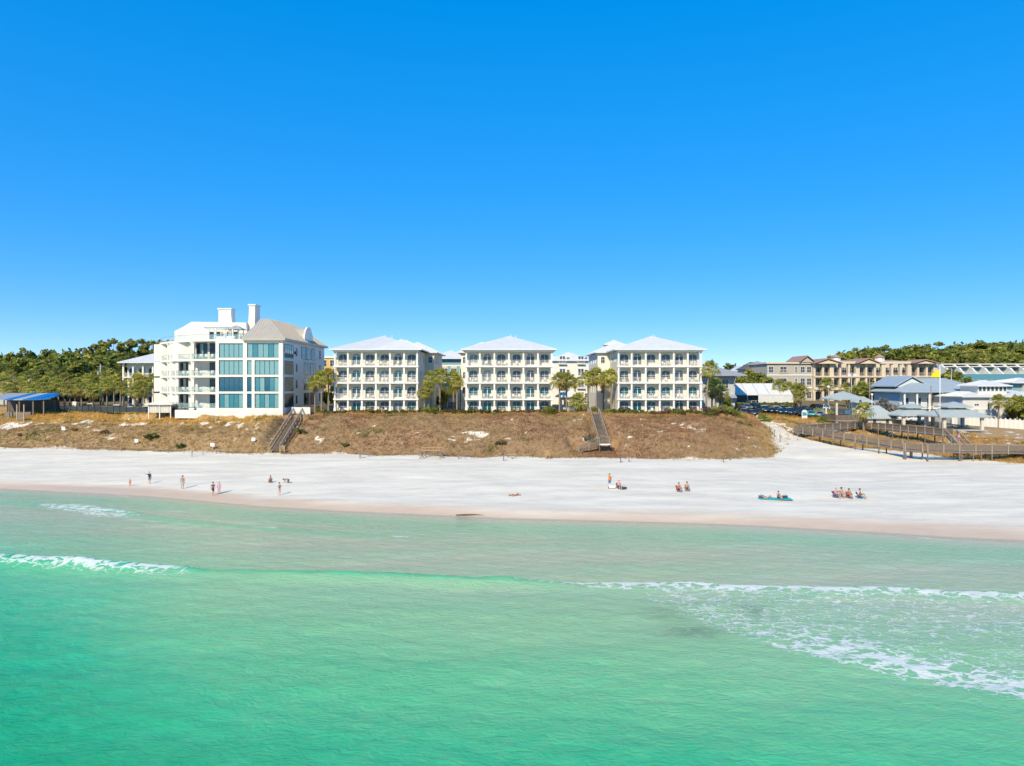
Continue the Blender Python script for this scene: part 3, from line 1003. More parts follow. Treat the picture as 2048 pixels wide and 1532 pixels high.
def win_meshes(w, h, rise=0., nx=2, bars=(.5,), door=False, fw=.09, frame=None):
    key = (round(w, 2), round(h, 2), round(rise, 2), nx, bars, door, fw, frame)
    if key in WIN_CACHE:
        return WIN_CACHE[key]
    out = arch_pts(w, h, rise)
    inn = [(x * (w - 2 * fw) / w, fw + z * (h - 2 * fw) / h) for x, z in out]
    b = MB()
    n = len(out)
    y0, y1 = -.07, 0.0
    vs = [(x, y0, z) for x, z in out] + [(x, y0, z) for x, z in inn] + [(x, y1, z) for x, z in out] + [(x, y1, z) for x, z in inn]
    fs = []
    for i in range(n):
        j = (i + 1) % n
        fs += [(i, j, n + j, n + i), (2 * n + i, 2 * n + j, j, i), (n + i, n + j, 3 * n + j, 3 * n + i)]
    b.add(vs, fs)
    top = h - fw if rise <= 0 else h - rise * .35
    for i in range(1, nx):
        x = -w / 2 + w * i / nx
        mw = .14 if door else .05
        b.box(x - mw / 2, x + mw / 2, -.064, -.012, fw * .9, top - .05)
    for t in bars:
        b.box(-w / 2 + fw * .8, w / 2 - fw * .8, -.058, -.014, h * t - .025, h * t + .025)
    if door:
        hb = h - rise if rise > 0 else h
        if rise > 0:
            b.box(-w / 2 + fw * .8, w / 2 - fw * .8, -.066, -.010, hb - .14, hb - .02)
        b.box(-w / 2 + fw * .8, w / 2 - fw * .8, -.060, -.012, fw * .5, .26)
    fr = b.mesh('window', frame or M_TRIMW)
    p = MB()
    p.prism(inn, 'y', -.03, -.008)
    pm = p.mesh('pane', M_GLASSD)
    WIN_CACHE[key] = (fr, pm)
    return fr, pm

def add_window(parent, x, y, z, w, h, rise=0., nx=2, bars=(.5,), door=False, glass='d', rz=0., name=None, fw=.09, frame=None):
    fr, pm = win_meshes(w, h, rise, nx, bars, door, fw, frame)
    o = inst(name or ('door' if door else 'window'), fr, parent, (x, y, z), rz)
    inst('pane', pm, o, m=GLASS.get(glass, glass))
    return o

def hip_roof_mesh(mb, x0, x1, y0, y1, z, rise, th=.22, ridge=None, cut0=1.0, cut1=1.0):
    """hip roof over rectangle, ridge along the longer side (or given: 'x'/'y'); closed solid with fascia"""
    w, d = x1 - x0, y1 - y0
    if ridge is None:
        ridge = 'x' if w > d else 'y'
    if ridge == 'y':
        c = (x0 + x1) / 2
        a, b = y0 + min(w / 2, d / 2) * cut0, y1 - min(w / 2, d / 2) * cut1
        R0, R1 = (c, a, z + rise), (c, max(b, a + .01), z + rise)
    else:
        c = (y0 + y1) / 2
        a, b = x0 + min(d / 2, w / 2) * cut0, x1 - min(d / 2, w / 2) * cut1
        R0, R1 = (a, c, z + rise), (max(b, a + .01), c, z + rise)
    q = [(x0, y0), (x1, y0), (x1, y1), (x0, y1)]
    vs = [(x, y, z - th) for x, y in q] + [(x, y, z) for x, y in q] + [R0, R1]
    fs = [(3, 2, 1, 0)] + [(i, (i + 1) % 4, 4 + (i + 1) % 4, 4 + i) for i in range(4)]
    if ridge == 'y':
        fs += [(4, 5, 8), (5, 6, 9, 8), (6, 7, 9), (7, 4, 8, 9)]
    else:
        fs += [(4, 5, 9, 8), (5, 6, 9), (6, 7, 8, 9), (7, 4, 8)]
    mb.add(vs, fs)
    return R0, R1

def seam_lines(mb, quad, step=.55, hgt=.05, w=.04):
    """raised standing seams running up a roof plane; quad: eaveA, eaveB, ridgeB, ridgeA"""
    A, B, Cc, D = (Vector(p) for p in quad)
    n = (B - A).cross(D - A if (D - A).length > .01 else Cc - A).normalized()
    if n.z < 0:
        n = -n
    e = (B - A)
    L = e.length
    e.normalize()
    def plane_uv(P):
        return (P - A).dot(e)
    upv = n.cross(e).normalized()
    if upv.z < 0:
        upv = -upv
    ud, uc = plane_uv(D), plane_uv(Cc)
    hd, hc = (D - A).dot(upv), (Cc - A).dot(upv)
    k = int(L / step)
    for i in range(1, k):
        u = L * i / k
        if u < ud:
            t = hd * u / max(ud, .01)
        elif u > uc:
            t = hc * (L - u) / max(L - uc, .01)
        else:
            t = hd + (hc - hd) * (u - ud) / max(uc - ud, .01)
        if t < .3:
            continue
        p0 = A + e * u + n * hgt * .5
        mb.bar(p0, p0 + upv * t, w, hgt, n)

def roof_seams(R0, R1, x0, x1, y0, y1, z, ridge, step=.55):
    mb = MB()
    a, b, c, d = (x0, y0, z), (x1, y0, z), (x1, y1, z), (x0, y1, z)
    if ridge == 'y':
        qs = [(a, b, R0, R0), (b, c, R1, R0), (d, a, R0, R1)]
    else:
        qs = [(a, b, R1, R0), (b, c, R1, R1), (d, a, R0, R0)]
    for q in qs:
        seam_lines(mb, q, step)
    return mb

def chair_meshes(m):
    """patio armchair: seat, back, four legs, two arms"""
    seat = MB().box(-.26, .26, -.25, .25, .40, .44)
    back = MB()
    for i in range(5):
        x = -.22 + i * .11
        back.bar((x, .24, .44), (x, .36, .95), .085, .025, (0, 1, 0))
    back.bar((-.27, .345, .90), (.27, .345, .90), .03, .07)
    legs = MB().box(-.26, -.22, -.25, -.21, 0, .64)
    arm = MB().box(-.31, -.23, -.27, .30, .63, .66)
    return seat.mesh('seat', m), back.mesh('backrest', m), legs.mesh('leg', m), arm.mesh('armrest', m)
CHAIR = {k: chair_meshes(v) for k, v in (('white', M_CHAIRW), ('tan', M_CHAIRT), ('brown', M_CHAIRB))}
def chair(loc, rz, colour, label, group=None, s=1.0):
    o = thing('patio_chair', label, 'chair', loc, rz, group)
    o.scale = (s, s, s)
    se, ba, le, ar = CHAIR[colour]
    inst('seat', se, o)
    inst('backrest', ba, o)
    for dx, dy in ((0, 0), (.48, 0), (0, .46), (.48, .46)):
        inst('leg', le, o, (dx, dy, 0))
    for dx in (0, .54):
        inst('armrest', ar, o, (dx, 0, 0))
    return o
def table_meshes(m):
    t = MB().lathe([(.40, 0), (.42, .02), (.42, .04), (.36, .045)], 14, (0, 0, .68)).mesh('tabletop', m)
    p = MB().lathe([(.22, 0), (.20, .03), (.04, .06), (.035, .68)], 10).mesh('pedestal', m)
    return t, p
TABLE = {k: table_meshes(v) for k, v in (('white', M_CHAIRW), ('tan', M_CHAIRT), ('brown', M_CHAIRB))}
def patio_table(loc, colour, label, group=None):
    o = thing('patio_table', label, 'table', loc, 0, group)
    inst('tabletop', TABLE[colour][0], o)
    inst('pedestal', TABLE[colour][1], o)
    return o

# ------------------------------------------------------------------ the three cream condominium blocks
FLOORZ = [0.0, 2.94, 6.46, 9.99, 13.30]
ORD = ['ground floor', 'second floor', 'third floor', 'top floor']
BAYN = ['first', 'second', 'third', 'fourth', 'fifth', 'last']
def condo(label, which, x0, x1, yf, z0, teal, wing, furniture, subhip, seedn):
    """which: how labels call it; wing: (dxl, dxr) how far the rear block stands out left and right"""
    wd = x1 - x0
    root = thing('condo_building', label, 'building', (x0, yf, z0), 0, 'cream condo blocks on the dune')
    pitch = wd / 6
    bd = 1.65                                         # balcony depth
    zt = FLOORZ[4]
    MB().box(.2, wd - .2, bd, 14, -.6, zt).build('front_wall', M_CREAM, root)
    rb = MB().box(-wing[0], wd + wing[1], 14.01, 33, -.6, zt)
    rb.build('rear_wall', M_WHITE if wing[0] else M_CREAM, root)
    # floor slabs with a projecting edge
    for k in range(1, 4):
        MB().box(-.12, wd + .12, -.12, bd + .05, FLOORZ[k] - .32, FLOORZ[k]).build('floor_slab', M_TRIMW, root)
    MB().box(-.15, wd + .15, -.25, bd + .05, -.5, 0).build('floor_slab', M_CREAM, root)
    MB().box(-.1, wd + .1, -.10, bd + .05, zt - .38, zt).build('eave_beam', M_TRIMW, root)
    # columns, one per bay line and storey
    colm = {}
    for k in range(4):
        h = FLOORZ[k + 1] - FLOORZ[k] - (.32 if k < 3 else .38)
        cm = MB().box(-.17, .17, -.17, .17, 0, h).box(-.23, .23, -.23, .23, 0, .12)
        if k == 0:
            cm.box(-.25, .25, -.25, .25, .12, .95)
        colm[k] = cm.mesh('column', M_TRIMW)
    for k in range(4):
        for i in range(7):
            inst('column', colm[k], root, (min(max(i * pitch, .2), wd - .2), .2, FLOORZ[k]))
    # end walls of the balconies (left end closed by a thin pier on alternate floors)
    pat = ['w', 'D', 'w', 'w', 'D', 'w']
    # railings
    rl = MB()
    L = pitch - .42
    rl.bar((-L / 2, 0, 1.05), (L / 2, 0, 1.05), .06, .05)
    rl.bar((-L / 2, 0, .12), (L / 2, 0, .12), .05, .05)
    rl.box(-.035, .035, -.035, .035, .0, 1.07)
    nb = int(L / .125)
    for i in range(nb):
        x = -L / 2 + L * (i + .5) / nb
        rl.box(x - .012, x + .012, -.012, .012, .12, 1.04)
    rlm = rl.mesh('railing', M_RAILW)
    rng = random.Random(seedn)
    for k in range(4):
        for i in range(6):
            cx = (i + .5) * pitch
            off = .22 if i in (0, 3) else (-.12 if i in (2, 5) else 0)
            g = teal.get((k, i), rng.choice('nnnddddc'))
            if pat[i] == 'w':
                add_window(root, cx + off * .6, bd - .005, FLOORZ[k] + (.42 if k == 0 else .62), 1.95, 1.95, .38, 2, (.42,), False, g)
            else:
                add_window(root, cx, bd - .005, FLOORZ[k] + .02, 1.8, 2.62, .42, 2, (), True, g)
            if k > 0:
                inst('railing', rlm, root, (cx, .12, FLOORZ[k]))
    # side windows
    for k in (1, 2, 3):
        for y in (5.5, 11):
            add_window(root, wd - .2 + .004, y, FLOORZ[k] + .9, 1.0, 1.6, .3, 2, (.5,), False, 'n', PI / 2)
            add_window(root, .2 - .004, y, FLOORZ[k] + .9, 1.0, 1.6, .3, 2, (.5,), False, 'd', -PI / 2)
        for y in (18, 22, 27):
            add_window(root, wd + wing[1] + .004, y, FLOORZ[k] + .9, 1.1, 1.7, .3, 2, (.5,), False, 'n', PI / 2)
            add_window(root, -wing[0] - .004, y, FLOORZ[k] + .9, 1.1, 1.7, .3, 2, (.5,), False, 'd', -PI / 2)
    for dx, side in ((wing[0], 0), (wing[1], 1)):
        if dx > 1:
            for k in (1, 2, 3):
                xx = -dx / 2 - .1 if side == 0 else wd + dx / 2 + .1
                add_window(root, xx, 14.0, FLOORZ[k] + .9, min(1.0, dx * .5), 1.6, .25, 2, (.5,), False, 'n')
    # main hip roof with standing seams; rear block roof
    ov = .85
    rz_ = zt + .25
    mb = MB()
    R0, R1 = hip_roof_mesh(mb, -ov, wd + ov, -ov, 34, rz_, 3.35, .25, 'y')
    rf = mb.build('roof', M_ROOFW, root)
    roof_seams(R0, R1, -ov, wd + ov, -ov, 34, rz_, 'y').build('roof_seams', M_ROOFW, rf, kind='stuff')
    for dx, a, b in ((wing[0], -wing[0] - ov, wd * .45), (wing[1], wd * .55, wd + wing[1] + ov)):
        if dx > 0:
            mb = MB()
            r0, r1 = hip_roof_mesh(mb, a, b, 13.2, 34.2, rz_ - .02, 2.6, .25, 'y')
            q = mb.build('wing_roof', M_ROOFW, root)
            roof_seams(r0, r1, a, b, 13.2, 34.2, rz_ - .02, 'y').build('roof_seams', M_ROOFW, q, kind='stuff')
    if subhip:
        mb = MB()
        r0, r1 = hip_roof_mesh(mb, wd * .48, wd + ov + .02, -ov - .02, 16, rz_ + .012, 2.35, .262, 'y', 1.0, .4)
        q = mb.build('porch_roof', M_ROOFW, root)
        roof_seams(r0, r1, wd * .48, wd + ov + .02, -ov - .02, 16, rz_ + .012, 'y').build('roof_seams', M_ROOFW, q, kind='stuff')
    # lift tower
    if subhip is not None:
        tx = wd * .66 if subhip else wd * .14
        MB().box(tx - 2, tx + 2, 22, 26, zt, zt + 2.5).build('lift_tower', M_WHITE, root)
        mb = MB()
        hip_roof_mesh(mb, tx - 2.6, tx + 2.6, 21.4, 26.6, zt + 2.5, 1.2, .2, 'y')
        mb.build('tower_roof', M_ROOFW, root)
    for x, y in ((wd * .52, 9.3), (wd * .58, 12)):
        MB().tube([(x, y, rz_ + 2.0), (x, y, rz_ + 3.7)], .07, 8).build('vent_pipe', M_TRIMW, root)
    # furniture
    for (k, i, spec) in furniture:
        cx = x0 + (i + .5) * pitch
        zz = z0 + FLOORZ[k] + .005
        colr = {'w': 'white', 't': 'tan', 'b': 'brown'}
        where = f"{'%s balcony' % ORD[k] if k else 'ground floor porch'}, {BAYN[i]} bay, {which}"
        n = len(spec)
        for j, ch in enumerate(spec):
            xx = cx + (j - (n - 1) / 2) * min(.78, 2.2 / max(n, 1))
            if ch in 'wtb':
                side = 'alone' if sum(c in 'wtb' for c in spec) == 1 else ('left one' if j < n / 2 else 'right one')
                chair((xx, yf + .86 + .08 * ((j * 7 + k) % 3 - 1), zz), rng.uniform(-.5, .5), colr[ch], f'{colr[ch]} chair, {side}, on {where}', 'chairs on the condo balconies')
            elif ch in 'WTB':
                patio_table((xx, yf + .85, zz), colr[ch.lower()], f'small {colr[ch.lower()]} table on {where}', 'tables on the condo balconies')
    return root

F1 = [(3, 0, 'wW'), (3, 2, 'wWw'), (3, 3, 'wWw'), (3, 4, 'w'), (3, 5, 'Ww'), (2, 0, 'wWw'), (2, 1, 'wWw'), (2, 2, 'Ww'), (2, 3, 'ww'), (2, 5, 'wW'),
      (1, 1, 'w'), (1, 2, 'wW'), (1, 3, 'wWw'), (1, 5, 'wWw'), (0, 0, 'wWw'), (0, 2, 'tT'), (0, 3, 'tw'), (0, 5, 'tBt')]
F2 = [(3, 1, 'wW'), (3, 2, 'wWw'), (3, 3, 'w'), (2, 0, 'wWw'), (2, 1, 'w'), (2, 2, 'wWw'), (2, 3, 'ww'), (2, 4, 'Ww'), (2, 5, 'w'), (1, 1, 'wWw'), (1, 2, 'wWw'),
      (1, 3, 'wWw'), (1, 5, 'wWw'), (0, 0, 'bBb'), (0, 2, 'tt'), (0, 3, 'tt')]
F3 = [(3, 0, 'wW'), (3, 3, 'wWw'), (3, 5, 'ww'), (2, 0, 'bWb'), (2, 1, 'W'), (2, 3, 'w'), (2, 5, 'wWw'), (1, 0, 'wWw'), (1, 1, 'Ww'), (1, 2, 'wWw'), (1, 3, 'Ww'), (1, 4, 'ww'),
      (1, 5, 'wW'), (0, 2, 'w'), (0, 5, 'bb')]
T1 = {(3, 1): 't', (2, 1): 't', (2, 4): 't', (1, 4): 't', (0, 1): 't', (1, 2): 'd', (0, 5): 't'}
T2 = {(1, 1): 't', (1, 4): 't', (0, 1): 't', (0, 4): 't', (1, 0): 't', (0, 0): 't', (1, 2): 't', (0, 2): 't', (0, 3): 't', (1, 5): 't'}
T3 = {(1, 0): 't', (1, 2): 't', (1, 3): 't', (1, 5): 't', (1, 1): 't', (0, 1): 't', (0, 2): 't'}
YF = 152.0
condo('four storey cream condo block with white metal roof, beside the glass fronted house', 'left condo block', WX(667.5, YF), WX(836, YF), YF, 8.72, T1, (0, 1.9), F1, True, 1)
condo('four storey cream condo block with white hip roof, the middle of three', 'middle condo block', WX(930.5, YF), WX(1105, YF), YF, 8.72, T2, (1.9, 0), F2, None, 2)
condo('four storey cream condo block with white hip roof, beside the car park', 'right condo block', WX(1235.4, YF), WX(1404, YF), YF, 8.72, T3, (2.6, 0), F3, False, 3)
# ------------------------------------------------------------------ white modern building with glass front
M_STUC = mat('white_stucco', (.82, .785, .72), .8, noise=.09, nscale=1.1, bump=.12, bscale=25, stretch=(1, 1, .18))
M_TAUPE = mat('taupe_metal_roof', (.48, .43, .37), .5, noise=.08, nscale=.6)
M_DARKF = mat('dark_window_frame', (.05, .07, .085), .4, metal=.4)
M_GBLUE = mat('sea_blue_glass', (.02, .17, .23), .05, spec=1.0, noise=.5, nscale=.35, color2=(.08, .27, .32))
M_GPALE = mat('pale_curtained_glass', (.12, .31, .34), .06, spec=1.0, noise=.5, nscale=.45, color2=(.26, .43, .44))
M_GDEEP = mat('deep_blue_glass', (.005, .06, .13), .05, spec=1.0, noise=.5, nscale=.35, color2=(.01, .12, .20))
M_GGREEN = mat('green_reflecting_glass', (.015, .085, .09), .05, spec=.35, noise=.6, nscale=.8, color2=(.07, .17, .13))
M_GBLACK = mat('shaded_door_glass', (.012, .022, .03), .08, spec=.6)
M_RAILG = mat('clear_glass_railing', (.40, .58, .58), .05, spec=.6, alpha=.24)
M_CURTAIN = mat('white_curtain', (.78, .74, .67), .9)
GD = 144.5
gx0, gx1 = WX(431, GD), WX(565.5, GD)
def gx_(px): return WX(px, GD) - gx0
def gz_(py): return CAMZ - (py - 766) * GD / FPX - 8.55
gh = thing('glass_front_house', 'large white modern house with big blue glass panels and metal roof', 'building', (gx0, GD, 8.55))
gw = gx1 - gx0
ROWS = [(787.2, 816), (753.8, 783), (720.3, 749.2), (686.5, 715.2)]
zt = gz_(678)
DEP = 32.0
# core set back behind the glass, then piers and spandrels stand proud of it
MB().box(.0, gw - .004, .45, DEP, -.7, zt).build('core_wall', M_STUC, gh)
for a, b in ((431, 437.6), (486.2, 493.8), (557.3, 565.5)):
    MB().box(gx_(a), gx_(b), 0, .46, -.7, zt + .002).build('pier', M_STUC, gh)
zz = [-.7] + [v for lo_hi in [(gz_(r[1]), gz_(r[0])) for r in ROWS] for v in lo_hi] + [zt]
for k in range(0, 10, 2):
    for a, b in ((437.6, 486.2), (493.8, 557.3)):
        MB().box(gx_(a), gx_(b), .006, .455, zz[k], zz[k + 1]).build('spandrel', M_STUC, gh)
def glazing(parent, xa, xb, z0, z1, n, g, y=.30, name='window', rz=0., loc=None):
    """window wall of n tall panes in a dark frame; each pane a sub-part"""
    w, h = xb - xa, z1 - z0
    key = ('gl', round(w, 2), round(h, 2), n)
    if key not in WIN_CACHE:
        b = MB()
        for i in range(n + 1):
            x = -w / 2 + w * i / n
            b.box(x - .045, x + .045, -.06, .06, 0, h)
        b.box(-w / 2, w / 2, -.062, .062, 0, .08).box(-w / 2, w / 2, -.062, .062, h - .08, h)
        WIN_CACHE[key] = (b.mesh('window', M_DARKF), MB().box(-w / n / 2 + .04, w / n / 2 - .04, -.02, .02, .07, h - .07).mesh('pane', M_GBLUE))
    fr, pm = WIN_CACHE[key]
    o = inst(name, fr, parent, loc or ((xa + xb) / 2, y, z0), rz)
    for i in range(n):
        inst('pane', pm, o, (-w / 2 + w * (i + .5) / n, 0, 0), m=g if not isinstance(g, (list, tuple)) else g[i % len(g)])
    return o
GR = [[M_GBLUE, M_GPALE], M_GDEEP, M_GPALE, M_GPALE]
for r, (yt, yb) in enumerate(ROWS):
    z0, z1 = gz_(yb), gz_(yt)
    glazing(gh, gx_(437.6), gx_(486.2), z0, z1, 5, [M_GBLUE, M_GDEEP, M_GPALE, M_GPALE][r] if r else [M_GBLUE, M_GPALE, M_GBLUE])
    if r == 3:
        glazing(gh, gx_(493.8), gx_(557.3), z0, z1, 6, [M_GPALE, M_GBLUE, M_GPALE])
    else:
        MB().box(gx_(503.3), gx_(509), .003, .45, z0 + .001, z1 - .001).build('pier', M_STUC, gh)
        glazing(gh, gx_(493.8), gx_(503.3), z0, z1, 1, [M_GDEEP, M_GDEEP, M_GPALE][r])
        glazing(gh, gx_(509), gx_(557.3), z0, z1, 5, [[M_GPALE, M_GBLUE], [M_GBLUE, M_GPALE, M_GDEEP], M_GPALE][r])
# right flank: strips of windows
for r, (yt, yb) in enumerate(ROWS):
    z0, z1 = gz_(yb) + .05, gz_(yt) - .05
    g = [M_GBLACK, M_GGREEN, M_GGREEN, M_GBLUE][r]
    glazing(gh, 0, 5.6, z0, z1, 4, g, loc=(gw + .03, 4.0, z0), rz=PI / 2)
    for yy, ww, nn in ((16.6, 3.8, 3), (21.6, 3.8, 3)) if r < 3 else ((14.2, 3.0, 3), (18.0, 3.0, 3), (22.0, 2.6, 3)):
        glazing(gh, 0, ww, z0 + .1, z1, nn, g, loc=(gw + .03, yy, z0 + .1), rz=PI / 2)
    glazing(gh, 0, 1.3, z0 + .6, z1 - .3, 2, M_GDEEP, loc=(gw + .03, 28.0, z0 + .6), rz=PI / 2)
    glazing(gh, 0, .7, z0 + .6, z1 - .5, 1, M_GBLACK, loc=(gw + .03, 9.2, z0 + .6), rz=PI / 2)
for yy in (7.6, 8.2):
    MB().box(gw, gw + .25, yy, yy + .12, zt - 2.6, zt - 2.2).box(gw, gw + .3, yy - .1, yy + .25, zt - 2.75, zt - 2.6).build('wall_lamp', M_DARKF, gh)
# hipped metal roof over the right bay
ra, rb_ = gx_(486.5), gw + .7
ez = gz_(676.5)
rise = 28.45 - (8.55 + ez)
def ghroof():
    b = MB()
    q = [(ra, -.7), (rb_, -.7), (rb_, DEP + .8), (ra, DEP + .8)]
    rx0, rx1 = gx_(487) + 1.9, gw - 4.0
    top = [(rx0, 4.4), (rx1, 4.4), (rx1, DEP - 10), (rx0, DEP - 10)]
    vs = [(x, y, ez - .45) for x, y in q] + [(x, y, ez) for x, y in q] + [(x, y, ez + rise) for x, y in top]
    b.add(vs, [(3, 2, 1, 0)] + [(i, (i + 1) % 4, 4 + (i + 1) % 4, 4 + i) for i in range(4)] + [(4 + i, 4 + (i + 1) % 4, 8 + (i + 1) % 4, 8 + i) for i in range(4)] + [(8, 9, 10, 11)])
    rf = b.build('roof', M_TAUPE, gh)
    s = MB()
    V = [Vector(v) for v in vs]
    seam_lines(s, (V[4], V[5], V[9], V[8]), .5, .06, .05)
    seam_lines(s, (V[5], V[6], V[10], V[9]), .5, .06, .05)
    s.build('roof_seams', M_TAUPE, rf, kind='stuff')
ghroof()
# round-headed wall dormer on the flank
out = [(14.3, ez - .5), (22.6, ez - .5)] + [(18.45 + 3.4 * math.cos(a), ez + .35 + 3.4 * math.sin(a)) for a in [PI * i / 14 for i in range(15)]]
dm = MB().prism(out, 'x', gw - .3, gw + .05).build('curved_gable', M_STUC, gh)
out2 = [(18.45 + 3.25 * math.cos(a), ez + .3 + 3.25 * math.sin(a)) for a in [PI * i / 14 for i in range(15)]]
MB().prism(out2, 'x', gw - 4.6, gw - .31).build('barrel_roof', M_TAUPE, dm)
# chimneys with flared shafts
def chimney(px0, px1, ytop, d, zb, flare_l, flare_r, depth):
    x0, x1 = WX(px0, d) - gx0, WX(px1, d) - gx0
    z1 = CAMZ - (ytop - 766) * d / FPX - 8.55
    h = z1 - zb
    prof = []
    for i in range(9):
        t = i / 8
        f = (1 - t) ** 2.2
        prof.append((x0 - flare_l * f, zb + h * t))
    pr = [(x1 + flare_r * (1 - i / 8) ** 2.2, zb + h * i / 8) for i in range(8, -1, -1)]
    c = MB().prism(prof + pr, 'y', d - GD, d - GD + depth).build('chimney', M_STUC, gh)
    MB().box(x0 - .18, x1 + .18, d - GD - .18, d - GD + depth + .18, z1, z1 + .3).build('chimney_cap', M_STUC, c)
chimney(437, 462, 619, 158, zt + 1.5, 0.0, 1.0, 2.2)
chimney(498, 510, 611, 157, zt - .2, 1.2, -.25, 3.2)
# penthouse: stepped white wall behind the roof terrace
pz = zt
def gp(px, d): return WX(px, d) - gx0
pd_ = 156.0
def zz_(py, d): return CAMZ - (py - 766) * d / FPX - 8.55
pent = [(gp(349, pd_), pz - 4.0), (gp(349, pd_), zz_(662, pd_)), (gp(364, pd_), zz_(655, pd_)), (gp(383, pd_), zz_(643.5, pd_)), (gp(492, pd_), zz_(645, pd_)), (gp(496, pd_), pz - .5), (gp(496, pd_), pz - 4)]
MB().prism(pent, 'y', pd_ - GD, pd_ - GD + 14).build('penthouse_wall', M_STUC, gh)
glazing(gh, gp(418, pd_), gp(440, pd_), pz + .05, pz + 2.3, 3, M_GBLACK, y=pd_ - GD - .03)
glazing(gh, gp(455, pd_), gp(475, pd_), pz + .05, pz + 2.3, 3, M_GBLACK, y=pd_ - GD - .03)
# left wing: stepped balconies
WPOLY = [(319, 158), (334, 154), (350, 150.5), (381, 147), (431.2, 145.2)]
wp = [(gp(p, d), d - GD) for p, d in WPOLY]
wback = [(gp(431.2, 145.2), 22.0), (gp(319, 158), 24.0)]
flo = [gz_(817), gz_(784.5), gz_(751), gz_(717.5), pz]
for k, z in enumerate(flo):
    MB().prism(wp + wback, 'z', z - .38, z).build('balcony_slab', M_STUC, gh)
for k in range(4):
    z0, z1 = flo[k], flo[k + 1] - .38
    # back walls of the balconies
    MB().box(gp(381, 150), -.02, 4.6, 4.9, z0, z1).build('balcony_wall', M_STUC, gh)
    glazing(gh, gp(420, 149), gp(431, 149) - .1, z0 + .02, z1 - .25, 2, M_GBLACK, y=4.5)
    if k == 3:
        glazing(gh, gp(393, 149), gp(414, 149), z0 + .02, z1 - .25, 3, [M_GBLACK, M_GPALE, M_GBLACK], y=4.5)
    MB().box(gp(350, 155), gp(381, 150) - .005, 8.0, 8.3, z0, z1).build('balcony_wall', M_STUC, gh)
    if k < 3:
        glazing(gh, gp(354, 152.5), gp(379, 152.5), z0 + .02, z1 - .2, 4, [M_GBLACK, M_GBLACK, M_CURTAIN, M_GBLACK], y=7.9)
    else:
        MB().box(gp(349, 151), gp(381, 151), 5.6, 7.6, z0 - .3, z1 + .1).build('solid_wall', M_STUC, gh)
    MB().box(gp(319, 160), gp(350, 155) - .005, 13.0, 13.3, z0, z1).build('balcony_wall', M_STUC, gh)
    glazing(gh, gp(336, 157.5), gp(347, 157.5), z0 + .02, z1 - .3, 2, M_GBLACK if k < 3 else M_GBLUE, y=12.9)
    # round columns with capitals at the slab corners
    for (x, y) in (wp[0], wp[1], wp[2], wp[3]):
        b = MB().box(x - .02, x + .66, y + .15, y + .8, z0, z1 - .30).box(x - .10, x + .76, y + .06, y + .9, z1 - .30, z1)
        b.build('column', M_STUC, gh)
    # glass railings, one per side of the slab
    for (a, c) in zip(wp[:-1], wp[1:]):
        A, C = Vector((a[0] + .12, a[1] + .14, z0)), Vector((c[0] - .05, c[1] + .14, z0))
        r = MB().bar(A + Vector((0, 0, .55)), C + Vector((0, 0, .55)), .02, 1.0).build('glass_railing', M_RAILG, gh)
        MB().bar(A + Vector((0, 0, 1.07)), C + Vector((0, 0, 1.07)), .05, .04).build('handrail', M_DARKF, r)
for (a, c) in [(wp[2], wp[3]), (wp[3], (wp[4][0], wp[4][1])), ((wp[4][0], -.1), (gx_(486), -.1)), (wp[0], wp[1]), (wp[1], wp[2])]:
    A, C = Vector((a[0] + .1, a[1] + .25, pz)), Vector((c[0], c[1] + .25, pz))
    r = MB().bar(A + Vector((0, 0, .55)), C + Vector((0, 0, .55)), .02, 1.0).build('glass_railing', M_RAILG, gh)
    MB().bar(A + Vector((0, 0, 1.07)), C + Vector((0, 0, 1.07)), .05, .04).build('handrail', M_DARKF, r)
MB().prism([(gp(381, 147) - 3, 2.0), (.0, .05), (.0, 22), (gp(381, 147) - 3, 22)], 'z', -.8, flo[0] - .385).build('plinth', M_STUC, gh)
# terrace pergola
pg = thing('pergola', 'white wooden pergola with slatted top on the roof terrace', 'pergola', (gx0 + gp(409, 151), 151.0, 8.55 + pz + .002))
pw_ = gp(472, 151) - gp(409, 151)
for x in (.9, pw_ * .36, pw_ * .66, pw_ - .7):
    for y in (0, 3.0):
        MB().box(x - .12, x + .12, y - .12, y + .12, 0, 2.55).build('post', M_TRIMW, pg)
for y in (0, 3.0):
    MB().box(-.2, pw_, y - .09, y + .09, 2.551, 2.8).build('beam', M_TRIMW, pg)
sl = MB().box(-.05, .05, -.8, 3.8, 2.801, 2.98).mesh('slat', M_TRIMW)
for i in range(15):
    inst('slat', sl, pg, (pw_ * (i + .3) / 15, 0, 0))
# terrace gazebo roof
gzb = thing('roof_gazebo', 'small white gazebo with pointed roof on the roof terrace', 'gazebo', (gx0 + gp(469, 151.5), 152.5, 8.55 + pz + .002))
for sx in (-1, 1):
    for sy in (-1, 1):
        MB().box(sx * 1.1 - .09, sx * 1.1 + .09, sy * 1.1 - .09, sy * 1.1 + .09, 0, 2.5).build('post', M_TRIMW, gzb)
mb = MB()
hip_roof_mesh(mb, -1.6, 1.6, -1.6, 1.6, 2.62, .85, .12, 'y')
mb.build('roof', mat('grey_shingle', (.42, .44, .46), .8, noise=.2), gzb)
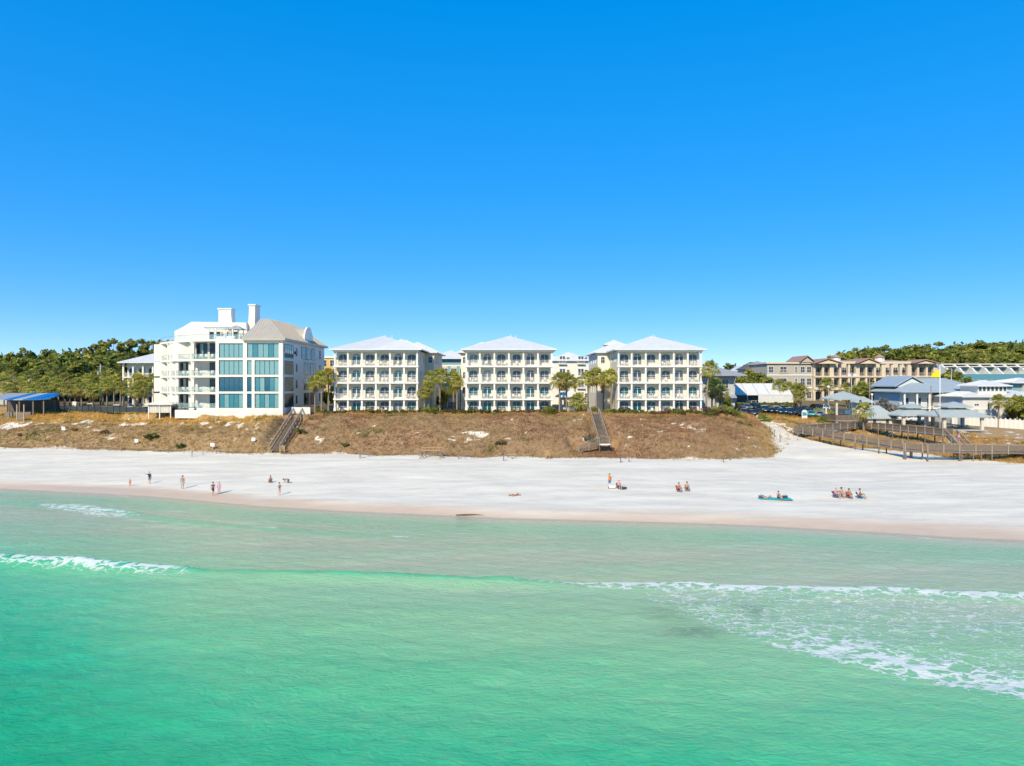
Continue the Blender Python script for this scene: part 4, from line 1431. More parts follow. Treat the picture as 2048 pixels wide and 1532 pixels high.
# terrace and balcony furniture
def sofa(loc, rz, label):
    o = thing('outdoor_sofa', label, 'sofa', loc, rz)
    MB().box(-1, 1, -.4, .4, .0, .28).build('base', M_CHAIRW, o)
    MB().box(-.95, .95, -.38, .2, .281, .46).build('cushion', M_CURTAIN, o)
    MB().box(-1, 1, .22, .42, .281, .85).build('backrest', M_CHAIRW, o)
    for s in (-1, 1):
        MB().box(s * .98 - .1, s * .98 + .1, -.4, .219, .281, .62).build('armrest', M_CHAIRW, o)
sofa((gx0 + gp(441, 149), 148.6, 8.55 + pz + .003), 0.1, 'pale low sofa under the pergola on the roof terrace')
sofa((gx0 + gp(462, 149), 148.4, 8.55 + pz + .003), -.1, 'pale low sofa below the small gazebo on the roof terrace')
for k, n in ((3, 4), (2, 4), (1, 4), (0, 2)):
    for j in range(n):
        chair((gx0 + gp(388 + 10.5 * j, 146.5), 146.9 + .2 * (j % 2), 8.55 + flo[k] + .003), .3 - .2 * j, 'white',
              f'{["leftmost", "second", "third", "rightmost"][j]} white chair on {["lowest", "second lowest", "second highest", "highest"][k]} wide balcony of the glass house', 'chairs on the glass house balconies', 1.15)
for k in (1, 2):
    for j in range(3):
        chair((gx0 + gp(355 + 8 * j, 150.5), 151.0, 8.55 + flo[k] + .003), .5 - .4 * j, 'white',
              f'{["left", "middle", "right"][j]} white chair on {["", "lower", "upper"][k]} corner balcony of the glass house', 'chairs on the glass house balconies', 1.1)
# service walls beside the flank
MB().box(gx1 + 1.2, gx1 + 5.0, 146.5, 147.0, 8.2, 10.0).build('garden_wall', M_STUC, None, label='low cream garden wall beside the right flank of the glass house', category='wall')
# cabana at the left foot
cb = thing('cabana', 'white draped cabana with flat canopy beside the glass house', 'cabana', (WX(326, 150), 150, GZ(WX(326, 150), 150) - .15))
for sx in (-2.3, 0, 2.3):
    for sy in (-1.4, 1.4):
        MB().box(sx - .09, sx + .09, sy - .09, sy + .09, 0, 3.0).build('post', M_TRIMW, cb)
cm_ = MB()
hip_roof_mesh(cm_, -2.9, 2.9, -2, 2, 3.15, .55, .15, 'x')
cm_.build('canopy', M_CURTAIN, cb)
for sx in (-1.15, 1.15):
    b = MB()
    n = 24
    b.add([(sx - 1.0 + 2.0 * i / n, -1.42 + .09 * math.sin(i * 1.5), z) for z in (1.3, 2.95) for i in range(n + 1)], [(i, i + 1, n + 2 + i, n + 1 + i) for i in range(n)])
    b.add([(sx - 1.0 + 2.0 * i / n, -1.38 + .09 * math.sin(i * 1.5), z) for z in (1.3, 2.95) for i in range(n + 1)], [(i, n + 1 + i, n + 2 + i, i + 1) for i in range(n)])
    b.build('curtain', M_CURTAIN, cb)
# ------------------------------------------------------------------ other buildings
M_BLUEW = mat('pale_blue_siding', (.58, .66, .69), .75, noise=.06, nscale=.8)
M_TEALW = mat('teal_siding', (.22, .40, .44), .75, noise=.08)
M_GREYW = mat('grey_siding', (.52, .52, .53), .75, noise=.07)
M_TANW = mat('tan_stucco', (.70, .60, .46), .85, noise=.08)
M_TAUPEW = mat('grey_taupe_stucco', (.47, .43, .37), .85, noise=.08)
M_PALEG = mat('pale_grey_siding', (.66, .66, .65), .75, noise=.06)
M_YELW = mat('yellow_stucco', (.72, .48, .14), .85, noise=.06)
M_REDR = mat('red_brown_tile_roof', (.42, .25, .19), .8, noise=.25, nscale=1.5, bump=.3)
M_BLUER = mat('blue_grey_metal_roof', (.38, .44, .48), .5, noise=.08, nscale=.7)
M_GREYR = mat('grey_metal_roof', (.36, .37, .39), .55, noise=.1, nscale=.7)
M_DARKR = mat('dark_shingle_roof', (.14, .125, .125), .85, noise=.25, nscale=2)
M_GREENR = mat('pale_green_roof', (.30, .43, .35), .6, noise=.1)
M_YELA = mat('yellow_awning', (.85, .60, .005), .7, noise=.05)
M_WOOD = mat('weathered_wood', (.27, .22, .18), .85, noise=.35, nscale=4, bump=.3, stretch=(1, 1, 6))
M_WOODN = mat('new_pine_wood', (.56, .36, .17), .8, noise=.25, nscale=5)
M_DGREEN = mat('dark_green_awning', (.03, .05, .05), .7)
M_TENT = mat('white_tent_canvas', (.70, .69, .67), .7, noise=.06, nscale=.5)
M_BLACK = mat('black_metal', (.02, .022, .025), .5)
M_GALV = mat('galvanised_steel', (.45, .46, .47), .5, metal=.5)
M_BLUEP = mat('bright_blue_tarp', (.01, .22, .62), .4, noise=.3, nscale=1.2, color2=(.03, .10, .25))

def P(px, d):
    return WX(px, d)
def Zp(py, d):
    return CAMZ - (py - 766) * d / FPX

def block(root, name, x0, x1, y0, y1, z0, z1, m):
    return MB().box(x0, x1, y0, y1, z0, z1).build(name, m, root)
def roof(root, x0, x1, y0, y1, z, rise, m, ridge=None, name='roof', seams=True, step=.7, c0=1., c1=1.):
    mb = MB()
    r0, r1 = hip_roof_mesh(mb, x0, x1, y0, y1, z, rise, .22, ridge, c0, c1)
    o = mb.build(name, m, root)
    if seams:
        rd = ridge or ('x' if x1 - x0 > y1 - y0 else 'y')
        roof_seams(r0, r1, x0, x1, y0, y1, z, rd, step).build('roof_seams', m, o, kind='stuff')
    return o
def railing(root, x0, x1, y, z, h=1.05, m=None, name='railing', step=.16):
    b = MB()
    m = m or M_RAILW
    b.box(x0, x1, y - .03, y + .03, z + h - .05, z + h).box(x0, x1, y - .025, y + .025, z + .08, z + .13)
    n = max(2, int((x1 - x0) / step))
    for i in range(n + 1):
        x = x0 + (x1 - x0) * i / n
        b.box(x - .015, x + .015, y - .015, y + .015, z + .0, z + h - .05)
    return b.build(name, m, root)

# --- white hotel wing with balconies, left of the glass house
d = 190.
x0, x1 = P(246, d), P(345, d)
zb = 9.0
r = thing('white_hotel', 'low white hotel with hip roof and balconies behind the left palms', 'building', (x0, d, zb))
w, h = x1 - x0, Zp(726, d) - zb
block(r, 'wall', 0, w, 2.2, 16, -1, h, M_WHITE)
fl = [0, h * .34, h * .67]
for k, z in enumerate(fl):
    if k:
        block(r, 'floor_slab', -.1, w + .1, -.1, 2.2, z - .25, z, M_TRIMW)
        railing(r, .1, w - .1, .1, z)
    for i in range(5):
        add_window(r, w * (i + .5) / 5, 2.19, z + .25, 1.8, 2.1, 0, 2, (), True, 'n')
    for i in range(6):
        block(r, 'column', w * i / 5 - .2, w * i / 5 + .2, 0, .4, z, h * (k + 1) / 3 - (.25 if k < 2 else 0), M_TRIMW)
roof(r, -1, w + 1, -1.2, 17, h + .2, 3.0, M_ROOFW)

# --- yellow house between the glass house and the left condo
d = 215.
x0, x1 = P(640, d), P(690, d)
r = thing('yellow_house', 'yellow stucco house glimpsed between glass house and left condo', 'building', (x0, d, 9))
w = x1 - x0; h = Zp(716, d) - 9
block(r, 'wall', 0, w, 0, 12, -1, h, M_YELW)
block(r, 'cornice', -.3, w + .3, -.3, 12.3, h, h + .5, M_TRIMW)
for z in (1, 4.2, 7.6, 11):
    if z + 2.2 < h:
        for i in range(3):
            add_window(r, w * (i + .5) / 3, -.01, z, 1.6, 2.0, 0, 2, (.5,), False, 'n')

# --- teal house with yellow awnings between left and middle condo
d = 196.
x0, x1 = P(862, d), P(935, d)
r = thing('teal_house', 'teal beach house with white hip roof between left and middle condos', 'building', (x0, d, 9))
w = x1 - x0; h = Zp(718, d) - 9
block(r, 'wall', 0, w, 0, 14, -1, h, M_TEALW)
for k, z in enumerate((.4, 4.1, 8.0, 11.6)):
    for i in range(4):
        if z + 2 < h:
            add_window(r, w * (i + .5) / 4, -.01, z, 1.75, 2.0, 0, 2, (), False, 'n')
    if k:
        block(r, 'band', -.1, w + .1, -.12, 0.02, z - 1.0, z - .6, M_TRIMW)
for i in range(4):
    block(r, 'shutter_panel', w * (i + .5) / 4 - .85, w * (i + .5) / 4 + .85, -.10, -.012, 10.15, 11.0, mat('cream_panel', (.75, .68, .5), .7))
roof(r, -1.2, w + 1.2, -1.2, 15, h + .2, Zp(701, d + 5) - 9 - h - .2, M_ROOFW)
dk = thing('deck_bar', 'raised deck bar with bright yellow awnings behind the palms', 'building', (P(872, 182), 182, 8.9))
w2 = P(918, 182) - P(872, 182)
block(dk, 'floor', 0, w2, 0, 6, .9, 1.15, M_WOOD)
for i in range(5):
    block(dk, 'post', w2 * i / 4 - .12, w2 * i / 4 + .12, .0, .24, -.6, 5.2, M_TRIMW)
block(dk, 'back_wall', 0, w2, 6, 6.3, 1.15, 6, M_TEALW)
for i in range(2):
    xa, xb = w2 * i / 2 + .12, w2 * (i + 1) / 2 - .12
    MB().add([(xa, -.3, 3.6), (xb, -.3, 3.6), (xb, 1.6, 5.3), (xa, 1.6, 5.3), (xa, -.3, 3.1), (xb, -.3, 3.1), (xb, 1.6, 3.1), (xa, 1.6, 3.1)],
             [(0, 1, 2, 3), (4, 5, 1, 0), (5, 6, 2, 1), (7, 4, 0, 3)]).build('awning', M_YELA, dk)
railing(dk, 0, w2, .3, 1.15)
block(dk, 'counter', .6, w2 - .6, 3, 3.6, 1.151, 2.2, M_WHITE)

# --- white building between middle and right condo
d = 205.
x0, x1 = P(1103, d), P(1177, d)
r = thing('white_house', 'white four storey house with hip roof between middle and right condos', 'building', (x0, d, 9))
w = x1 - x0; h = Zp(722, d) - 9
block(r, 'wall', 0, w, 0, 14, -1, h, M_WHITE)
for k, z in enumerate((1.2, 4.6, 8.0, 11.6)):
    for i, x in enumerate((.22, .45, .72, .93)):
        if i % 2 == 0:
            add_window(r, w * x + .8, -.01, z, 1.7, 2.2, 0, 2, (), True, 'd')
            railing(r, w * x - .3, w * x + 1.9, -.7, z - .05, 1.0)
            block(r, 'balcony_slab', w * x - .35, w * x + 1.95, -.75, .01, z - .25, z - .05, M_TRIMW)
        else:
            add_window(r, w * x, -.01, z + .6, .9, 1.3, 0, 2, (.5,), False, 'n')
roof(r, -.8, w + .8, -.8, 15, h + .2, 2.6, M_ROOFW)
roof(r, -6, w * .35, 4, 16, h + .25, 2.4, M_ROOFW, name='wing_roof')
block(r, 'wing_wall', -5, -.005, 5, 15, -1, h, M_WHITE)

# --- pool hut
d = 160.
x0, x1 = P(1121, d), P(1160, d)
r = thing('pool_hut', 'small cream hut with white hip roof right of the middle condo', 'hut', (x0, d, 8.72))
w = x1 - x0; h = Zp(794, d) - 8.72
block(r, 'wall', 0, w, 0, 5, -.5, h, M_CREAM)
roof(r, -.8, w + .8, -.8, 5.8, h + .15, 1.55, M_ROOFW)
add_window(r, w * .3, -.01, .1, .9, 2.1, 0, 1, (), False, 'n', name='door')
# picket fence by the hut
f = thing('picket_fence', 'low white picket fence in front of the pool hut', 'fence', (P(1126, 152), 152, 8.7))
L = P(1165, 152) - P(1126, 152)
f2 = MB().box(0, L, -.03, .03, .25, .33).box(0, L, -.03, .03, .85, .93).build('rail', M_RAILW, f)
pk = MB().box(-.04, .04, -.055, -.031, 0, 1.1).mesh('picket', M_RAILW)
for i in range(int(L / .18)):
    inst('picket', pk, f, (.09 + i * .18, 0, 0))

# --- grey restaurant with wide overhanging roof
d = 178.
x0, x1 = P(1428, d), P(1470, d)
r = thing('grey_restaurant', 'grey two storey restaurant with deep overhanging metal roof', 'building', (x0 - 4, d, 8.6))
w = x1 - x0 + 4; h = Zp(751, d) - 8.6
block(r, 'wall', 0, w, 0, 14, -1, h, M_GREYW)
roof(r, -3, w + 2.2, -2.6, 16, h + .1, Zp(730, d + 5) - 8.6 - h - .1, M_GREYR)
add_window(r, w - 2.9, -.01, h - 3.2, 2.6, 2.3, 0, 3, (.35,), False, 'n')
add_window(r, w - 2.9, -.01, .4, 2.6, 2.2, 0, 3, (), False, 'n')
for x in (w - 5, w - .4):
    MB().bar((x, -2.4, h + .0), (x, -.05, h - 2.6), .14, .14).build('brace', M_TRIMW, r)
MB().add([(w - 5.2, -1.6, 2.9), (w, -1.6, 2.9), (w, 0, 3.5), (w - 5.2, 0, 3.5), (w - 5.2, -1.6, 2.65), (w, -1.6, 2.65), (w, 0, 2.65), (w - 5.2, 0, 2.65)],
         [(0, 1, 2, 3), (4, 5, 1, 0), (5, 6, 2, 1), (7, 4, 0, 3)]).build('awning', M_GREYR, r)

# --- event tent
d = 184.
x0, x1 = P(1472, d), P(1586, d)
zb = 9.1
r = thing('event_tent', 'long white marquee tent with striped canvas roof beside car park', 'tent', (x0, d, zb))
w = x1 - x0; h = Zp(789, d) - zb
n = 5
for i in range(n):
    a, b = w * i / n, w * (i + 1) / n - .14
    MB().add([(a, 0, h), (b, 0, h), (b, 5, h + 2.9), (a, 5, h + 2.9), (b, 10, h), (a, 10, h), (a, 0, h - .2), (b, 0, h - .2), (b, 10, h - .2), (a, 10, h - .2)],
             [(0, 1, 2, 3), (3, 2, 4, 5), (6, 7, 1, 0), (8, 9, 5, 4), (6, 9, 8, 7), (1, 7, 8, 4, 2), (0, 3, 5, 9, 6)]).build('roof_panel', M_TENT, r)
for i in range(n + 1):
    for y in (0, 9.9):
        block(r, 'pole', w * i / n - .07, w * i / n + .07, y + .02, y + .16, -.3, h - .2, M_TRIMW)
for i in (2, 3, 4):
    a, b = w * i / n + .08, w * (i + 1) / n - .08
    pn = MB().box(a, b, .05, .09, 0, h - .21).build('side_panel', M_TENT, r)
    MB().prism([((a + b) / 2 + .7 * math.cos(t), .3 + .75 * math.sin(t)) for t in [PI * k / 10 for k in range(11)]], 'y', .035, .048).build('arched_window', M_GBLACK, pn)
block(r, 'back_panel', 0, w, 9.7, 9.8, 0, h - .21, M_TENT)

# --- grey houses behind
for (pa, pb, ye, yr, dd, m, wm, lab) in [(1472, 1500, 742, 731, 260, M_ROOFW, M_WHITE, 'white roofed house behind the grey restaurant'),
                                         (1489, 1532, 738, 724, 240, M_DARKR, M_GREYW, 'dark roofed grey house left of the long tan hotel'),
                                         (1522, 1556, 738, 724.5, 236, M_DARKR, M_WHITE, 'dark roofed white house touching the long tan hotel'),
                                         (1500, 1545, 733, 722, 275, M_GREYR, M_WHITE, 'light grey roofed house standing furthest back left of tan hotel')]:
    x0, x1 = P(pa, dd), P(pb, dd)
    zb = GZ((x0 + x1) / 2, dd) - .5
    r = thing('gable_house', lab, 'house', (x0, dd, zb), 0, 'houses behind the tent')
    w = x1 - x0; h = Zp(ye, dd) - zb
    block(r, 'wall', .5, w - .5, 0, 9, -2, h, wm)
    roof(r, 0, w, -.6, 9.6, h, Zp(yr, dd + 4) - zb - h, m, seams=False)
    for i in range(3):
        add_window(r, w * (i + 1) / 4, -.01, h - 2.6, 1.2, 1.7, 0, 2, (.5,), False, 'n')
        add_window(r, w * (i + 1) / 4, -.01, h - 6, 1.2, 1.9, 0, 2, (.5,), False, 'n')

# --- long tan hotel with red gables
d = 222.
zb = 9.3
xa, xm, xb = P(1541, d), P(1634, d), P(1878, d)
r = thing('tan_hotel', 'long tan three storey hotel with red gabled roofs behind car park', 'building', (xa, d, zb))
wl_ = xm - xa; w = xb - xa
h = Zp(727, d) - zb
block(r, 'grey_wing', 0, wl_ - .01, 3, 20, -2, h, M_TAUPEW)
for z in (h * .36, h * .70):
    block(r, 'band', -.1, wl_, 2.85, 2.99, z - .2, z + .15, M_TRIMW)
block(r, 'flat_roof', -.5, wl_ + .3, 2.4, 20, h, h + .5, M_TANW)
for k, z in enumerate((.8, h * .36 + .8, h * .70 + .7)):
    for px_, ww in ((1549, 1.6), (1574, 2.2), (1600, .8), (1613, 1.5), (1626, 1.5)):
        x = P(px_, d) - xa
        add_window(r, x, 2.99, z, ww, 2.2 if k < 2 else 2.0, 0, 2, (.5,), False, 'n')
        if ww == 2.2:
            railing(r, x - 1.4, x + 1.4, 2.5, z - .1, 1.0, M_TANW)
# colonnaded part: three storeys of balconies with piers
block(r, 'rear_wall', wl_, w, 5.5, 20, -2, h, M_TANW)
fh = h / 3
for k in range(3):
    if k:
        block(r, 'floor_slab', wl_ - .2, w + .2, 1.5, 5.5, fh * k - .4, fh * k, M_TANW)
    nb = 14
    for i in range(nb + 1):
        x = wl_ + (w - wl_) * i / nb
        wide = .62 if i % 3 == 2 else .3
        pr = block(r, 'pier', x - wide, x + wide, 1.8, 3.0, fh * k, fh * (k + 1) - (.4 if k < 2 else 0), M_TANW)
    for i in range(nb):
        x = wl_ + (w - wl_) * (i + .5) / nb
        add_window(r, x, 5.49, fh * k + .1, 3.3, 2.8, 0, 3, (), True, 'n')
        if k:
            railing(r, x - 1.5, x + 1.5, 2.2, fh * k, 1.1, M_TANW, step=.2)
        else:
            # arches on the ground floor
            pts = [(x - 2.0, fh - .41), (x + 2.0, fh - .41)] + [(x + 1.55 * math.cos(t), fh - 2.2 + 1.5 * math.sin(t)) for t in [PI * q / 10 for q in range(11)]]
            MB().prism(pts, 'y', 1.9, 2.3).build('arch', M_TANW, r)
def gable(root, x0, x1, y0, y1, z, rise, m, wm, name='gable_roof'):
    c = (x0 + x1) / 2
    o = MB().add([(x0, y0, z), (c, y0, z + rise), (x1, y0, z), (x0, y1, z), (c, y1, z + rise), (x1, y1, z), (x0, y0, z + .25), (c, y0, z + rise + .28), (x1, y0, z + .25), (x0, y1, z + .25), (c, y1, z + rise + .28), (x1, y1, z + .25)],
                 [(6, 7, 10, 9), (7, 8, 11, 10), (0, 3, 4, 1), (1, 4, 5, 2), (0, 1, 7, 6), (1, 2, 8, 7), (3, 9, 10, 4), (4, 10, 11, 5), (0, 6, 9, 3), (2, 5, 11, 8)]).build(name, m, root)
    MB().prism([(x0 + .5, z - .05), (x1 - .5, z - .05), (c, z + rise - .4)], 'y', y0 + .5, y0 + .9).build('gable_wall', wm, o)
    return o
for (pa, pb, ytop) in ((1628, 1686, 718), (1714, 1762, 717.5), (1826, 1878, 720)):
    gable(r, P(pa, d) - xa, P(pb, d) - xa, -.2, 10, h + .02, Zp(ytop, d) - zb - h, M_REDR, M_TANW)
gable(r, P(1604, d) - xa, P(1636, d) - xa, 1.6, 14, h + .52, Zp(714, d) - zb - h - .2, M_REDR, M_TAUPEW)
roof(r, wl_ - 1, w + .5, 6.3, 21, h + .04, 1.5, M_REDR, seams=False)
for (pa, pb) in ((1684, 1716), (1760, 1828)):
    block(r, 'parapet', P(pa, d) - xa, P(pb, d) - xa, 1.4, 2.0, h - .02, h + .7, M_TANW)
for px_ in (1698, 1789):
    x = P(px_, d) - xa
    MB().lathe([(1.5, 0), (1.5, 1.3)], 8, (x, 9, h + .9)).build('cupola', M_TRIMW, r)
    MB().lathe([(1.9, 0), (.05, 1.1)], 8, (x, 9, h + 2.2)).build('cupola_roof', M_REDR, r)

# --- pale blue house with long hip roof
d = 172.
zb = 5.6
xa, xb = P(1806, d), P(1990, d)
r = thing('blue_house', 'pale blue two storey house with wide blue grey metal roof', 'house', (xa, d, zb))
w = xb - xa; h = Zp(784, d) - zb
block(r, 'wall', .6, w, 2.6, 15, -1, h, M_BLUEW)
roof(r, -.6, w + .5, -.4, 16, h + .1, Zp(757, d + 8) - zb - h, M_BLUER)
gable(r, .4, 9.4, 4.4, 17, h + 1.2, 2.5, M_BLUER, M_BLUEW)
block(r, 'floor_slab', .2, w, 0, 2.6, h * .46 - .25, h * .46, M_TRIMW)
for i in range(8):
    x = .5 + (w - 1) * i / 7
    block(r, 'column', x - .18, x + .18, .1, .46, -.5, h - .02, M_TRIMW)
for k, z in enumerate((.3, h * .46 + .2)):
    for i in range(7):
        add_window(r, .5 + (w - 1) * (i + .5) / 7, 2.59, z, 1.7, 2.3, 0, 2, (), True, 'n')
block(r, 'balcony_panel', w * .38, w * .82, .0, .09, h * .46 + .001, h * .46 + 1.05, M_TRIMW)
railing(r, .5, w * .38, .12, h * .46)

# --- white house with tower
d = 163.
zb = 5.0
xa, xb = P(1926, d), P(2105, d)
r = thing('white_tower_house', 'pale beach house with square glazed tower at the right edge', 'house', (xa, d, zb))
w = xb - xa; h = Zp(793, d) - zb
block(r, 'wall', 0, w, 0, 13, -1, h, M_PALEG)
roof(r, -.8, w + .6, -.9, 14, h + .05, 1.6, M_ROOFW)
tx0, tx1 = P(1964, d) - xa, P(2022, d) - xa
th = Zp(771, d) - zb
block(r, 'tower', tx0, tx1, 1.4, 8, h - .5, th, M_PALEG)
roof(r, tx0 - .8, tx1 + .8, .5, 8.9, th, 1.3, M_ROOFW, name='tower_roof')
for i in range(7):
    add_window(r, tx0 + (tx1 - tx0) * (i + .5) / 7, 1.39, h + 1.15, .8, 1.2, 0, 1, (), False, 'n')
for px_, z, ww, hh in ((1953, h - 2.2, 1.2, .6), (1978, h - 3.2, .9, 1.6), (2016, h - 3.0, 1.2, 2.0), (1968, 1.0, .8, 1.0), (2002, .2, 1.0, 2.1), (2018, .2, 1.8, 2.2), (2040, h - 3, 1.4, 1.6)):
    add_window(r, P(px_, d) - xa, -.01, z, ww, hh, 0, 2 if ww > 1 else 1, (), False, 'n')
for a, b in ((1947, 1974), (2007, 2032)):
    block(r, 'balcony', P(a, d) - xa, P(b, d) - xa, -1.6, -.005, h * .42, h * .42 + 1.1, M_PALEG)
    block(r, 'balcony_column', P(b, d) - xa - .3, P(b, d) - xa, -1.6, -1.3, h * .42 + 1.101, h - .2, M_TRIMW)
block(r, 'wing', w * .60, w + 2, -3, -.01, -1, h * .5, M_PALEG)

# --- teal house behind the tower house
d = 200.
xa, xb = P(2018, d), P(2110, d)
r = thing('aqua_house', 'aqua house with white hip roof behind the tower house', 'house', (xa, d, 5.6))
w = xb - xa; h = Zp(765, d) - 5.6
block(r, 'wall', .8, w, 0, 12, -1, h, M_TEALW)
block(r, 'white_bay', 3.5, w, -1, -.01, -1, h - .3, M_WHITE)
roof(r, 0, w + 1, -1.6, 13, h, 1.4, M_ROOFW)

# --- blue terrace row at the far right
d = 238.
zb = GZ(P(1980, d), d) - .5
xa, xb = P(1912, d), P(2120, d)
r = thing('terrace_row', 'long blue apartment row with stepped white roof terraces', 'building', (xa, d, zb))
w = xb - xa; h = Zp(748, d) - zb
block(r, 'wall', 0, w, 0, 14, -2, h, mat('deep_teal_wall', (.10, .28, .36), .8, noise=.06))
railing(r, 0, w, .1, h, 1.0)
n = 8
for i in range(n):
    a = w * i / n
    MB().prism([(2.5, h), (14, h), (14, h + 3.4), (8.5, h + 3.4), (7, h + 2.4), (5.6, h + 2.2), (4.6, h + 1.3)], 'x', a + .1, a + .7).build('party_wall', M_WHITE, r)
    block(r, 'penthouse', a + .71, a + w / n + .09, 9, 14, h, h + 2.9, M_GREYW)
    block(r, 'canopy', a + .72, a + w / n + .08, 6.5, 8.99, h + 2.5, h + 2.65, M_TENT)
    add_window(r, a + w / n * .55, 8.99, h + .1, 2.2, 2.2, 0, 2, (), True, 'n')
    add_window(r, a + w / n * .3, -.01, h - 3.6, 1.2, 1.6, 0, 2, (.5,), False, 'd')
    add_window(r, a + w / n * .75, -.01, h - 3.6, 1.2, 1.6, 0, 2, (.5,), False, 'd')
block(r, 'roof_slab', 0, w, 8.4, 14.4, h + 3.41, h + 3.7, M_ROOFW)

# --- far left: green roofed house, orange roof, pale villas among trees
for (pa, pb, ye, yr, dd, m, wm, lab) in [(-20, 30, 716, 707, 262, M_GREENR, M_GREYW, 'pale green roofed house at the far left edge'),
                                         (70, 95, 722, 711, 300, mat('tan_tile', (.5, .36, .24), .8), M_WHITE, 'tan roofed house among the left trees'),
                                         (-30, 22, 765, 752, 195, M_CHAIRT, M_GREYW, 'tan roofed cottage at the left edge among palms'),
                                         (36, 86, 742, 736, 226, M_GREENR, M_WHITE, 'white veranda house hidden in the left palm grove')]:
    x0, x1 = P(pa, dd), P(pb, dd)
    zb = GZ((x0 + x1) / 2, dd) - .5
    r = thing('cottage', lab, 'house', (x0, dd, zb), 0, 'houses among the left trees')
    w = x1 - x0; h = Zp(ye, dd) - zb
    block(r, 'wall', .6, w - .6, 0, 9, -2, h, wm)
    roof(r, 0, w, -.8, 9.6, h, Zp(yr, dd + 4) - zb - h, m, seams=False)
    for i in range(4):
        add_window(r, w * (i + .7) / 4.4, -.01, h - 2.4, 1.2, 1.6, 0, 2, (.5,), False, 'n')

# --- beach bar with blue roof sheets at the left edge
d = 158.
xa, xb = P(-40, d), P(98, d)
zb = GZ(P(30, d), d)
r = thing('beach_bar', 'open beach bar with bright blue and grey sheet roof', 'bar', (xa, d, zb))
w = xb - xa
zr0, zr1 = Zp(799, d) - zb, Zp(786, d + 9) - zb
cuts = [0, .35, .48, .62, .78, 1.0]
for i in range(5):
    a, b = w * cuts[i], w * cuts[i + 1] - .04
    f = 0 if i < 4 else 1
    MB().add([(a, 0, zr0), (b, 0, zr0 + (.2 if f else 0)), (b - 3 * f, 9, zr1 - .3 * f), (a, 9, zr1), (a, 0, zr0 - .15), (b, 0, zr0 - .15 + (.2 if f else 0)), (b - 3 * f, 9, zr1 - .15 - .3 * f), (a, 9, zr1 - .15)],
             [(0, 1, 2, 3), (7, 6, 5, 4), (0, 4, 5, 1), (1, 5, 6, 2), (2, 6, 7, 3), (3, 7, 4, 0)]).build('roof_sheet', [M_GREYR, M_BLUEP, M_BLUER, M_BLUEP, M_BLUEP][i], r)
for x in (.3, w * .4, w * .55, w * .75, w - 1.5):
    for y in (.4, 8):
        block(r, 'post', x - .1, x + .1, y, y + .2, -1.2, zr0 - .16, M_WOOD)
block(r, 'counter', w * .3, w * .68, 1.2, 1.8, -.8, 1.0, M_WOOD)
block(r, 'back_wall', 0, w * .8, 8.3, 8.5, -1, zr0 - .2, M_DARKR)
block(r, 'deck', 0, w * .8, .2, 8.2, -1.5, -.01, M_WOOD)
gt = thing('entry_gate', 'small wooden gate structure in front of the beach bar', 'gate', (P(41, 152), 152, GZ(P(41, 152), 152) - .2))
for x in (-.75, .75):
    MB().box(x - .09, x + .09, -.09, .09, 0, 3.6).build('post', M_CHAIRT, gt)
pb_ = MB().box(-.62, .62, -.04, .04, 0, .16).mesh('board', M_WOOD)
for i in range(8):
    inst('board', pb_, gt, (.02, 0, .3 + i * .2))
# ------------------------------------------------------------------ boardwalks, stairs, pavilions, fences
M_DECK = mat('grey_deck_timber', (.38, .32, .26), .85, noise=.3, nscale=5, bump=.3)
M_RAILT = mat('weathered_rail_timber', (.215, .165, .125), .85, noise=.35, nscale=5)
M_POSTT = mat('pale_post_timber', (.36, .30, .235), .85, noise=.25, nscale=5)
M_PAVR = mat('pavilion_blue_roof', (.42, .475, .48), .5, noise=.08, nscale=.8)
M_PAVC = mat('pavilion_column_paint', (.70, .64, .55), .7, noise=.1)
M_ROPE = mat('rope', (.45, .38, .28), .9)

def boardwalk(label, pts, width, rails=(1, 1), post_step=2.4, loc=None):
    """deck through pts (deck height z at each), planks, joists posts, rails; each post, rail and deck run is a part"""
    o0 = Vector(pts[0])
    root = thing('boardwalk', label, 'boardwalk', tuple(o0))
    pts = [Vector(p) - o0 for p in pts]
    post = MB().box(-.075, .075, -.075, .075, -.3, 1.12).mesh('post', M_POSTT)
    for A, B in zip(pts[:-1], pts[1:]):
        dv = B - A
        L = dv.length
        d = dv.normalized()
        s = Vector((d.y, -d.x, 0)).normalized()
        MB().bar(A - Vector((0, 0, .16)), B - Vector((0, 0, .16)), width - .1, .2).build('deck_frame', M_RAILT, root)
        n = max(1, int(L / .16))
        pk = MB()
        pk.bar(-s * width / 2, s * width / 2, .14, .04)
        pm = pk.mesh('plank', M_DECK)
        for i in range(n):
            c = A + dv * ((i + .5) / n)
            inst('plank', pm, root, tuple(c - Vector((0, 0, .035))))
        m = max(1, int(round(L / post_step)))
        for sd, on in ((-1, rails[0]), (1, rails[1])):
            off = s * (sd * (width / 2 + .05))
            for i in range(m + 1):
                c = A + dv * (i / m) + off
                p = inst('post', post, root, tuple(c), math.atan2(d.y, d.x))
                gw_ = GZ(c.x + o0.x, c.y + o0.y) - (c.z + o0.z)
                if gw_ < -.3 and i % 2 == 0:
                    MB().box(-.08, .08, -.08, .08, gw_ - .4, -.26).build('pile', M_RAILT, p)
            if on:
                for zz_r, hh in ((1.12, .05), (.93, .15), (.70, .15), (.47, .15), (.24, .15)):
                    q = off * .985
                    if hh == .05:
                        MB().bar(A + off + Vector((0, 0, 1.17)), B + off + Vector((0, 0, 1.17)), .16, .045).build('cap_rail', M_DECK, root)
                    else:
                        inner = s * (-sd * .08)
                        MB().bar(A + off + inner + Vector((0, 0, zz_r)), B + off + inner + Vector((0, 0, zz_r)), .035, hh).build('rail_board', M_RAILT, root)
    return root

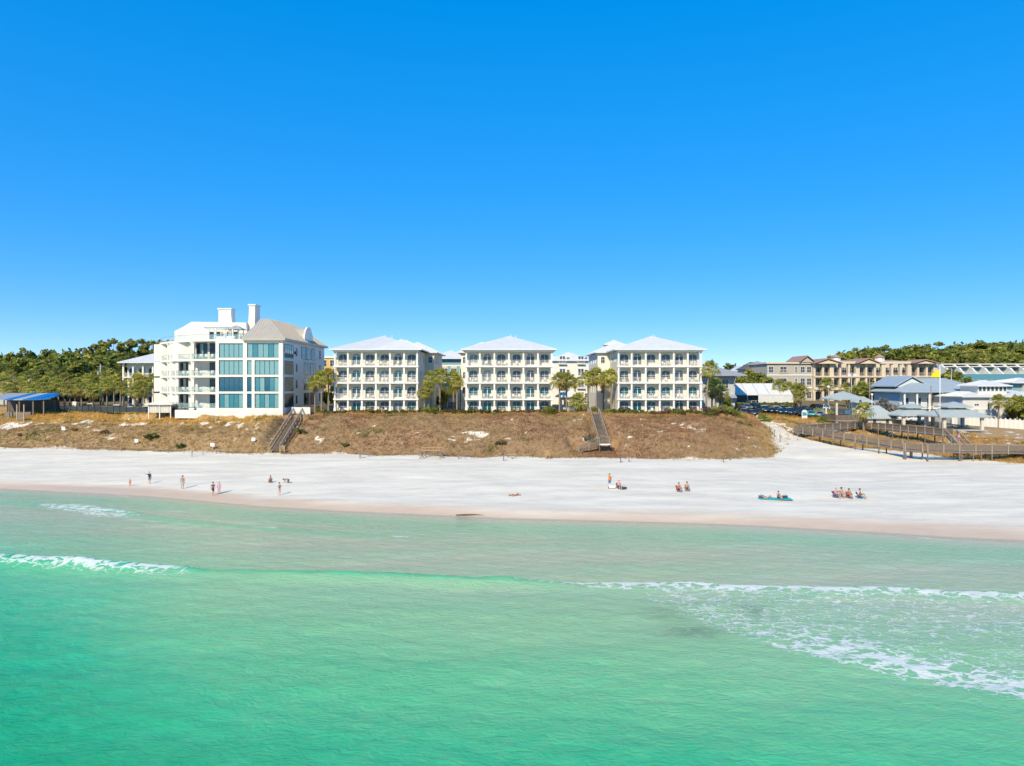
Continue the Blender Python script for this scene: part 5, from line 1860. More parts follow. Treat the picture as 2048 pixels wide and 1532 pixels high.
def zdeck(px, py_top, d):
    return CAMZ - (py_top - 766) * d / FPX - 1.18
bw_corner = (P(1594, 141), 141.0, zdeck(1594, 850, 141))
bw_a = (P(1717, 152), 152.0, zdeck(1717, 843, 152))
bw_f1 = (P(1816, 119), 119.0, zdeck(1816, 884, 119))
bw_f2 = (P(1850, 117), 117.0, zdeck(1850, 887, 117))
bw_f3 = (P(2140, 114.5), 114.5, zdeck(2140, 891, 114.5))
bw_s1 = (P(1896, 125.5), 125.5, zdeck(1896, 857, 125.5))
bw_b = (P(1738, 150), 150.0, zdeck(1738, 843, 150))
boardwalk('long grey timber boardwalk descending in front of the right dune', [bw_corner, bw_f1, bw_f2, bw_f3], 1.8)
boardwalk('grey timber ramp climbing from the boardwalk corner to the gazebo', [(bw_corner[0] + .6, bw_corner[1] + 1.0, bw_corner[2] + .01), bw_a], 1.6)
boardwalk('grey timber walkway leading forward from the gazebo to steps', [bw_b, bw_s1], 1.8)

def stair(label, A, B, width, nstep, rails=(1, 1), cheek=True, seg=3):
    """straight flight from A (bottom) to B (top); each tread, post and rail is a part"""
    A, B = Vector(A), Vector(B)
    root = thing('timber_stairs', label, 'stairs', tuple(A))
    dv = B - A
    hd = Vector((dv.x, dv.y, 0)).normalized()
    s = Vector((hd.y, -hd.x, 0))
    run = Vector((dv.x, dv.y, 0)).length / nstep
    rise = dv.z / nstep
    tm = MB()
    tm.bar(-s * width / 2, s * width / 2, run * .9, .05)
    tme = tm.mesh('tread', M_DECK)
    for i in range(nstep):
        c = hd * run * (i + .5) + Vector((0, 0, rise * (i + 1) - .03))
        inst('tread', tme, root, tuple(c))
    for sd in (-1, 1):
        off = s * sd * (width / 2 + .03)
        MB().bar(off + Vector((0, 0, -.05)), off + dv + Vector((0, 0, -.05)), .06, .3).build('stringer', M_RAILT, root)
        if not rails[0 if sd < 0 else 1]:
            continue
        o2 = s * sd * (width / 2 + .12)
        np_ = max(2, int(dv.length / 2.2))
        pm = MB().box(-.06, .06, -.06, .06, -.5, 1.12).mesh('post', M_POSTT)
        for i in range(np_ + 1):
            inst('post', pm, root, tuple(o2 + dv * (i / np_)))
        for zz_r, w_, h_, nm in ((1.12, .14, .05, 'cap_rail'), (.82, .04, .12, 'rail_board'), (.52, .04, .12, 'rail_board')):
            MB().bar(o2 + Vector((0, 0, zz_r)), o2 + dv + Vector((0, 0, zz_r)), w_, h_).build(nm, M_RAILT if nm != 'cap_rail' else M_DECK, root)
    return root
stair('timber steps from the walkway down to the front boardwalk', (bw_s1[0] - 1.2, 119.0, zdeck(1850, 888, 116)), (bw_s1[0] - .1, 124.5, bw_s1[2]), 1.6, 11)
lx = WX(549, 128)
stair('long grey timber stairs down the dune beside the glass house', (lx, 128.0, 2.75), (lx - 1.4, 147.0, 8.9), 1.6, 34)
boardwalk('short timber landing at the head of the stairs by the glass house', [(lx - 1.4, 147.0, 8.9), (lx - 1.4, 151.5, 8.95), (lx + 3.0, 153.5, 9.0)], 1.6)
mx_ = WX(1207, 127)
stair('straight timber stairs down the dune between middle and right condos', (mx_ + .1, 128.3, 4.35), (mx_ + .35, 143.5, 8.75), 1.5, 23)
boardwalk('timber walk from the condo gardens to the dune stairs', [(mx_ + .35, 143.5, 8.75), (mx_ + .4, 152.0, 8.85)], 1.5)
boardwalk('square timber landing halfway down the dune stairs', [(mx_ - .8, 127.2, 4.3), (mx_ + 1.0, 127.2, 4.3)], 2.0, (0, 1))
stair('short timber flight turning left from landing down to the sand', (mx_ - 4.6, 126.6, 2.75), (mx_ - .9, 126.8, 4.25), 1.4, 9, (1, 1))
MB().box(mx_ - .85, mx_ + 1.1, 125.95, 126.05, 4.0, 4.22).build('landing_board', M_TRIMW, None, label='white painted board along the front edge of the stair landing', category='board')

# --- gazebo tower on the dune
d = 158.
gzx, gzz = P(1686, d), 5.9
g = thing('gazebo', 'raised timber gazebo with blue grey hip roof above the boardwalk', 'gazebo', (gzx, d, gzz))
hw = (P(1718, d) - P(1653, d)) / 2
ze = Zp(797, d) - gzz
roof(g, -hw, hw, -hw, hw, ze, 1.65, M_PAVR, 'y', step=.5)
for sx in (-1, 1):
    for sy in (-1, 1):
        block(g, 'post', sx * (hw - 1) - .17, sx * (hw - 1) + .17, sy * (hw - 1) - .17, sy * (hw - 1) + .17, -2, ze - .2, M_PAVC)
block(g, 'floor', -hw + .6, hw - .6, -hw + .6, hw - .6, .7, .95, M_DECK)
rbm = MB().box(-hw + .8, hw - .8, -.03, .03, 0, .2).mesh('rail_board', M_RAILT)
for k in range(5):
    for sy in (-1, 1):
        inst('rail_board', rbm, g, (0, sy * (hw - .8), 1.0 + .23 * k))
    inst('rail_board', rbm, g, (-(hw - .8), 0, 1.0 + .23 * k), PI / 2)
block(g, 'notice_board', -.9, .3, -hw + .74, -hw + .82, 2.3, 3.2, mat('notice_blue', (.05, .17, .30), .6))
# --- restrooms with low hip roofs
for (pa, pb, ye, yr, dd, zb, lab) in ((1711, 1750, 804, 793, 172, 6.3, 'small restroom hut with blue grey roof behind the gazebo'), (1733, 1797, 836, 811, 160, 5.3, 'low white restroom building with big blue grey hip roof')):
    x0, x1 = P(pa, dd), P(pb, dd)
    r = thing('restroom', lab, 'building', (x0, dd, zb))
    w = x1 - x0; h = Zp(ye, dd) - zb
    block(r, 'wall', .7, w - .7, .7, w * .7, -1, h, M_WHITE)
    roof(r, 0, w, 0, w * .8, h, Zp(yr, dd + w * .3) - zb - h, M_PAVR, step=.5)
    add_window(r, w * .3, .69, .1, .9, 1.6, 0, 1, (), False, 'n', name='door')
    add_window(r, w * .7, .69, .1, .9, 1.6, 0, 1, (), False, 'n', name='door')
# --- picnic pavilions with two tier roofs
M_TABLE = mat('picnic_table_metal', (.12, .13, .14), .6)
def pavilion(pa, pb, ye, d, yb, ytop, label):
    x0, x1 = P(pa, d), P(pb, d)
    zb = Zp(yb, d)
    zb = min(zb, GZ((x0 + x1) / 2, d) + .3)
    r = thing('picnic_pavilion', label, 'pavilion', ((x0 + x1) / 2, d, zb), 0, 'picnic pavilions')
    hw = (x1 - x0) / 2
    h = Zp(ye, d) - zb
    mb = MB()
    # lower tier: frustum
    q = [(-hw, -hw * .8), (hw, -hw * .8), (hw, hw * .8), (-hw, hw * .8)]
    t = [(-hw * .36, -hw * .3), (hw * .36, -hw * .3), (hw * .36, hw * .3), (-hw * .36, hw * .3)]
    zt_ = h + hw * .28
    vs = [(x, y, h - .25) for x, y in q] + [(x, y, h) for x, y in q] + [(x, y, zt_) for x, y in t]
    mb.add(vs, [(3, 2, 1, 0)] + [(i, (i + 1) % 4, 4 + (i + 1) % 4, 4 + i) for i in range(4)] + [(4 + i, 4 + (i + 1) % 4, 8 + (i + 1) % 4, 8 + i) for i in range(4)] + [(8, 9, 10, 11)])
    lo = mb.build('lower_roof', M_PAVR, r)
    sm = MB()
    V = [Vector(v) for v in vs]
    seam_lines(sm, (V[4], V[5], V[9], V[8]), .5); seam_lines(sm, (V[5], V[6], V[10], V[9]), .5); seam_lines(sm, (V[7], V[4], V[8], V[11]), .5)
    sm.build('roof_seams', M_PAVR, lo, kind='stuff')
    cl = block(r, 'clerestory', -hw * .33, hw * .33, -hw * .28, hw * .28, zt_ - .1, zt_ + .45, M_TRIMW)
    MB().lathe([(.2, -.02), (.2, .02)], 14, (0, 0, 0)).build('round_vent', M_GBLACK, cl).matrix_local = Matrix.Translation((0, -hw * .28 - .01, zt_ + .2)) @ Matrix.Rotation(PI / 2, 4, 'X')
    roof(r, -hw * .5, hw * .5, -hw * .45, hw * .45, zt_ + .45, hw * .19, M_PAVR, 'x', 'upper_roof', step=.5)
    for sx in (-1, 1):
        for sy in (-1, 1):
            c = (sx * hw * .74, sy * hw * .6)
            block(r, 'column', c[0] - .28, c[0] + .28, c[1] - .28, c[1] + .28, -1.2, h - .25, M_PAVC)
    block(r, 'floor', -hw * .9, hw * .9, -hw * .72, hw * .72, -.25, .02, mat('concrete', (.42, .41, .39), .9, noise=.15))
    return (x0 + x1) / 2, d, zb, hw
def picnic_table(x, y, z, label):
    o = thing('picnic_table', label, 'table', (x, y, z), 0, 'picnic tables under the pavilions')
    block(o, 'tabletop', -.9, .9, -.37, .37, .72, .77, M_TABLE)
    for s in (-1, 1):
        block(o, 'bench', -.9, .9, s * .75 - .13, s * .75 + .13, .43, .47, M_TABLE)
        b = MB()
        b.bar((s * .65, -.75, .0), (s * .65, .2, .72), .06, .05).bar((s * .65, .75, .0), (s * .65, -.2, .72), .06, .05).bar((s * .65, -.8, .42), (s * .65, .8, .42), .05, .05)
        b.build('leg_frame', M_TABLE, o)
for args, nm in (((1784, 1862, 829, 159, 851, 803, 'picnic pavilion with two tier blue roof, the white car seen beneath'), 'left pavilion'),
                 ((1857, 1957, 831, 151, 857, 803, 'wide picnic pavilion with two tier blue roof beside the flagpole'), 'right pavilion')):
    cx, cy, cz, hw = pavilion(*args)
    for i in range(3):
        picnic_table(cx + (i - 1) * hw * .48, cy + (-.6 if i % 2 else .4), cz + .021, f'{["left", "middle", "right"][i]} dark picnic table under the {nm}')

# --- white panel fence on the right
fz = GZ(P(1990, 156), 156)
A, B = Vector((P(1905, 166), 166, 5.1)), Vector((P(2110, 149), 149, 4.7))
f = thing('panel_fence', 'tall white panel fence with square posts at the right', 'fence', tuple(A))
n = 22
dv = B - A
ang = math.atan2(dv.y, dv.x)
Ls = dv.length / n
pm = MB().box(.1, Ls - .1, -.03, .03, .1, 2.1).mesh('panel', M_WHITE)
cm2 = MB().box(-.12, .12, -.12, .12, -.8, 2.3).box(-.16, .16, -.16, .16, 2.3, 2.38).mesh('post', M_TRIMW)
for i in range(n + 1):
    c = dv * (i / n)
    inst('post', cm2, f, tuple(c), ang)
    if i < n:
        inst('panel', pm, f, tuple(c), ang)

# --- flagpole with yellow flag
d = 146.
fx, fzb = P(1880, d), GZ(P(1880, d), d)
o = thing('flagpole', 'tall white flagpole standing among the beach pavilions', 'flagpole', (fx, d, fzb - .1))
hp = Zp(730, d) - fzb
MB().tube([(0, 0, 0), (0, 0, hp)], [.11, .06], 10).build('pole', M_TRIMW, o, True)
MB().lathe([(.02, 0), (.11, .06), (.11, .14), (.02, .2)], 10, (0, 0, hp)).build('finial', M_TRIMW, o, True)
MB().lathe([(.32, 0), (.30, .2), (.16, .3)], 12, (0, 0, 0)).build('base', M_GALV, o)
fl_ = MB()
nu, nv = 14, 8
H = 1.6
z1 = Zp(738, d) - fzb
for side in (0, 1):
    pts = []
    for i in range(nu + 1):
        u = i / nu
        for j in range(nv + 1):
            v = j / nv
            pts.append((-.08 - 1.6 * u, .14 * math.sin(u * 6 + v) * u + side * .012, z1 - H * v * (1 - .45 * u) - .85 * u * (1 - .2 * v)))
    fl_.add(pts, [(i * (nv + 1) + j, i * (nv + 1) + j + 1, (i + 1) * (nv + 1) + j + 1, (i + 1) * (nv + 1) + j) for i in range(nu) for j in range(nv)])
flag = fl_.build('flag', mat('yellow_flag_cloth', (.85, .70, .0), .8), None, True)
flag.location = (fx, d, fzb - .1)
tag(flag, 'bright yellow beach flag drooping from the white flagpole', 'flag')

# --- lamps and poles
def pole(px, ytop, ybase, d, m, r0, r1, label, name='street_pole', lean=0):
    x = P(px, d)
    zb = GZ(x, d)
    h = Zp(ytop, d) - zb
    o = thing(name, label, 'pole', (x, d, zb - .2))
    MB().tube([(0, 0, 0), (lean * .5, 0, h * .5), (lean, 0, h)], [r0, (r0 + r1) / 2, r1], 10).build('shaft', m, o, True)
    return o, h
o, h = pole(1703, 742, 790, 196, M_GALV, .16, .10, 'grey floodlight pole with two lamp heads before the tan hotel', 'light_pole')
MB().bar((-.9, 0, h - .5), (.9, 0, h - .5), .08, .08).build('cross_arm', M_GALV, o)
for s in (-1, 1):
    MB().box(s * .75 - .4, s * .75 + .4, -.35, .2, h - 1.2, h - .56).build('lamp_head', M_TRIMW, o)
pole(1739, 752, 800, 186, M_WOOD, .18, .13, 'bare brown timber pole right of the floodlight pole')
pole(1866, 770, 815, 166, M_WOOD, .13, .10, 'thin leaning timber pole before the blue house', lean=-.5)
o, h = pole(1657, 775, 815, 172, M_GALV, .10, .08, 'slim grey lamp post with white globe left of the gazebo', 'lamp_post')
MB().lathe([(.1, 0), (.33, .15), (.36, .35), (.25, .6), (.05, .7)], 12, (0, 0, h)).build('globe', M_TRIMW, o, True)
o, h = pole(1744, 790, 840, 166, M_TRIMW, .09, .07, 'short white lamp post behind the boardwalk palm', 'lamp_post')
MB().lathe([(.1, 0), (.28, .12), (.25, .5), (.05, .6)], 10, (0, 0, h)).build('globe', M_TRIMW, o, True)
o, h = pole(1903, 735, 760, 205, M_GALV, .12, .1, 'grey pole beside the blue terrace row', 'street_pole')
o, h = pole(201, 727, 778, 192, M_GALV, .22, .16, 'grey utility pole with transformer above the left palms', 'utility_pole')
MB().bar((-1.2, 0, h - .6), (1.2, 0, h - .6), .12, .12).build('cross_arm', M_WOOD, o)
MB().lathe([(.3, 0), (.34, .1), (.34, 1.0), (.25, 1.1)], 12, (-.5, -.1, h - 3.0)).build('transformer', M_GALV, o)
for i, (yy, off) in enumerate(((735, .2), (738.5, -.4))):
    za, zb2 = Zp(yy - 1, 192), Zp(yy + 2, 192)
    pts = [(P(-60 + 62 * k, 192), 192 + off, zb2 - (zb2 - za) * (abs(k - 2.2) / 2.5) ** 2 * .5) for k in range(6)]
    w_ = MB().tube(pts, .025, 5).build('power_line', M_BLACK, None)
    tag(w_, ['upper', 'lower'][i] + ' of two thin power lines crossing above the left palms', 'wire')
o, h = pole(55, 757, 782, 188, M_TRIMW, .12, .08, 'slanting pale pole among the left palms', lean=.4)

# --- dark deck fence left of the glass house
A, B = Vector((P(62, 171), 171, 8.5)), Vector((P(392, 146.5), 146.5, 8.6))
f = thing('deck_fence', 'long low black fence along the terrace left of the glass house', 'fence', tuple(A))
n = 26
dv = B - A
ang = math.atan2(dv.y, dv.x)
Ls = dv.length / n
pm = MB().box(.06, Ls - .06, -.015, .015, .05, 1.15).mesh('panel', mat('smoked_glass', (.03, .045, .05), .15, spec=.6))
cm3 = MB().box(-.06, .06, -.06, .06, -.8, 1.35).mesh('post', M_BLACK)
MB().bar((0, 0, 1.32), tuple(dv + Vector((0, 0, 1.32))), .1, .06).build('top_rail', M_BLACK, f)
for i in range(n + 1):
    c = dv * (i / n)
    zg = GZ(A.x + c.x, A.y + c.y) - A.z
    inst('post', cm3, f, tuple(c), ang)
    if i < n:
        inst('panel', pm, f, tuple(c), ang)
# pool loungers and towel bins along the terrace
for i, px_ in enumerate((165, 182, 235, 262, 292)):
    d = 172 - i * 3.5
    o = thing('towel_bin', f'{["first", "second", "third", "fourth", "fifth"][i]} white towel bin from left behind the black terrace fence', 'bin', (P(px_, d), d, GZ(P(px_, d), d) - .1), 0, 'towel bins behind the terrace fence')
    block(o, 'body', -.6, .6, -.35, .35, 0, 1.35, M_DARKF)
    block(o, 'lid', -.66, .66, -.41, .41, 1.351, 1.5, M_TRIMW)
o = thing('sign_panel', 'pale white notice board standing among the left palms', 'sign', (P(149, 168), 168, GZ(P(149, 168), 168)))
for s in (-.35, .35):
    block(o, 'post', s - .05, s + .05, -.05, .05, -.2, 1.9, M_GALV)
block(o, 'board', -.45, .45, -.09, -.051, .7, 1.95, M_TRIMW)
# ------------------------------------------------------------------ car park
def sheet(name, label, poly_fn, x0, x1, y0, y1, step, dz, m):
    xs, ys = np.arange(x0, x1 + .01, step), np.arange(y0, y1 + .01, step)
    A, Bq = np.meshgrid(xs, ys)
    z = ground_fields(A, Bq)[0] + dz
    me = np_mesh(name, np.stack([A, Bq, z], -1).reshape(-1, 3), grid_faces(len(xs), len(ys)), m, True)
    o = bpy.data.objects.new(name, me)
    COL.objects.link(o)
    return tag(o, label, name.replace('_', ' '), kind='structure')
M_ASPH = mat('car_park_asphalt', (.075, .075, .08), .9, noise=.25, nscale=1.2, bump=.2)
lot = sheet('car_park', 'grey asphalt car park behind the dune', None, 51.5, 92, 166, 176.8, .75, .06, M_ASPH)
lot2 = sheet('upper_car_park', 'upper strip of the asphalt car park below the tent', None, 51.5, 92, 182.2, 196, .75, .06, M_ASPH)
sheet('planted_verge', 'brown mulch verge between car park rows', None, 51.5, 84, 176.85, 182.1, .75, .10, mat('mulch', (.26, .17, .10), .95, noise=.4, nscale=3, bump=.4))
sheet('beach_car_park', 'asphalt lot beside the blue house', None, 86, 118, 163.5, 171.5, .75, .06, M_ASPH)

def paint(name, c, rough=.25):
    m = mat(name, c, rough, spec=.6)
    m.node_tree.nodes['Principled BSDF'].inputs['Coat Weight'].default_value = .6
    m.node_tree.nodes['Principled BSDF'].inputs['Coat Roughness'].default_value = .05
    return m
PAINT = {'black': paint('black_car_paint', (.012, .013, .016)), 'navy': paint('navy_car_paint', (.012, .028, .07)), 'teal': paint('dark_teal_car_paint', (.01, .055, .075)),
         'white': paint('white_car_paint', (.75, .75, .74)), 'silver': paint('silver_car_paint', (.42, .44, .46)), 'red': paint('dark_red_car_paint', (.25, .02, .02)),
         'aqua': paint('aqua_car_paint', (.10, .50, .55)), 'grey': paint('grey_car_paint', (.16, .17, .18))}
M_TYRE = mat('tyre_rubber', (.02, .02, .02), .85)
M_RIM = mat('alloy_rim', (.5, .5, .52), .35, metal=.8)
M_LAMPW = mat('headlamp_glass', (.75, .76, .78), .1)
M_LAMPR = mat('tail_lamp', (.45, .01, .01), .2)
M_CARGL = mat('car_window_glass', (.015, .02, .025), .04, spec=1.0)

def car_meshes(kind):
    """length along x, front at +x; loft of cross-sections"""
    if kind == 'sedan':
        L, Wd, H, belt = 4.7, 1.82, 1.45, .92
        prof = [(-2.32, .62, .80), (-2.2, .42, .93), (-1.6, .30, 1.0), (-.9, .28, 1.0), (0, .28, .98), (.9, .28, .96), (1.7, .30, .90), (2.2, .36, .78), (2.36, .5, .66)]
        cab = [(-1.75, 1.0), (-1.0, 1.40), (-.2, 1.46), (.45, 1.40), (1.25, .97)]
    else:
        L, Wd, H, belt = 4.8, 1.95, 1.75, 1.1
        prof = [(-2.38, .55, .98), (-2.3, .42, 1.12), (-1.6, .36, 1.14), (-.9, .34, 1.13), (0, .34, 1.12), (.9, .34, 1.10), (1.6, .36, 1.06), (2.2, .40, .95), (2.4, .55, .80)]
        cab = [(-2.3, 1.1), (-2.0, 1.66), (-.8, 1.76), (.35, 1.70), (1.15, 1.10)]
    b = MB()
    n = 8
    hw = Wd / 2
    for (x, z0, z1) in prof:
        t = 1 - .12 * (abs(x) / 2.4) ** 4
        y = hw * t
        b.v += [(x, -y * .86, z0), (x, -y, z0 + .14), (x, -y, z0 + (z1 - z0) * .72), (x, -y * .90, z1), (x, y * .90, z1), (x, y, z0 + (z1 - z0) * .72), (x, y, z0 + .14), (x, y * .86, z0)]
    for i in range(len(prof) - 1):
        for k in range(n):
            k2 = (k + 1) % n
            b.f.append((i * n + k, i * n + k2, (i + 1) * n + k2, (i + 1) * n + k))
    b.f += [tuple(range(n)), tuple(reversed(range((len(prof) - 1) * n, len(prof) * n)))]
    body = b.mesh('body', PAINT['black'], True)
    # glasshouse
    g = MB()
    yb, yt = hw * .90, hw * .72
    top = [p for p in cab]
    m_ = len(top)
    g.v += [(x, -(yb if i in (0, m_ - 1) else yt), z) for i, (x, z) in enumerate(top)] + [(x, (yb if i in (0, m_ - 1) else yt), z) for i, (x, z) in enumerate(top)]
    for i in range(m_ - 1):
        g.f.append((i, i + 1, m_ + i + 1, m_ + i))
    base = top[0][1] - .06
    g.v += [(top[0][0], -yb, base), (top[-1][0], -yb, base), (top[0][0], yb, base), (top[-1][0], yb, base)]
    o = 2 * m_
    g.f += [(o, o + 1, m_ - 1) + tuple(range(m_ - 2, -1, -1)), (o + 2, m_) + tuple(range(m_ + 1, 2 * m_)) + (o + 3,)]
    glass = g.mesh('windows', M_CARGL)
    # roof panel and pillars in body paint
    r = MB()
    pts = cab[1:-1]
    for a, c in zip(pts[:-1], pts[1:]):
        r.add([(a[0], -yt * .97, a[1] + .012), (c[0], -yt * .97, c[1] + .012), (c[0], yt * .97, c[1] + .012), (a[0], yt * .97, a[1] + .012),
               (a[0], -yt * .97, a[1] + .05), (c[0], -yt * .97, c[1] + .05), (c[0], yt * .97, c[1] + .05), (a[0], yt * .97, a[1] + .05)],
              [(4, 5, 6, 7), (0, 1, 5, 4), (2, 3, 7, 6), (1, 2, 6, 5), (3, 0, 4, 7)])
    for s in (-1, 1):
        r.bar((cab[0][0], s * yb, cab[0][1]), (cab[1][0], s * yt, cab[1][1] + .02), .09, .06)
        r.bar((cab[-1][0], s * yb, cab[-1][1]), (cab[-2][0], s * yt, cab[-2][1] + .02), .08, .06)
        xm = (cab[1][0] + cab[-2][0]) / 2
        r.bar((xm, s * (yb + .005), cab[0][1] - .02), (xm, s * (yt + .005), max(cab[2][1], 1.4)), .08, .05)
    roofm = r.mesh('roof', PAINT['black'])
    rad = .33 if kind == 'sedan' else .37
    ty = MB().lathe([(rad * .62, -.11), (rad * .95, -.11), (rad, -.07), (rad, .07), (rad * .95, .11), (rad * .62, .11)], 18)
    tyre = ty.mesh('tyre', M_TYRE, True)
    rim = MB().lathe([(.05, -.115), (rad * .60, -.10), (rad * .63, -.05), (rad * .63, .05), (rad * .6, .10), (.05, .115)], 14).mesh('rim', M_RIM)
    hz = prof[-1][1] + .22
    hl = MB().box(2.16 if kind == 'sedan' else 2.2, 2.30 if kind == 'sedan' else 2.34, -.2, .2, hz - .06, hz + .1).mesh('headlight', M_LAMPW)
    tl = MB().box(-2.31 if kind == 'sedan' else -2.36, -2.2, -.16, .16, hz - .02, hz + .16).mesh('tail_light', M_LAMPR)
    mir = MB().box(-.1, .08, -.1, .1, 0, .14).mesh('mirror', PAINT['black'])
    pl = MB().box(-.01, .01, -.25, .25, -.06, .06).mesh('number_plate', M_LAMPW)
    return dict(body=body, glass=glass, roof=roofm, tyre=tyre, rim=rim, hl=hl, tl=tl, mir=mir, pl=pl, rad=rad, hw=hw, L=L, belt=belt, cab=cab)
CARS = {'sedan': car_meshes('sedan'), 'suv': car_meshes('suv')}
def car(x, y, rz, colour, kind, label, z=None):
    c = CARS[kind]
    o = thing('parked_car', label, 'car', (x, y, (GZ(x, y) + .07) if z is None else z), rz, 'cars in the beach car park')
    # sit on the sloping ground
    p = PAINT[colour]
    inst('body', c['body'], o, m=p)
    inst('windows', c['glass'], o)
    inst('roof', c['roof'], o, m=p)
    for wx in (-1.42, 1.42):
        for s in (-1, 1):
            w = bpy.data.objects.new('wheel', None)
            COL.objects.link(w)
            w.parent = o
            w.location = (wx, s * (c['hw'] - .12), c['rad'])
            w.rotation_euler = (PI / 2, 0, 0)
            inst('tyre', c['tyre'], w)
            inst('rim', c['rim'], w)
    for s in (-1, 1):
        inst('headlight', c['hl'], o, (0, s * c['hw'] * .68, 0))
        inst('tail_light', c['tl'], o, (0, s * c['hw'] * .72, 0))
        inst('mirror', c['mir'], o, (.85, s * (c['hw'] + .06), c['belt'] + .05), m=p)
    inst('number_plate', c['pl'], o, (-c['L'] / 2 - .03, 0, .62))
    return o
ROWN = {0: ('near row', 168.3), 1: ('middle row', 174.2), 2: ('far row', 185.5)}
rows = {0: [(1484, 'black', 'suv'), (1503, 'navy', 'sedan'), (1524, 'teal', 'suv'), (1541, 'black', 'sedan'), (1560, 'teal', 'sedan'), (1577, 'navy', 'suv'), (1597, 'black', 'sedan'), (1617, 'aqua', 'sedan'), (1636, 'silver', 'sedan')],
        1: [(1456, 'navy', 'suv'), (1475, 'black', 'sedan'), (1492, 'grey', 'sedan'), (1512, 'black', 'suv'), (1531, 'red', 'sedan'), (1552, 'white', 'sedan'), (1566, 'black', 'suv'), (1583, 'navy', 'sedan'), (1601, 'teal', 'suv'), (1619, 'black', 'sedan'), (1634, 'white', 'sedan'), (1651, 'silver', 'suv')],
        2: [(1493, 'white', 'sedan'), (1515, 'white', 'suv'), (1578, 'navy', 'sedan'), (1630, 'black', 'suv'), (1646, 'white', 'suv')]}
rngc = random.Random(4)
ordn = ['first', 'second', 'third', 'fourth', 'fifth', 'sixth', 'seventh', 'eighth', 'ninth', 'tenth', 'eleventh', 'twelfth']
for k, L in rows.items():
    nm, d = ROWN[k]
    for i, (px_, colr, kind) in enumerate(L):
        rz = (PI / 2 if rngc.random() < .4 else -PI / 2) + rngc.uniform(-.05, .05)
        if k == 2 and i < 2:
            rz = .15
        car(P(px_, d), d, rz, colr, kind, f'{colr} {"estate" if kind == "suv" else "saloon"} car, {ordn[i]} from left in the {nm} of the car park')
car(P(1829, 167.5), 167.5, .05, 'white', 'suv', 'white estate car side on beneath the left picnic pavilion')
car(P(1797, 169), 169, .1, 'white', 'sedan', 'white saloon car partly hidden behind the low restroom roof')
# information board beside the cars
o = thing('information_board', 'tall white and blue arched information board before the parked cars', 'sign', (P(1609, 163), 163, GZ(P(1609, 163), 163) - .1))
pts = [(-.62, .3), (.62, .3), (.62, 1.7)] + [(.62 * math.cos(t), 1.7 + .55 * math.sin(t)) for t in [PI * q / 10 for q in range(1, 10)]] + [(-.62, 1.7)]
MB().prism(pts, 'y', -.05, .05).build('board', M_TRIMW, o)
MB().prism([(-.5, .9), (.5, .9), (.5, 1.6), (-.5, 1.75)], 'y', -.062, -.052).build('blue_print', mat('sign_blue', (.06, .33, .50), .6), o)
for s in (-.5, .5):
    MB().box(s - .06, s + .06, -.045, .045, -.2, .299).build('leg', M_TRIMW, o)
# ------------------------------------------------------------------ people and things on the sand
def on_ground(px, py):
    """where the sight line through a photograph point meets the ground"""
    lo = 60.
    ds = np.linspace(60, 175, 1151)
    X = (px - 1024) * ds / FPX
    ray = CAMZ - (py - 766) * ds / FPX
    g = ground_fields(X, ds)[0]
    k = int(np.argmax(ray <= g))
    return float(X[k]), float(ds[k]), float(g[k])

SKIN = {'tan': mat('tanned_skin', (.50, .27, .17), .6), 'pale': mat('light_skin', (.62, .38, .28), .6), 'dark': mat('deep_tan_skin', (.33, .17, .10), .6)}
CLOTH = {}
def cloth(c):
    k = 'cloth_%d_%d_%d' % tuple(int(v * 100) for v in c)
    return mat(k, c, .85, noise=.1, nscale=6)
HAIRM = {'brown': mat('brown_hair', (.06, .035, .02), .7), 'black': mat('black_hair', (.015, .012, .01), .7), 'blond': mat('blond_hair', (.42, .28, .12), .7), 'grey': mat('grey_hair', (.35, .34, .33), .7)}

def skinned(name, V, E, rad, root, m, parent, sub=1):
    me = bpy.data.meshes.new(name)
    me.from_pydata([tuple(v) for v in V], E, [])
    me.materials.append(m)
    o = bpy.data.objects.new(name, me)
    COL.objects.link(o)
    o.parent = parent
    md = o.modifiers.new('skin', 'SKIN')
    md.use_smooth_shade = True
    if not me.skin_vertices:
        bpy.context.view_layer.update()
    sv = me.skin_vertices[0].data
    for i, r_ in enumerate(rad):
        sv[i].radius = (r_, r_) if not hasattr(r_, '__len__') else r_
        sv[i].use_root = (i == root)
    s2 = o.modifiers.new('sub', 'SUBSURF')
    s2.levels = s2.render_levels = sub
    return o

STAND = dict(pel=(0, 0, .95), wai=(0, 0, 1.12), che=(0, 0, 1.32), nec=(0, .0, 1.48), hd0=(0, -.01, 1.55), hd1=(0, -.015, 1.66), hd2=(0, -.01, 1.74),
             shl=(-.185, 0, 1.40), ell=(-.25, .03, 1.13), wrl=(-.26, -.05, .90), shr=(.185, 0, 1.40), elr=(.25, .03, 1.13), wrr=(.26, -.05, .90),
             hil=(-.095, 0, .90), knl=(-.10, -.02, .50), anl=(-.10, .03, .09), tol=(-.11, -.15, .04), hir=(.095, 0, .90), knr=(.10, -.02, .50), anr=(.10, .03, .09), tor=(.11, -.15, .04))
def pose(**k):
    p = dict(STAND)
    p.update(k)
    return p
WALK = pose(knl=(-.10, -.18, .52), anl=(-.10, -.16, .10), tol=(-.11, -.34, .05), knr=(.10, .06, .50), anr=(.10, .26, .12), tor=(.11, .12, .04), wrl=(-.25, .12, .92), wrr=(.25, -.18, .95))
POINT = pose(ell=(-.44, -.06, 1.46), wrl=(-.70, -.10, 1.52), shl=(-.19, 0, 1.42))
PHONE = pose(ell=(-.26, -.10, 1.14), wrl=(-.12, -.33, 1.28), elr=(.26, -.10, 1.14), wrr=(.06, -.33, 1.27))
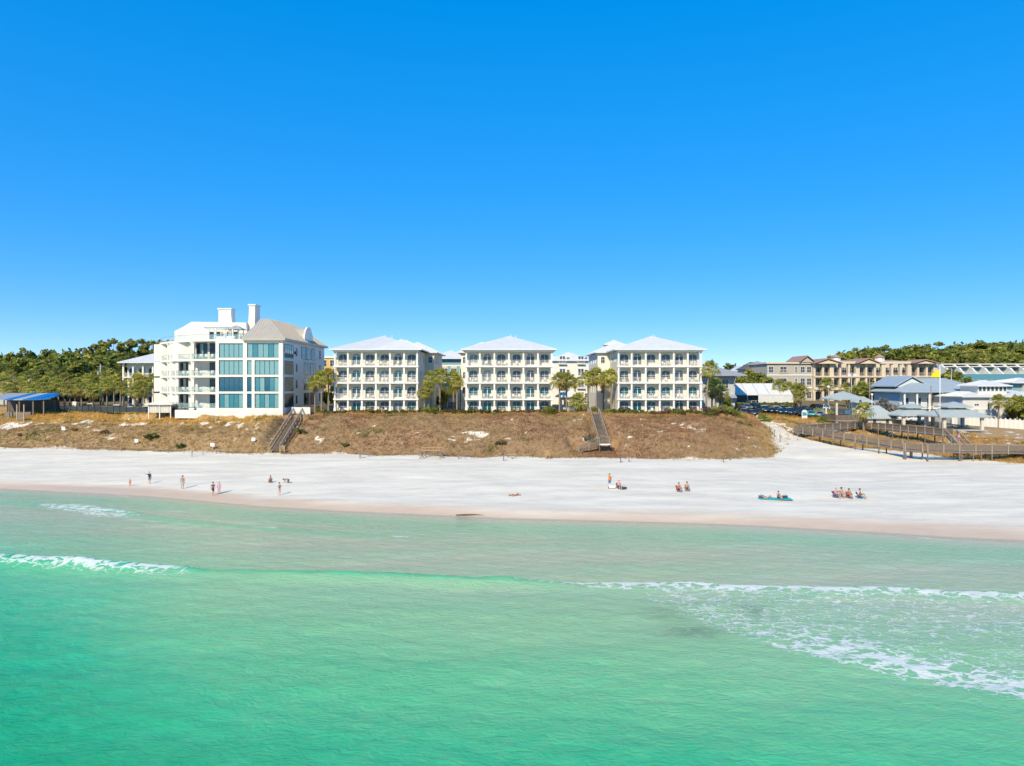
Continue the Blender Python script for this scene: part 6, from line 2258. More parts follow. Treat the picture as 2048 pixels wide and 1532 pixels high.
SIT = pose(pel=(0, 0, .16), wai=(0, .03, .32), che=(0, .05, .52), nec=(0, .03, .68), hd0=(0, .02, .75), hd1=(0, .0, .86), hd2=(0, .0, .94),
           shl=(-.185, .04, .60), ell=(-.27, -.06, .36), wrl=(-.18, -.28, .34), shr=(.185, .04, .60), elr=(.27, -.06, .36), wrr=(.18, -.28, .34),
           hil=(-.10, -.02, .14), knl=(-.15, -.42, .42), anl=(-.13, -.62, .08), tol=(-.13, -.78, .05), hir=(.10, -.02, .14), knr=(.15, -.42, .42), anr=(.13, -.62, .08), tor=(.13, -.78, .05))
def raised(p, dz, dy=0):
    return {k: (v[0], v[1] + (dy if k[:2] not in ('an', 'to') else 0), v[2] + (dz if k[:2] not in ('an', 'to') else 0)) for k, v in p.items()}
CHAIRSIT = raised(pose(**{k: SIT[k] for k in SIT}), .16)
CROSS = pose(**{**SIT, 'knl': (-.34, -.22, .16), 'anl': (.02, -.36, .09), 'tol': (.14, -.38, .07), 'knr': (.34, -.22, .16), 'anr': (-.02, -.30, .12), 'tor': (-.16, -.34, .09)})
FOURS = pose(pel=(.30, 0, .50), wai=(.14, 0, .54), che=(-.08, 0, .56), nec=(-.25, 0, .55), hd0=(-.31, 0, .54), hd1=(-.42, 0, .52), hd2=(-.50, 0, .50),
             shl=(-.16, -.17, .54), ell=(-.24, -.20, .28), wrl=(-.34, -.18, .07), shr=(-.16, .17, .54), elr=(-.22, .20, .28), wrr=(-.30, .18, .07),
             hil=(.32, -.10, .46), knl=(.16, -.13, .08), anl=(.56, -.12, .07), tol=(.70, -.12, .04), hir=(.32, .10, .46), knr=(.18, .13, .08), anr=(.58, .12, .07), tor=(.72, .12, .04))
LIE = pose(pel=(.12, 0, .13), wai=(-.06, 0, .13), che=(-.26, 0, .15), nec=(-.42, 0, .17), hd0=(-.48, 0, .18), hd1=(-.60, 0, .19), hd2=(-.68, 0, .19),
           shl=(-.34, -.18, .13), ell=(-.30, -.36, .07), wrl=(-.08, -.34, .06), shr=(-.34, .18, .13), elr=(-.54, .32, .10), wrr=(-.66, .12, .09),
           hil=(.18, -.10, .12), knl=(.48, -.12, .44), anl=(.74, -.11, .08), tol=(.90, -.11, .06), hir=(.18, .10, .12), knr=(.56, .12, .14), anr=(.94, .13, .08), tor=(1.0, .13, .16))

def person(loc, rz, p, label, h=1.75, skin='tan', top=None, bottom=(.1, .1, .12), hair='brown', hat=None, dress=False, sleeves=True, group=None, one_piece=False):
    """one continuous body; clothes, hair and hat are children"""
    s = h / 1.78
    o = thing('person', label, 'person', loc, rz, group)
    o.scale = (s, s, s)
    V, E, Rd, ix = [], [], [], {}
    def n(k, r_):
        ix[k] = len(V); V.append(Vector(p[k])); Rd.append(r_)
    for k, r_ in (('pel', (.15, .115)), ('wai', (.135, .10)), ('che', (.165, .115)), ('nec', .055), ('hd0', .062), ('hd1', (.083, .10)), ('hd2', .06),
                  ('shl', .065), ('ell', .043), ('wrl', .030), ('shr', .065), ('elr', .043), ('wrr', .030),
                  ('hil', .10), ('knl', .062), ('anl', .042), ('tol', .035), ('hir', .10), ('knr', .062), ('anr', .042), ('tor', .035)):
        n(k, r_)
    def e(a, b): E.append((ix[a], ix[b]))
    for a, b in (('pel', 'wai'), ('wai', 'che'), ('che', 'nec'), ('nec', 'hd0'), ('hd0', 'hd1'), ('hd1', 'hd2'), ('che', 'shl'), ('shl', 'ell'), ('ell', 'wrl'), ('che', 'shr'), ('shr', 'elr'), ('elr', 'wrr'),
                 ('pel', 'hil'), ('hil', 'knl'), ('knl', 'anl'), ('anl', 'tol'), ('pel', 'hir'), ('hir', 'knr'), ('knr', 'anr'), ('anr', 'tor')):
        e(a, b)
    # nose on the face side
    up = (Vector(p['hd2']) - Vector(p['hd0'])).normalized()
    fwd = Vector((0, -1, 0)) if abs(up.y) < .8 and abs(up.x) < .5 else (Vector((0, 0, -1)) if abs(up.x) > .5 and p['che'][2] > .4 else Vector((0, 0, 1)))
    V.append(Vector(p['hd1']) + fwd * .118 - up * .015); Rd.append(.014); E.append((ix['hd1'], len(V) - 1))
    # hands: palm, four unequal fingers and a thumb
    for w, el in (('wrl', 'ell'), ('wrr', 'elr')):
        wv = Vector(p[w])
        d = (wv - Vector(p[el])).normalized()
        sd = d.cross(Vector((0, 0, 1)))
        sd = sd.normalized() if sd.length > .05 else Vector((0, 1, 0))
        palm = wv + d * .075
        V.append(palm); Rd.append((.036, .02)); pi_ = len(V) - 1
        E.append((ix[w], pi_))
        curl = d.cross(sd) * .018
        for j, (t, L) in enumerate(((-.030, .070), (-.010, .085), (.010, .080), (.030, .062))):
            V.append(palm + sd * t + d * L * .55); Rd.append(.009)
            V.append(palm + sd * t * 1.15 + d * L + curl); Rd.append(.0075)
            E.append((pi_, len(V) - 2)); E.append((len(V) - 2, len(V) - 1))
        V.append(wv + d * .05 - sd * .055); Rd.append(.010); E.append((pi_, len(V) - 1))
    skinned('body', V, E, Rd, 0, SKIN[skin], o)
    def garment(name, keys, edges, rads, m, root=0):
        skinned(name, [Vector(p[k]) if isinstance(k, str) else Vector(p[k[0]]).lerp(Vector(p[k[1]]), k[2]) for k in keys], edges, rads, root, m, o)
    if top is not None:
        if one_piece:
            garment('swimsuit', ['pel', 'wai', 'che', ('che', 'nec', .35)], [(0, 1), (1, 2), (2, 3)], [(.165, .135), (.15, .118), (.178, .135), .12], cloth(top))
        else:
            ks = ['wai', 'che', ('che', 'nec', .55), ('che', 'shl', .9), ('shl', 'ell', .6), ('che', 'shr', .9), ('shr', 'elr', .6), ('pel', 'wai', .2)]
            garment('shirt', ks if sleeves else ks[:4] + [ks[5], ks[7]], [(0, 1), (1, 2), (1, 3), (3, 4), (1, 5), (5, 6), (0, 7)] if sleeves else [(0, 1), (1, 2), (1, 3), (1, 4), (0, 5)],
                    [(.16, .125), (.185, .14), .09, .088, .07, .088, .07, (.175, .14)] if sleeves else [(.16, .125), (.185, .14), .09, .088, .088, (.175, .14)], cloth(top))
    if bottom is not None and not one_piece:
        if dress:
            garment('skirt', ['wai', 'pel', ('hil', 'knl', .7), ('hir', 'knr', .7)], [(0, 1), (1, 2), (1, 3)], [(.15, .12), (.19, .16), .13, .13], cloth(bottom))
        else:
            garment('shorts', ['pel', ('pel', 'wai', .45), 'hil', ('hil', 'knl', .75), 'hir', ('hir', 'knr', .75)], [(0, 1), (0, 2), (2, 3), (0, 4), (4, 5)], [(.165, .13), (.15, .115), .12, .095, .12, .095], cloth(bottom))
    hc = Vector(p['hd1']) + up * .045 - fwd * .02
    b = MB()
    b.lathe([(.02, .105), (.07, .085), (.098, .04), (.105, -.01), (.10, -.06), (.07, -.10)], 10)
    hr = b.build('hair', HAIRM[hair], o, True)
    q = up.to_track_quat('Z', 'Y')
    hr.rotation_mode = 'QUATERNION'; hr.rotation_quaternion = q; hr.location = hc - fwd * .012
    if hat:
        b = MB().lathe([(.19, 0), (.18, .012), (.112, .02), (.105, .09), (.06, .115), (.01, .12)], 14)
        ht = b.build('hat', cloth(hat), o, True)
        ht.rotation_mode = 'QUATERNION'; ht.rotation_quaternion = q; ht.location = hc + up * .035
    return o

def gp_(px, py):
    x, y, z = on_ground(px, py)
    return (x, y, z)
G = 'people on the beach'
person(gp_(260, 973), .4, pose(), 'small child in orange swimwear near the water at the left', 1.05, 'tan', (.75, .22, .06), (.70, .20, .05), 'brown', None, sleeves=False, group=G)
person(gp_(299, 968), .9, POINT, 'person in navy shirt and grey shorts pointing left', 1.78, 'pale', (.02, .025, .09), (.22, .22, .24), 'grey', group=G)
person(gp_(365, 978), -2.6, pose(), 'shirtless person in pale blue shorts and cap seen from behind', 1.85, 'tan', None, (.45, .56, .66), 'brown', (.55, .42, .36), group=G)
person(gp_(426, 991), .5, WALK, 'person in purple grey top and dark skirt walking beside pink shirt', 1.78, 'pale', (.22, .12, .17), (.10, .05, .08), 'brown', dress=True, group=G)
person(gp_(438, 988), .3, WALK, 'person in pink top with pale blue hat walking', 1.65, 'pale', (.80, .36, .46), (.78, .45, .52), 'blond', (.62, .75, .85), group=G)
person(gp_(541, 965), .2, CROSS, 'dark haired person sitting cross legged on the sand', 1.75, 'dark', (.06, .05, .05), (.06, .05, .05), 'black', sleeves=False, group=G)
person(gp_(573, 966), -.1, FOURS, 'shirtless person kneeling on hands and knees digging in sand', 1.75, 'dark', None, (.14, .11, .10), 'black', group=G)
person(gp_(559, 991), .8, PHONE, 'standing person in maroon swimsuit holding a phone', 1.7, 'pale', (.14, .03, .06), None, 'brown', one_piece=True, group=G)
person(gp_(1028, 992), .3, LIE, 'sunbather lying back with one knee raised alone on the sand', 1.72, 'tan', (.45, .10, .06), (.45, .10, .06), 'blond', one_piece=True, group=G)
person(gp_(1219, 975), .5, pose(ell=(.1, -.2, 1.2), wrl=(.2, -.38, 1.40)), 'standing person in orange shirt and blue shorts beside the cooler', 1.85, 'tan', (.75, .22, .05), (.02, .20, .42), 'brown', (.5, .4, .3), group=G)

M_FAB = {k: mat(k + '_chair_fabric', c, .8) for k, c in (('navy', (.03, .04, .10)), ('red', (.40, .05, .05)), ('grey', (.25, .26, .28)), ('purple', (.16, .10, .22)), ('teal', (.02, .35, .38)))}
def beach_chair(loc, rz, colour, label):
    o = thing('beach_chair', label, 'chair', loc, rz, 'folding beach chairs')
    m = M_FAB[colour]
    MB().prism([(-.34, .26), (.16, .20), (.16, .225), (-.34, .285)], 'x', -.27, .27).build('seat', m, o)
    MB().prism([(.13, .20), (.46, .78), (.49, .765), (.16, .185)], 'x', -.27, .27).build('backrest', m, o)
    for s in (-1, 1):
        MB().tube([(s * .29, -.36, .02), (s * .29, -.34, .27), (s * .29, .10, .46), (s * .29, .33, .52)], .014, 6).build('side_frame', M_GALV, o)
        MB().tube([(s * .29, .36, .0), (s * .29, .0, .24)], .014, 6).build('leg', M_GALV, o)
        MB().box(s * .29 - .035, s * .29 + .035, -.30, .25, .47, .495).build('armrest', M_CHAIRT, o)
    return o
def seated(px, py, rz, colour, clabel, label, **k):
    l = gp_(px, py)
    beach_chair(l, rz, colour, clabel)
    person((l[0], l[1], l[2] + .10), rz, CHAIRSIT, label, group=G, **k)
seated(1238, 978, .2, 'navy', 'beach chair beside the cooler', 'person in pink shirt seated in a chair beside the cooler', skin='pale', top=(.75, .30, .32), bottom=(.20, .03, .05), hair='brown', hat=(.7, .62, .5))
seated(1358, 984, .3, 'red', 'left chair of the pair right of the cooler', 'left of two seated sunbathers right of the cooler', skin='tan', top=(.30, .05, .07), bottom=(.05, .05, .08), hair='brown', sleeves=False)
seated(1374, 982, -.2, 'navy', 'right chair of the pair right of the cooler', 'right of two seated sunbathers right of the cooler', skin='tan', top=None, bottom=(.03, .04, .10), hair='black')
seated(1672, 996, .5, 'purple', 'leftmost chair of the four beyond the turquoise mat', 'leftmost of four seated people, pink top, beyond the turquoise mat', skin='pale', top=(.75, .25, .32), bottom=(.12, .12, .22), hair='blond')
seated(1683, 995, .1, 'grey', 'second chair of the four beyond the turquoise mat', 'second of four seated people, bare chested with dark cap', skin='tan', top=None, bottom=(.30, .38, .42), hair='brown', hat=(.12, .12, .10))
seated(1698, 997, 0, 'red', 'third chair of the four beyond the turquoise mat', 'third of four seated people, wearing red', skin='dark', top=(.55, .12, .09), bottom=(.55, .14, .10), hair='brown', sleeves=False)
seated(1720, 997, .9, 'navy', 'rightmost chair of the four beyond the turquoise mat', 'rightmost of four seated people, legs stretched, dark swimwear', skin='tan', top=(.05, .04, .05), bottom=(.05, .04, .05), hair='black', sleeves=False)
# mat with two people
x, y, z = gp_(1549, 998)
mt = MB().box(-2.0, 2.0, -.85, .85, 0, .025)
o = mt.build('beach_mat', mat('turquoise_mat', (.04, .50, .50), .8, noise=.12, nscale=3), None)
o.location = (x, y, z + .05)
o.rotation_euler = (0, 0, -.05)
tag(o, 'large turquoise beach mat spread on the sand', 'mat')
person((x + .45, y - .1, z + .08), .3, SIT, 'dark haired sunbather sitting up on the turquoise mat', 1.7, 'tan', (.04, .03, .04), (.30, .05, .05), 'black', sleeves=False, group=G)
person((x - 1.0, y + .1, z + .08), .1, LIE, 'sunbather lying on the left half of the turquoise mat', 1.7, 'pale', (.20, .18, .15), (.20, .18, .15), 'brown', one_piece=True, group=G)
def bag(x, y, z, c, label):
    o = thing('beach_bag', label, 'bag', (x, y, z), .3)
    MB().prism([(-.28, 0), (.28, 0), (.34, .32), (-.34, .32)], 'y', -.14, .14).build('body', cloth(c), o)
    MB().tube([(-.18, 0, .32), (-.14, 0, .5), (.14, 0, .5), (.18, 0, .32)], .015, 6).build('handle', cloth(c), o)
bag(x + 1.3, y + .1, z + .077, (.03, .08, .12), 'dark navy bag on the right end of the turquoise mat')
bag(x - 1.55, y + .2, z + .077, (.10, .16, .22), 'grey blue bag on the left end of the turquoise mat')
x, y, z = gp_(1248, 979)
bag(x, y, z, (.05, .05, .09), 'dark bag right of the seated person in pink')
x, y, z = gp_(1224, 977)
o = thing('cooler_box', 'white cooler box on wheels in front of the orange shirt', 'cooler', (x, y, z + .02), .1)
MB().box(-.42, .42, -.24, .24, .05, .42).build('body', M_CHAIRW, o)
MB().box(-.45, .45, -.27, .27, .421, .52).build('lid', M_TRIMW, o)
MB().tube([(-.3, -.26, .5), (-.3, -.40, .56), (.3, -.40, .56), (.3, -.26, .5)], .018, 6).build('handle', M_GALV, o)
for s in (-1, 1):
    MB().tube([(s * .44, 0, .08), (s * .50, 0, .08)], .09, 12).build('wheel', M_TYRE, o)
# people on the boardwalk and terrace
sx_ = bw_s1[0] - .75
person((sx_, 121.2, zdeck(1850, 888, 116) + .95), .2, WALK, 'person in pink top and purple leggings on the boardwalk steps', 1.65, 'pale', (.80, .30, .40), (.14, .09, .35), 'blond')
px_ = (bw_corner[0] * .04 + bw_f1[0] * .96, bw_corner[1] * .04 + bw_f1[1] * .96, bw_corner[2] * .04 + bw_f1[2] * .96)
person(px_, 1.2, WALK, 'person in pale blue shirt on the front boardwalk', 1.35, 'pale', (.50, .72, .78), (.5, .5, .45), 'blond')
person((gx0 + gp(444.5, 150), 150.0, 8.55 + pz + .003), .2, pose(), 'person in black standing on the roof terrace of glass house', 1.75, 'tan', (.02, .02, .025), (.02, .02, .03), 'black')

# ------------------------------------------------------------------ signs, posts, benches along the dune foot
for i, (px_, yt_, yb_, d) in enumerate(((127, 879, 886.5, 144), (273, 884, 892, 136), (425, 885.5, 893.5, 131), (507, 883.5, 890, 131.5))):
    x = P(px_, d)
    zg = GZ(x, d)
    o = thing('dune_sign', f'{["leftmost", "second", "third", "rightmost"][i]} of four small white signs on the left dune', 'sign', (x, d, zg - .2), random.uniform(-.2, .2), 'keep off dune signs')
    zc = max(.9, Zp((yt_ + yb_) / 2, d) - zg + .2)
    MB().box(-.04, .04, -.04, .04, 0, zc + .3).build('post', M_GALV, o)
    bd_ = MB().box(-.38, .38, -.065, -.041, zc - .3, zc + .32).build('board', M_TRIMW, o)
    for j, wd_ in enumerate((.27, .2, .24)):
        MB().box(-wd_, wd_, -.070, -.066, zc + .13 - j * .13, zc + .17 - j * .13).build('text_line', M_GREYR, bd_)
def rope_fence(label, posts):
    P0 = posts[0]
    o = thing('rope_fence', label, 'fence', P0[:3])
    tops = []
    for (x, y, z, h) in posts:
        l = (x - P0[0], y - P0[1], z - P0[2])
        MB().tube([(l[0], l[1], l[2] - .4), (l[0], l[1], l[2] + h)], [.065, .055], 7).build('post', M_WOOD, o)
        tops.append(Vector(l) + Vector((0, 0, h - .12)))
    pts = []
    for a, b in zip(tops[:-1], tops[1:]):
        for k in range(4):
            t = k / 4
            pts.append(a.lerp(b, t) - Vector((0, 0, .22 * 4 * t * (1 - t))))
    pts.append(tops[-1])
    MB().tube(pts, .018, 5).build('rope', M_ROPE, o)
ps = []
for px_, py_ in ((155, 898), (185, 899), (216, 901), (243, 902.5), (275, 903), (306, 904), (336, 906), (368, 906), (384, 914), (406, 911), (433, 907), (465, 908), (498, 910)):
    x, y, z = on_ground(px_, py_)
    ps.append((x, y, z, 1.25 if px_ == 384 else .95))
rope_fence('rope fence of short posts along the left dune foot', ps)
rope_fence('three tall bare posts below the right boardwalk', [(*on_ground(px_, py_), 2.0) for px_, py_ in ((1924, 923), (1947, 923), (1963, 923))])
rope_fence('thin post fence along the left side of sandy path', [(*on_ground(px_, py_), 1.5) for px_, py_ in ((1528, 858), (1539, 866), (1549, 874), (1560, 884))])
def t_post(px, py, h, plank, label, m=M_WOOD, rz=0.):
    x, y, z = on_ground(px, py)
    o = thing('sand_table', label, 'bench', (x, y, z), rz, 'weathered timber posts and benches at the dune foot')
    MB().box(-.07, .07, -.07, .07, -.3, h).build('post', M_WOOD, o)
    MB().box(-plank, plank, -.18, .18, h + .001, h + .07).build('plank', m, o)
for i, a in enumerate([(720, 917, .85, .45, 'short timber post with slanted plank, first left of the trestle rack'), (738, 913, .45, .72, 'low grey bench left of the timber trestle rack'),
                       (900, 911, .8, .1, 'bare timber post just right of the trestle rack'), (917, 918, .85, .2, 'capped timber post right of the trestle rack'),
                       (936, 914, .4, .7, 'low grey bench right of the trestle rack'), (1002, 913, .85, .12, 'bare timber post behind the orange plank table'),
                       (1007, 922, .9, .25, 'bent timber post in front of the orange plank table'), (1258, 924, .8, .08, 'bare timber post right of the middle stairs'),
                       (1241, 925, .7, .2, 'leaning timber post below the middle stairs'), (1447, 925, .5, .45, 'low plank bench at the right end of the dune')]):
    t_post(*a, rz=.2 * (i % 3 - 1))
t_post(1024, 918, .75, .75, 'orange plank table at the foot of the middle dune', M_WOODN)
t_post(1460, 921, .75, .15, 'short timber post behind the low bench at right dune end')
def guard_chair(px, py, label):
    x, y, z = on_ground(px, py)
    o = thing('lounge_chair', label, 'chair', (x, y, z), .3, 'orange timber chairs at the dune foot')
    for sx in (-.32, .32):
        for sy in (-.3, .3):
            MB().box(sx - .05, sx + .05, sy - .05, sy + .05, -.1, 1.0 if sy < 0 else 1.5).build('leg', M_WOODN, o)
    MB().box(-.4, .4, -.36, .28, .62, .68).build('seat', M_WOODN, o)
    sl = MB().box(-.27, .27, .355, .385, 0, .14).mesh('slat', M_WOODN)
    for k in range(4):
        inst('slat', sl, o, (0, 0, .8 + .18 * k))
guard_chair(565, 908, 'orange timber chair at the foot of the long stairs')
guard_chair(1095, 918, 'orange timber chair at the foot of the middle dune')
# trestle rack
x, y, z = on_ground(864, 917)
o = thing('trestle_rack', 'timber trestle rack with crossed legs and orange planks at dune foot', 'rack', (x, y, z))
for sx in (-1.7, 1.7):
    for s in (-1, 1):
        MB().bar((sx - .55 * s, 0, -.1), (sx + .45 * s, .3 * s, 1.25), .09, .09).build('leg', M_WOOD, o)
        MB().bar((sx - .2 * s, -.35 * s, -.1), (sx + .1 * s, .35 * s, 1.3), .08, .08).build('brace', M_WOOD, o)
MB().bar((-1.9, .0, .62), (1.9, .1, .58), .1, .09).build('tie_beam', M_WOOD, o)
for y_, z_ in ((1.2, 1.75), (.6, 1.35)):
    MB().box(-1.9, 1.7, y_ - .14, y_ + .14, z_ - .04, z_ + .04).build('plank', M_WOODN, o)
for sx in (-1.2, 1.2):
    MB().box(sx - .06, sx + .06, 1.14, 1.26, -.2, 1.709).build('support', M_WOOD, o)
# pale rocks along the path
rockm = []
for s in range(4):
    rg = np.random.default_rng(s)
    bm = bmesh.new()
    bmesh.ops.create_icosphere(bm, subdivisions=2, radius=.45)
    for v in bm.verts:
        v.co = Vector((v.co.x * 1.3, v.co.y, v.co.z * .62)) * (1 + .28 * (rg.random() - .5))
    me = bpy.data.meshes.new('rock')
    bm.to_mesh(me); bm.free()
    me.materials.append(mat('limestone', (.62, .57, .50), .9, noise=.2, nscale=3, bump=.4))
    rockm.append(me)
for i, (px_, py_) in enumerate(((1546, 851), (1551, 853), (1556, 853), (1561, 854), (1566, 856), (1571, 857), (1575, 860), (1580, 862), (1584, 864), (1577, 866), (1568, 861), (1587, 868))):
    x, y, z = on_ground(px_, py_)
    o = inst('rock', rockm[i % 4], None, (x + 1.0, y, GZ(x + 1.0, y) + .08), i * 1.3, .8 + .25 * (i % 3))
    tag(o, f'pale limestone rock, {ordn[i]} in the row coming down beside the sandy path', 'rock', 'rocks beside the path')
# driftwood at the waterline
x, y, z = on_ground(940, 1031)
o = MB().tube([(-1.6, .1, .04), (-.6, 0, .07), (.6, .04, .06), (1.7, -.1, .03)], [.05, .10, .09, .03], 8).build('driftwood_log', mat('wet_driftwood', (.12, .09, .06), .8, noise=.3), None, True)
o.location = (x, y, z)
tag(o, 'dark driftwood log lying at the edge of the water', 'driftwood')
# ------------------------------------------------------------------ palms, trees, shrubs where the photograph shows them
def palm_at(px, ytop, d, label, seed, group='palms among the buildings', ybase=None, lean=0., crown=1.0):
    """crown centre about 1.2 m under its top"""
    x = P(px, d)
    z = GZ(x, d)
    h = Zp(ytop, d) - 1.3 * crown - z
    palm(x - lean * h, d, max(h, 1.2), label, group, seed, lean, None, crown)
for i, (px_, yt_, d, lab, cr) in enumerate([
    (643, 741, 150.5, 'palm before the shaded flank of the glass house', 1.25), (657, 737, 152, 'palm close to the left end of the left condo', 1.2), (630, 752, 151, 'palm nearest the glass house flank', 1.1),
    (849, 769, 149.5, 'short palm at the right corner of the left condo', .95), (862, 741, 151, 'tall palm right of the left condo', 1.15), (857, 762, 150, 'slim palm between two taller palms right of left condo', .9), (880, 738, 158, 'dark palm before the yellow awnings', 1.25),
    (907, 741, 160, 'tall palm left of the middle condo', 1.2), (914, 752, 156, 'palm leaning on the left corner of the middle condo', 1.0),
    (1119, 742, 150.5, 'palm at the right corner of the middle condo', 1.25), (1133, 746, 152, 'palm behind the pool hut', 1.25), (1157, 789, 151.5, 'short palm in front of the pool hut', 1.2), (1150, 755, 182, 'palm seen above the pool hut roof', 1.0),
    (1176, 741, 160, 'leftmost tall palm beside the right condo', 1.25), (1193, 737, 159, 'second tall palm beside the right condo', 1.3), (1222, 739, 155, 'palm touching the left corner of the right condo', 1.1), (1207, 745, 166, 'palm behind the pair beside right condo', 1.15),
    (1431, 755, 158, 'middle palm right of the right condo', 1.2), (1443, 772, 160, 'shorter palm right of the right condo', 1.1), (1424, 762, 163, 'dark palm behind the tall leaning one', 1.2),
    (1558, 757, 187, 'leftmost palm beside the event tent', 1.4), (1577, 764, 188, 'second palm beside the event tent', 1.3), (1593, 765, 190, 'third palm beside the event tent', 1.3), (1602, 766, 192, 'rightmost palm beside the event tent', 1.2), (1598, 783, 179, 'small palm on the car park verge', 1.0),
    (1653, 756, 200, 'palm before the first arches of the tan hotel', 1.4), (1693, 765, 200, 'palm beside the floodlight pole', 1.25), (1724, 762, 200, 'palm right of the floodlight pole', 1.3),
    (1727, 805, 149, 'stout palm rising through the boardwalk bend', 1.35), (1997, 789, 158, 'palm before the white tower house', 1.15), (2034, 791, 159, 'palm at the right edge before the tower house', 1.3)]):
    palm_at(px_, yt_, d, lab, i, crown=cr)
palm_at(1420, 720, 152, 'tallest leaning palm beside the right condo', 2, lean=.09, crown=1.25)
# left palm grove
rp = random.Random(12)
spots = [(22, 738), (40, 752), (62, 741), (83, 755), (100, 742), (117, 758), (128, 747), (150, 756), (140, 770), (163, 764), (178, 747), (186, 770), (206, 741), (214, 757), (228, 748), (241, 742), (246, 765), (262, 742), (276, 746), (284, 760), (297, 741), (308, 748), (20, 768), (68, 766), (270, 768), (94, 771), (8, 752), (52, 762)]
for i, (px_, yt_) in enumerate(spots):
    d = 196 - (yt_ - 738) * .75 + rp.uniform(-2, 2)
    if i == 8 or i == 9: d = 170
    if i in (11, 24): d = 166
    palm_at(px_, yt_, d, f'palm in the left grove, {["beside", "behind", "among", "before"][i % 4]} its neighbours, {ordn[i % 12]} of {["the back row", "the middle row", "the front row"][min(2, i // 12)]}', i, 'palm grove left of the glass house', crown=1.35 if d > 180 else 1.15)
# background trees, left
TL = [(-15, 716, 240), (22, 714, 232), (52, 708, 236), (80, 716, 250), (100, 705, 244), (122, 712, 236), (142, 707, 252), (160, 718, 230), (168, 704, 256), (188, 697, 250), (206, 690, 258), (226, 686, 254), (246, 692, 262), (262, 687, 256), (284, 686, 262), (303, 690, 258), (322, 688, 266), (214, 706, 240), (240, 712, 236), (192, 716, 228), (128, 722, 224), (70, 724, 222), (36, 728, 218), (98, 727, 217), (158, 729, 215), (-5, 734, 214), (215, 726, 220), (340, 692, 268)]
for i, (px_, yt_, d) in enumerate(TL):
    x = P(px_, d)
    h = Zp(yt_, d) - GZ(x, d) + 1.6
    tree(x, d, h, f'{"pine" if 8 <= i <= 16 else "oak"} tree behind the left palm grove, {ordn[i % 12]} of the {["nearer", "middle", "farther"][i // 12]} stand', (5 + i % 3) if 8 <= i <= 16 else i % 5, 'trees behind the left palm grove', wide=1.3 if i > 16 else (1.25 if h < 14 else .95))
# right hillside wood
k = 0
for row, (d, y_of, step) in enumerate(((300, lambda p: np.interp(p, [1650, 1730, 1800, 1860, 1900, 1950, 2000, 2060, 2130], [714, 701, 697, 694, 690, 687, 689, 686, 678]), 27), (282, lambda p: np.interp(p, [1650, 1730, 1800, 1900, 2130], [720, 708, 706, 700, 697]), 29), (268, lambda p: np.interp(p, [1650, 1800, 1900, 2130], [722, 716, 712, 709]), 31), (256, lambda p: np.interp(p, [1650, 1800, 1900, 2130], [730, 724, 722, 720]), 30))):
    for j, px_ in enumerate(range(1662 + row * 9 + (0 if row < 2 else 190), 2125, step)):
        dd = d + rp.uniform(-6, 6)
        x = P(px_, dd)
        yt_ = float(y_of(px_)) + rp.uniform(-3, 5)
        h = max(5, Zp(yt_, dd) - GZ(x, dd) + 1.3)
        v = (5 + k % 3) if k % 4 == 0 else k % 5
        tree(x, dd, h, f'hillside {"pine" if v > 4 else "oak"} on the right, {(ordn + ["thirteenth", "fourteenth", "fifteenth", "sixteenth", "seventeenth", "eighteenth"])[j]} from left in {["back", "third", "second", "front"][row]} row', v, 'wood on the right hillside', wide=1.3 if h > 12 else 1.6)
        k += 1
# single trees nearer by
for i, (px_, yt_, d, v, wide, lab) in enumerate([(1458, 727, 300, 2, 1.2, 'dark tree rising behind the grey restaurant roof'), (1498, 738, 225, 1, 1.2, 'dark tree left of the grey taupe hotel wing'), (1514, 744, 215, 3, 1.4, 'broad tree behind the event tent'), (1480, 750, 205, 0, 1.4, 'low tree between restaurant and tent'), (1535, 752, 205, 4, 1.3, 'low tree behind the middle of the tent'), (1492, 728, 290, 3, .9, 'small distant tree above the dark roofed houses'),
                                         (1738, 766, 196, 1, 1.5, 'dense green tree right of the timber pole'), (1755, 762, 192, 0, 1.3, 'dense green tree before the tan hotel end'), (1716, 772, 198, 3, 1.2, 'small green tree beside the palms of the tan hotel'), (1905, 740, 215, 2, 1.3, 'tree before the left end of the blue terrace row'), (1890, 745, 212, 4, 1.2, 'tree right of the tan hotel gable'), (2052, 790, 158, 2, 1.2, 'dark tree at the right edge by the fence'),
                                         (668, 770, 168, 1, .8, 'dark small tree behind the left condo corner'), (1130, 720, 240, 3, 1.0, 'dark tree behind the middle condo corner'), (885, 780, 172, 2, .9, 'shaded tree in front of the yellow awnings'), (1455, 790, 166, 3, .8, 'dark tree beneath the palms by right condo')]):
    x = P(px_, d)
    tree(x, d, max(3.2, Zp(yt_, d) - GZ(x, d)), lab, v, wide=wide)
# grey leafless bush
x = P(1775, 170)
bush(x, 170, 7.0, 5.6, 'large grey leafless bush beside the low restroom roof', 'grey', seed=0)
x = P(1762, 172)
bush(x, 172, 5.0, 5.0, 'smaller grey leafless bush left of the large one', 'grey', seed=1)
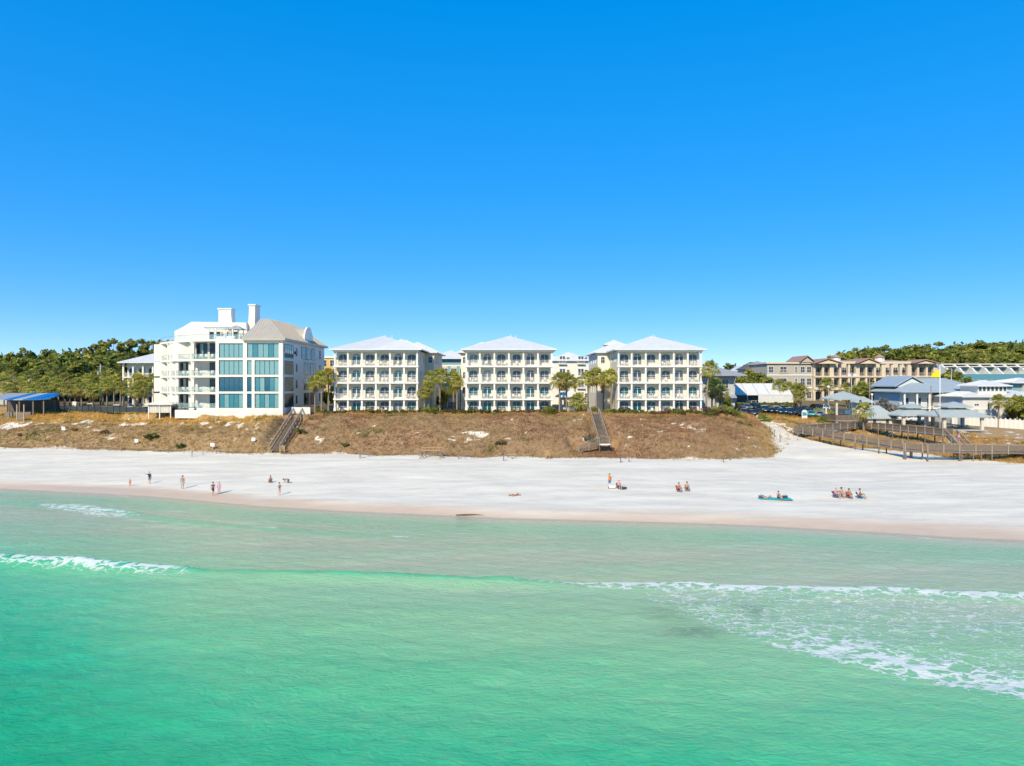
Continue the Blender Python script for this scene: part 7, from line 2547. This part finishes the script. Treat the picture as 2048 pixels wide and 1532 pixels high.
# hedges and shrubs at the condo gardens
rs = random.Random(3)
SHR = []
for px_ in range(655, 910, 17):
    SHR.append((px_, 148.4 + rs.uniform(-1, .4), rs.uniform(1.7, 2.6), rs.uniform(.55, .95), 'green'))
for px_ in range(912, 1110, 16):
    SHR.append((px_, 147.6 + rs.uniform(-.8, .8), rs.uniform(1.7, 2.5), rs.uniform(.6, 1.0), 'green' if px_ < 1030 or px_ % 3 else 'dry'))
for px_ in range(1112, 1170, 15):
    SHR.append((px_, 147.8 + rs.uniform(-1, 1), rs.uniform(1.5, 2.2), rs.uniform(.5, .9), 'green' if px_ % 2 else 'dry'))
for px_ in range(1215, 1420, 15):
    SHR.append((px_, 147.5 + rs.uniform(-1, .8), rs.uniform(1.8, 2.8), rs.uniform(.7, 1.25), 'dry' if 1300 < px_ < 1345 else 'green'))
for px_ in range(1415, 1470, 13):
    SHR.append((px_, 149 + rs.uniform(-2, 2), rs.uniform(2.0, 3.0), rs.uniform(1.0, 1.5), 'dry' if px_ % 2 else 'green'))
cnt = {}
ORDS = ordn + ['thirteenth', 'fourteenth', 'fifteenth', 'sixteenth', 'seventeenth', 'eighteenth', 'nineteenth', 'twentieth', 'last but two', 'last but one', 'last']
for i, (px_, d, w, h, kd) in enumerate(SHR):
    near = 'left condo' if px_ < 912 else ('middle condo' if px_ < 1112 else ('pool hut' if px_ < 1180 else 'right condo'))
    cnt[near] = cnt.get(near, -1) + 1
    bush(P(px_, d), d, w, h, f'{ORDS[cnt[near]]} shrub from left, {kd if kd == "dry" else "clipped green"}, in the garden edge before the {near}', kd, f'garden edge shrubs before the {near}', seed=i)
for i, (px_, py_, s, kd, lab) in enumerate([(210, 868, 2.0, 'dry', 'dark bush low on the left dune'), (302, 878, 3.0, 'green', 'dark green bush beside the second white sign'), (362, 896, 2.2, 'green', 'low green bush at the left dune foot'), (598, 868, 2.4, 'green', 'green bush right of the long stairs'),
                                             (690, 892, 1.7, 'green', 'green bush near the slope foot below left condo'), (1000, 890, 2.2, 'dry', 'dark bush at the slope foot below the middle condo'), (1172, 882, 2.2, 'grey', 'grey bush beside the landing'), (1180, 880, 2.0, 'green', 'yellow green bush touching the stair landing'), (2035, 912, 3.4, 'green', 'olive bush at the right edge below the boardwalk'), (40, 872, 1.6, 'dry', 'dark bush at the far left of the dune'), (150, 862, 1.4, 'dry', 'small dark bush above the leftmost sign')]):
    x, y, z = on_ground(px_, py_)
    bush(x, y, s, s * .4, lab, kd, seed=i)
for i, (px_, d, s, lab) in enumerate([(1099, 147.0, 2.1, 'big round palmetto before the right end of the middle condo'), (1460, 150, 2.2, 'bright palmetto clump left of the car park'), (1475, 151, 2.0, 'bright palmetto clump beside the black cars'), (1447, 151, 2.0, 'palmetto under the leaning palm'), (1430, 149.5, 1.6, 'palmetto at the right corner of the right condo'), (1356, 147, 1.5, 'small bright palmetto before the right condo'), (865, 147.5, 1.7, 'bright yellow green palmetto right of the left condo'), (852, 148.2, 1.4, 'smaller palmetto right of the left condo'), (1217, 147, 1.3, 'palmetto right of the middle stairs'), (1525, 158, 1.8, 'palmetto before the black cars'), (1538, 157, 1.2, 'small palmetto at the head of the path'), (1645, 158, 1.8, 'palmetto left of the gazebo'), (1660, 170, 2.0, 'palmetto behind the gazebo left'), (1635, 172, 2.2, 'palmetto clump at the car park end'), (640, 152, 1.6, 'palmetto beside the long stairs'), (1450, 143, .8, 'small palmetto on the right dune slope'), (1500, 140, .7, 'tiny palmetto on the dune end slope'), (1187, 150, 1.5, 'palmetto left of the middle stairs'), (1500, 180.5, 1.3, 'palmetto before the tent hedge'), (1480, 141, .8, 'small palmetto above the sandy path')]):
    palmetto(P(px_, d), d, s, lab, 'palmettos in the dune gardens', i)
# hedge between tent and car park
hg = thing('hedge', 'long dark clipped hedge between the tent and parked cars', 'hedge', (P(1446, 181), 181, GZ(P(1500, 181), 181)))
Lh = P(1592, 181) - P(1446, 181)
rg = np.random.default_rng(8)
n = 6500
pts = np.stack([rg.uniform(0, Lh, n), rg.normal(size=n) * .45, rg.uniform(0, 1.35, n)], -1)
edge = rg.random(n)
pts[:, 1] = np.where(edge < .45, -.6 + rg.normal(size=n) * .05, np.clip(pts[:, 1], -.65, .65))
pts[:, 2] = np.where(edge > .75, 1.35 + rg.normal(size=n) * .06, pts[:, 2])
me = leaves_mesh('foliage', M_OAK, pts, np.tile(np.array([0, -.6, .8]), (n, 1)), .22, rg, np.clip(rg.normal(.4, .2, n), 0, 1))
inst('foliage', me, hg)
for i in range(12):
    MB().tube([(Lh * (i + .5) / 12, 0, -.3), (Lh * (i + .5) / 12, 0, .9)], [.06, .03], 5).build('stem', M_BARK, hg)
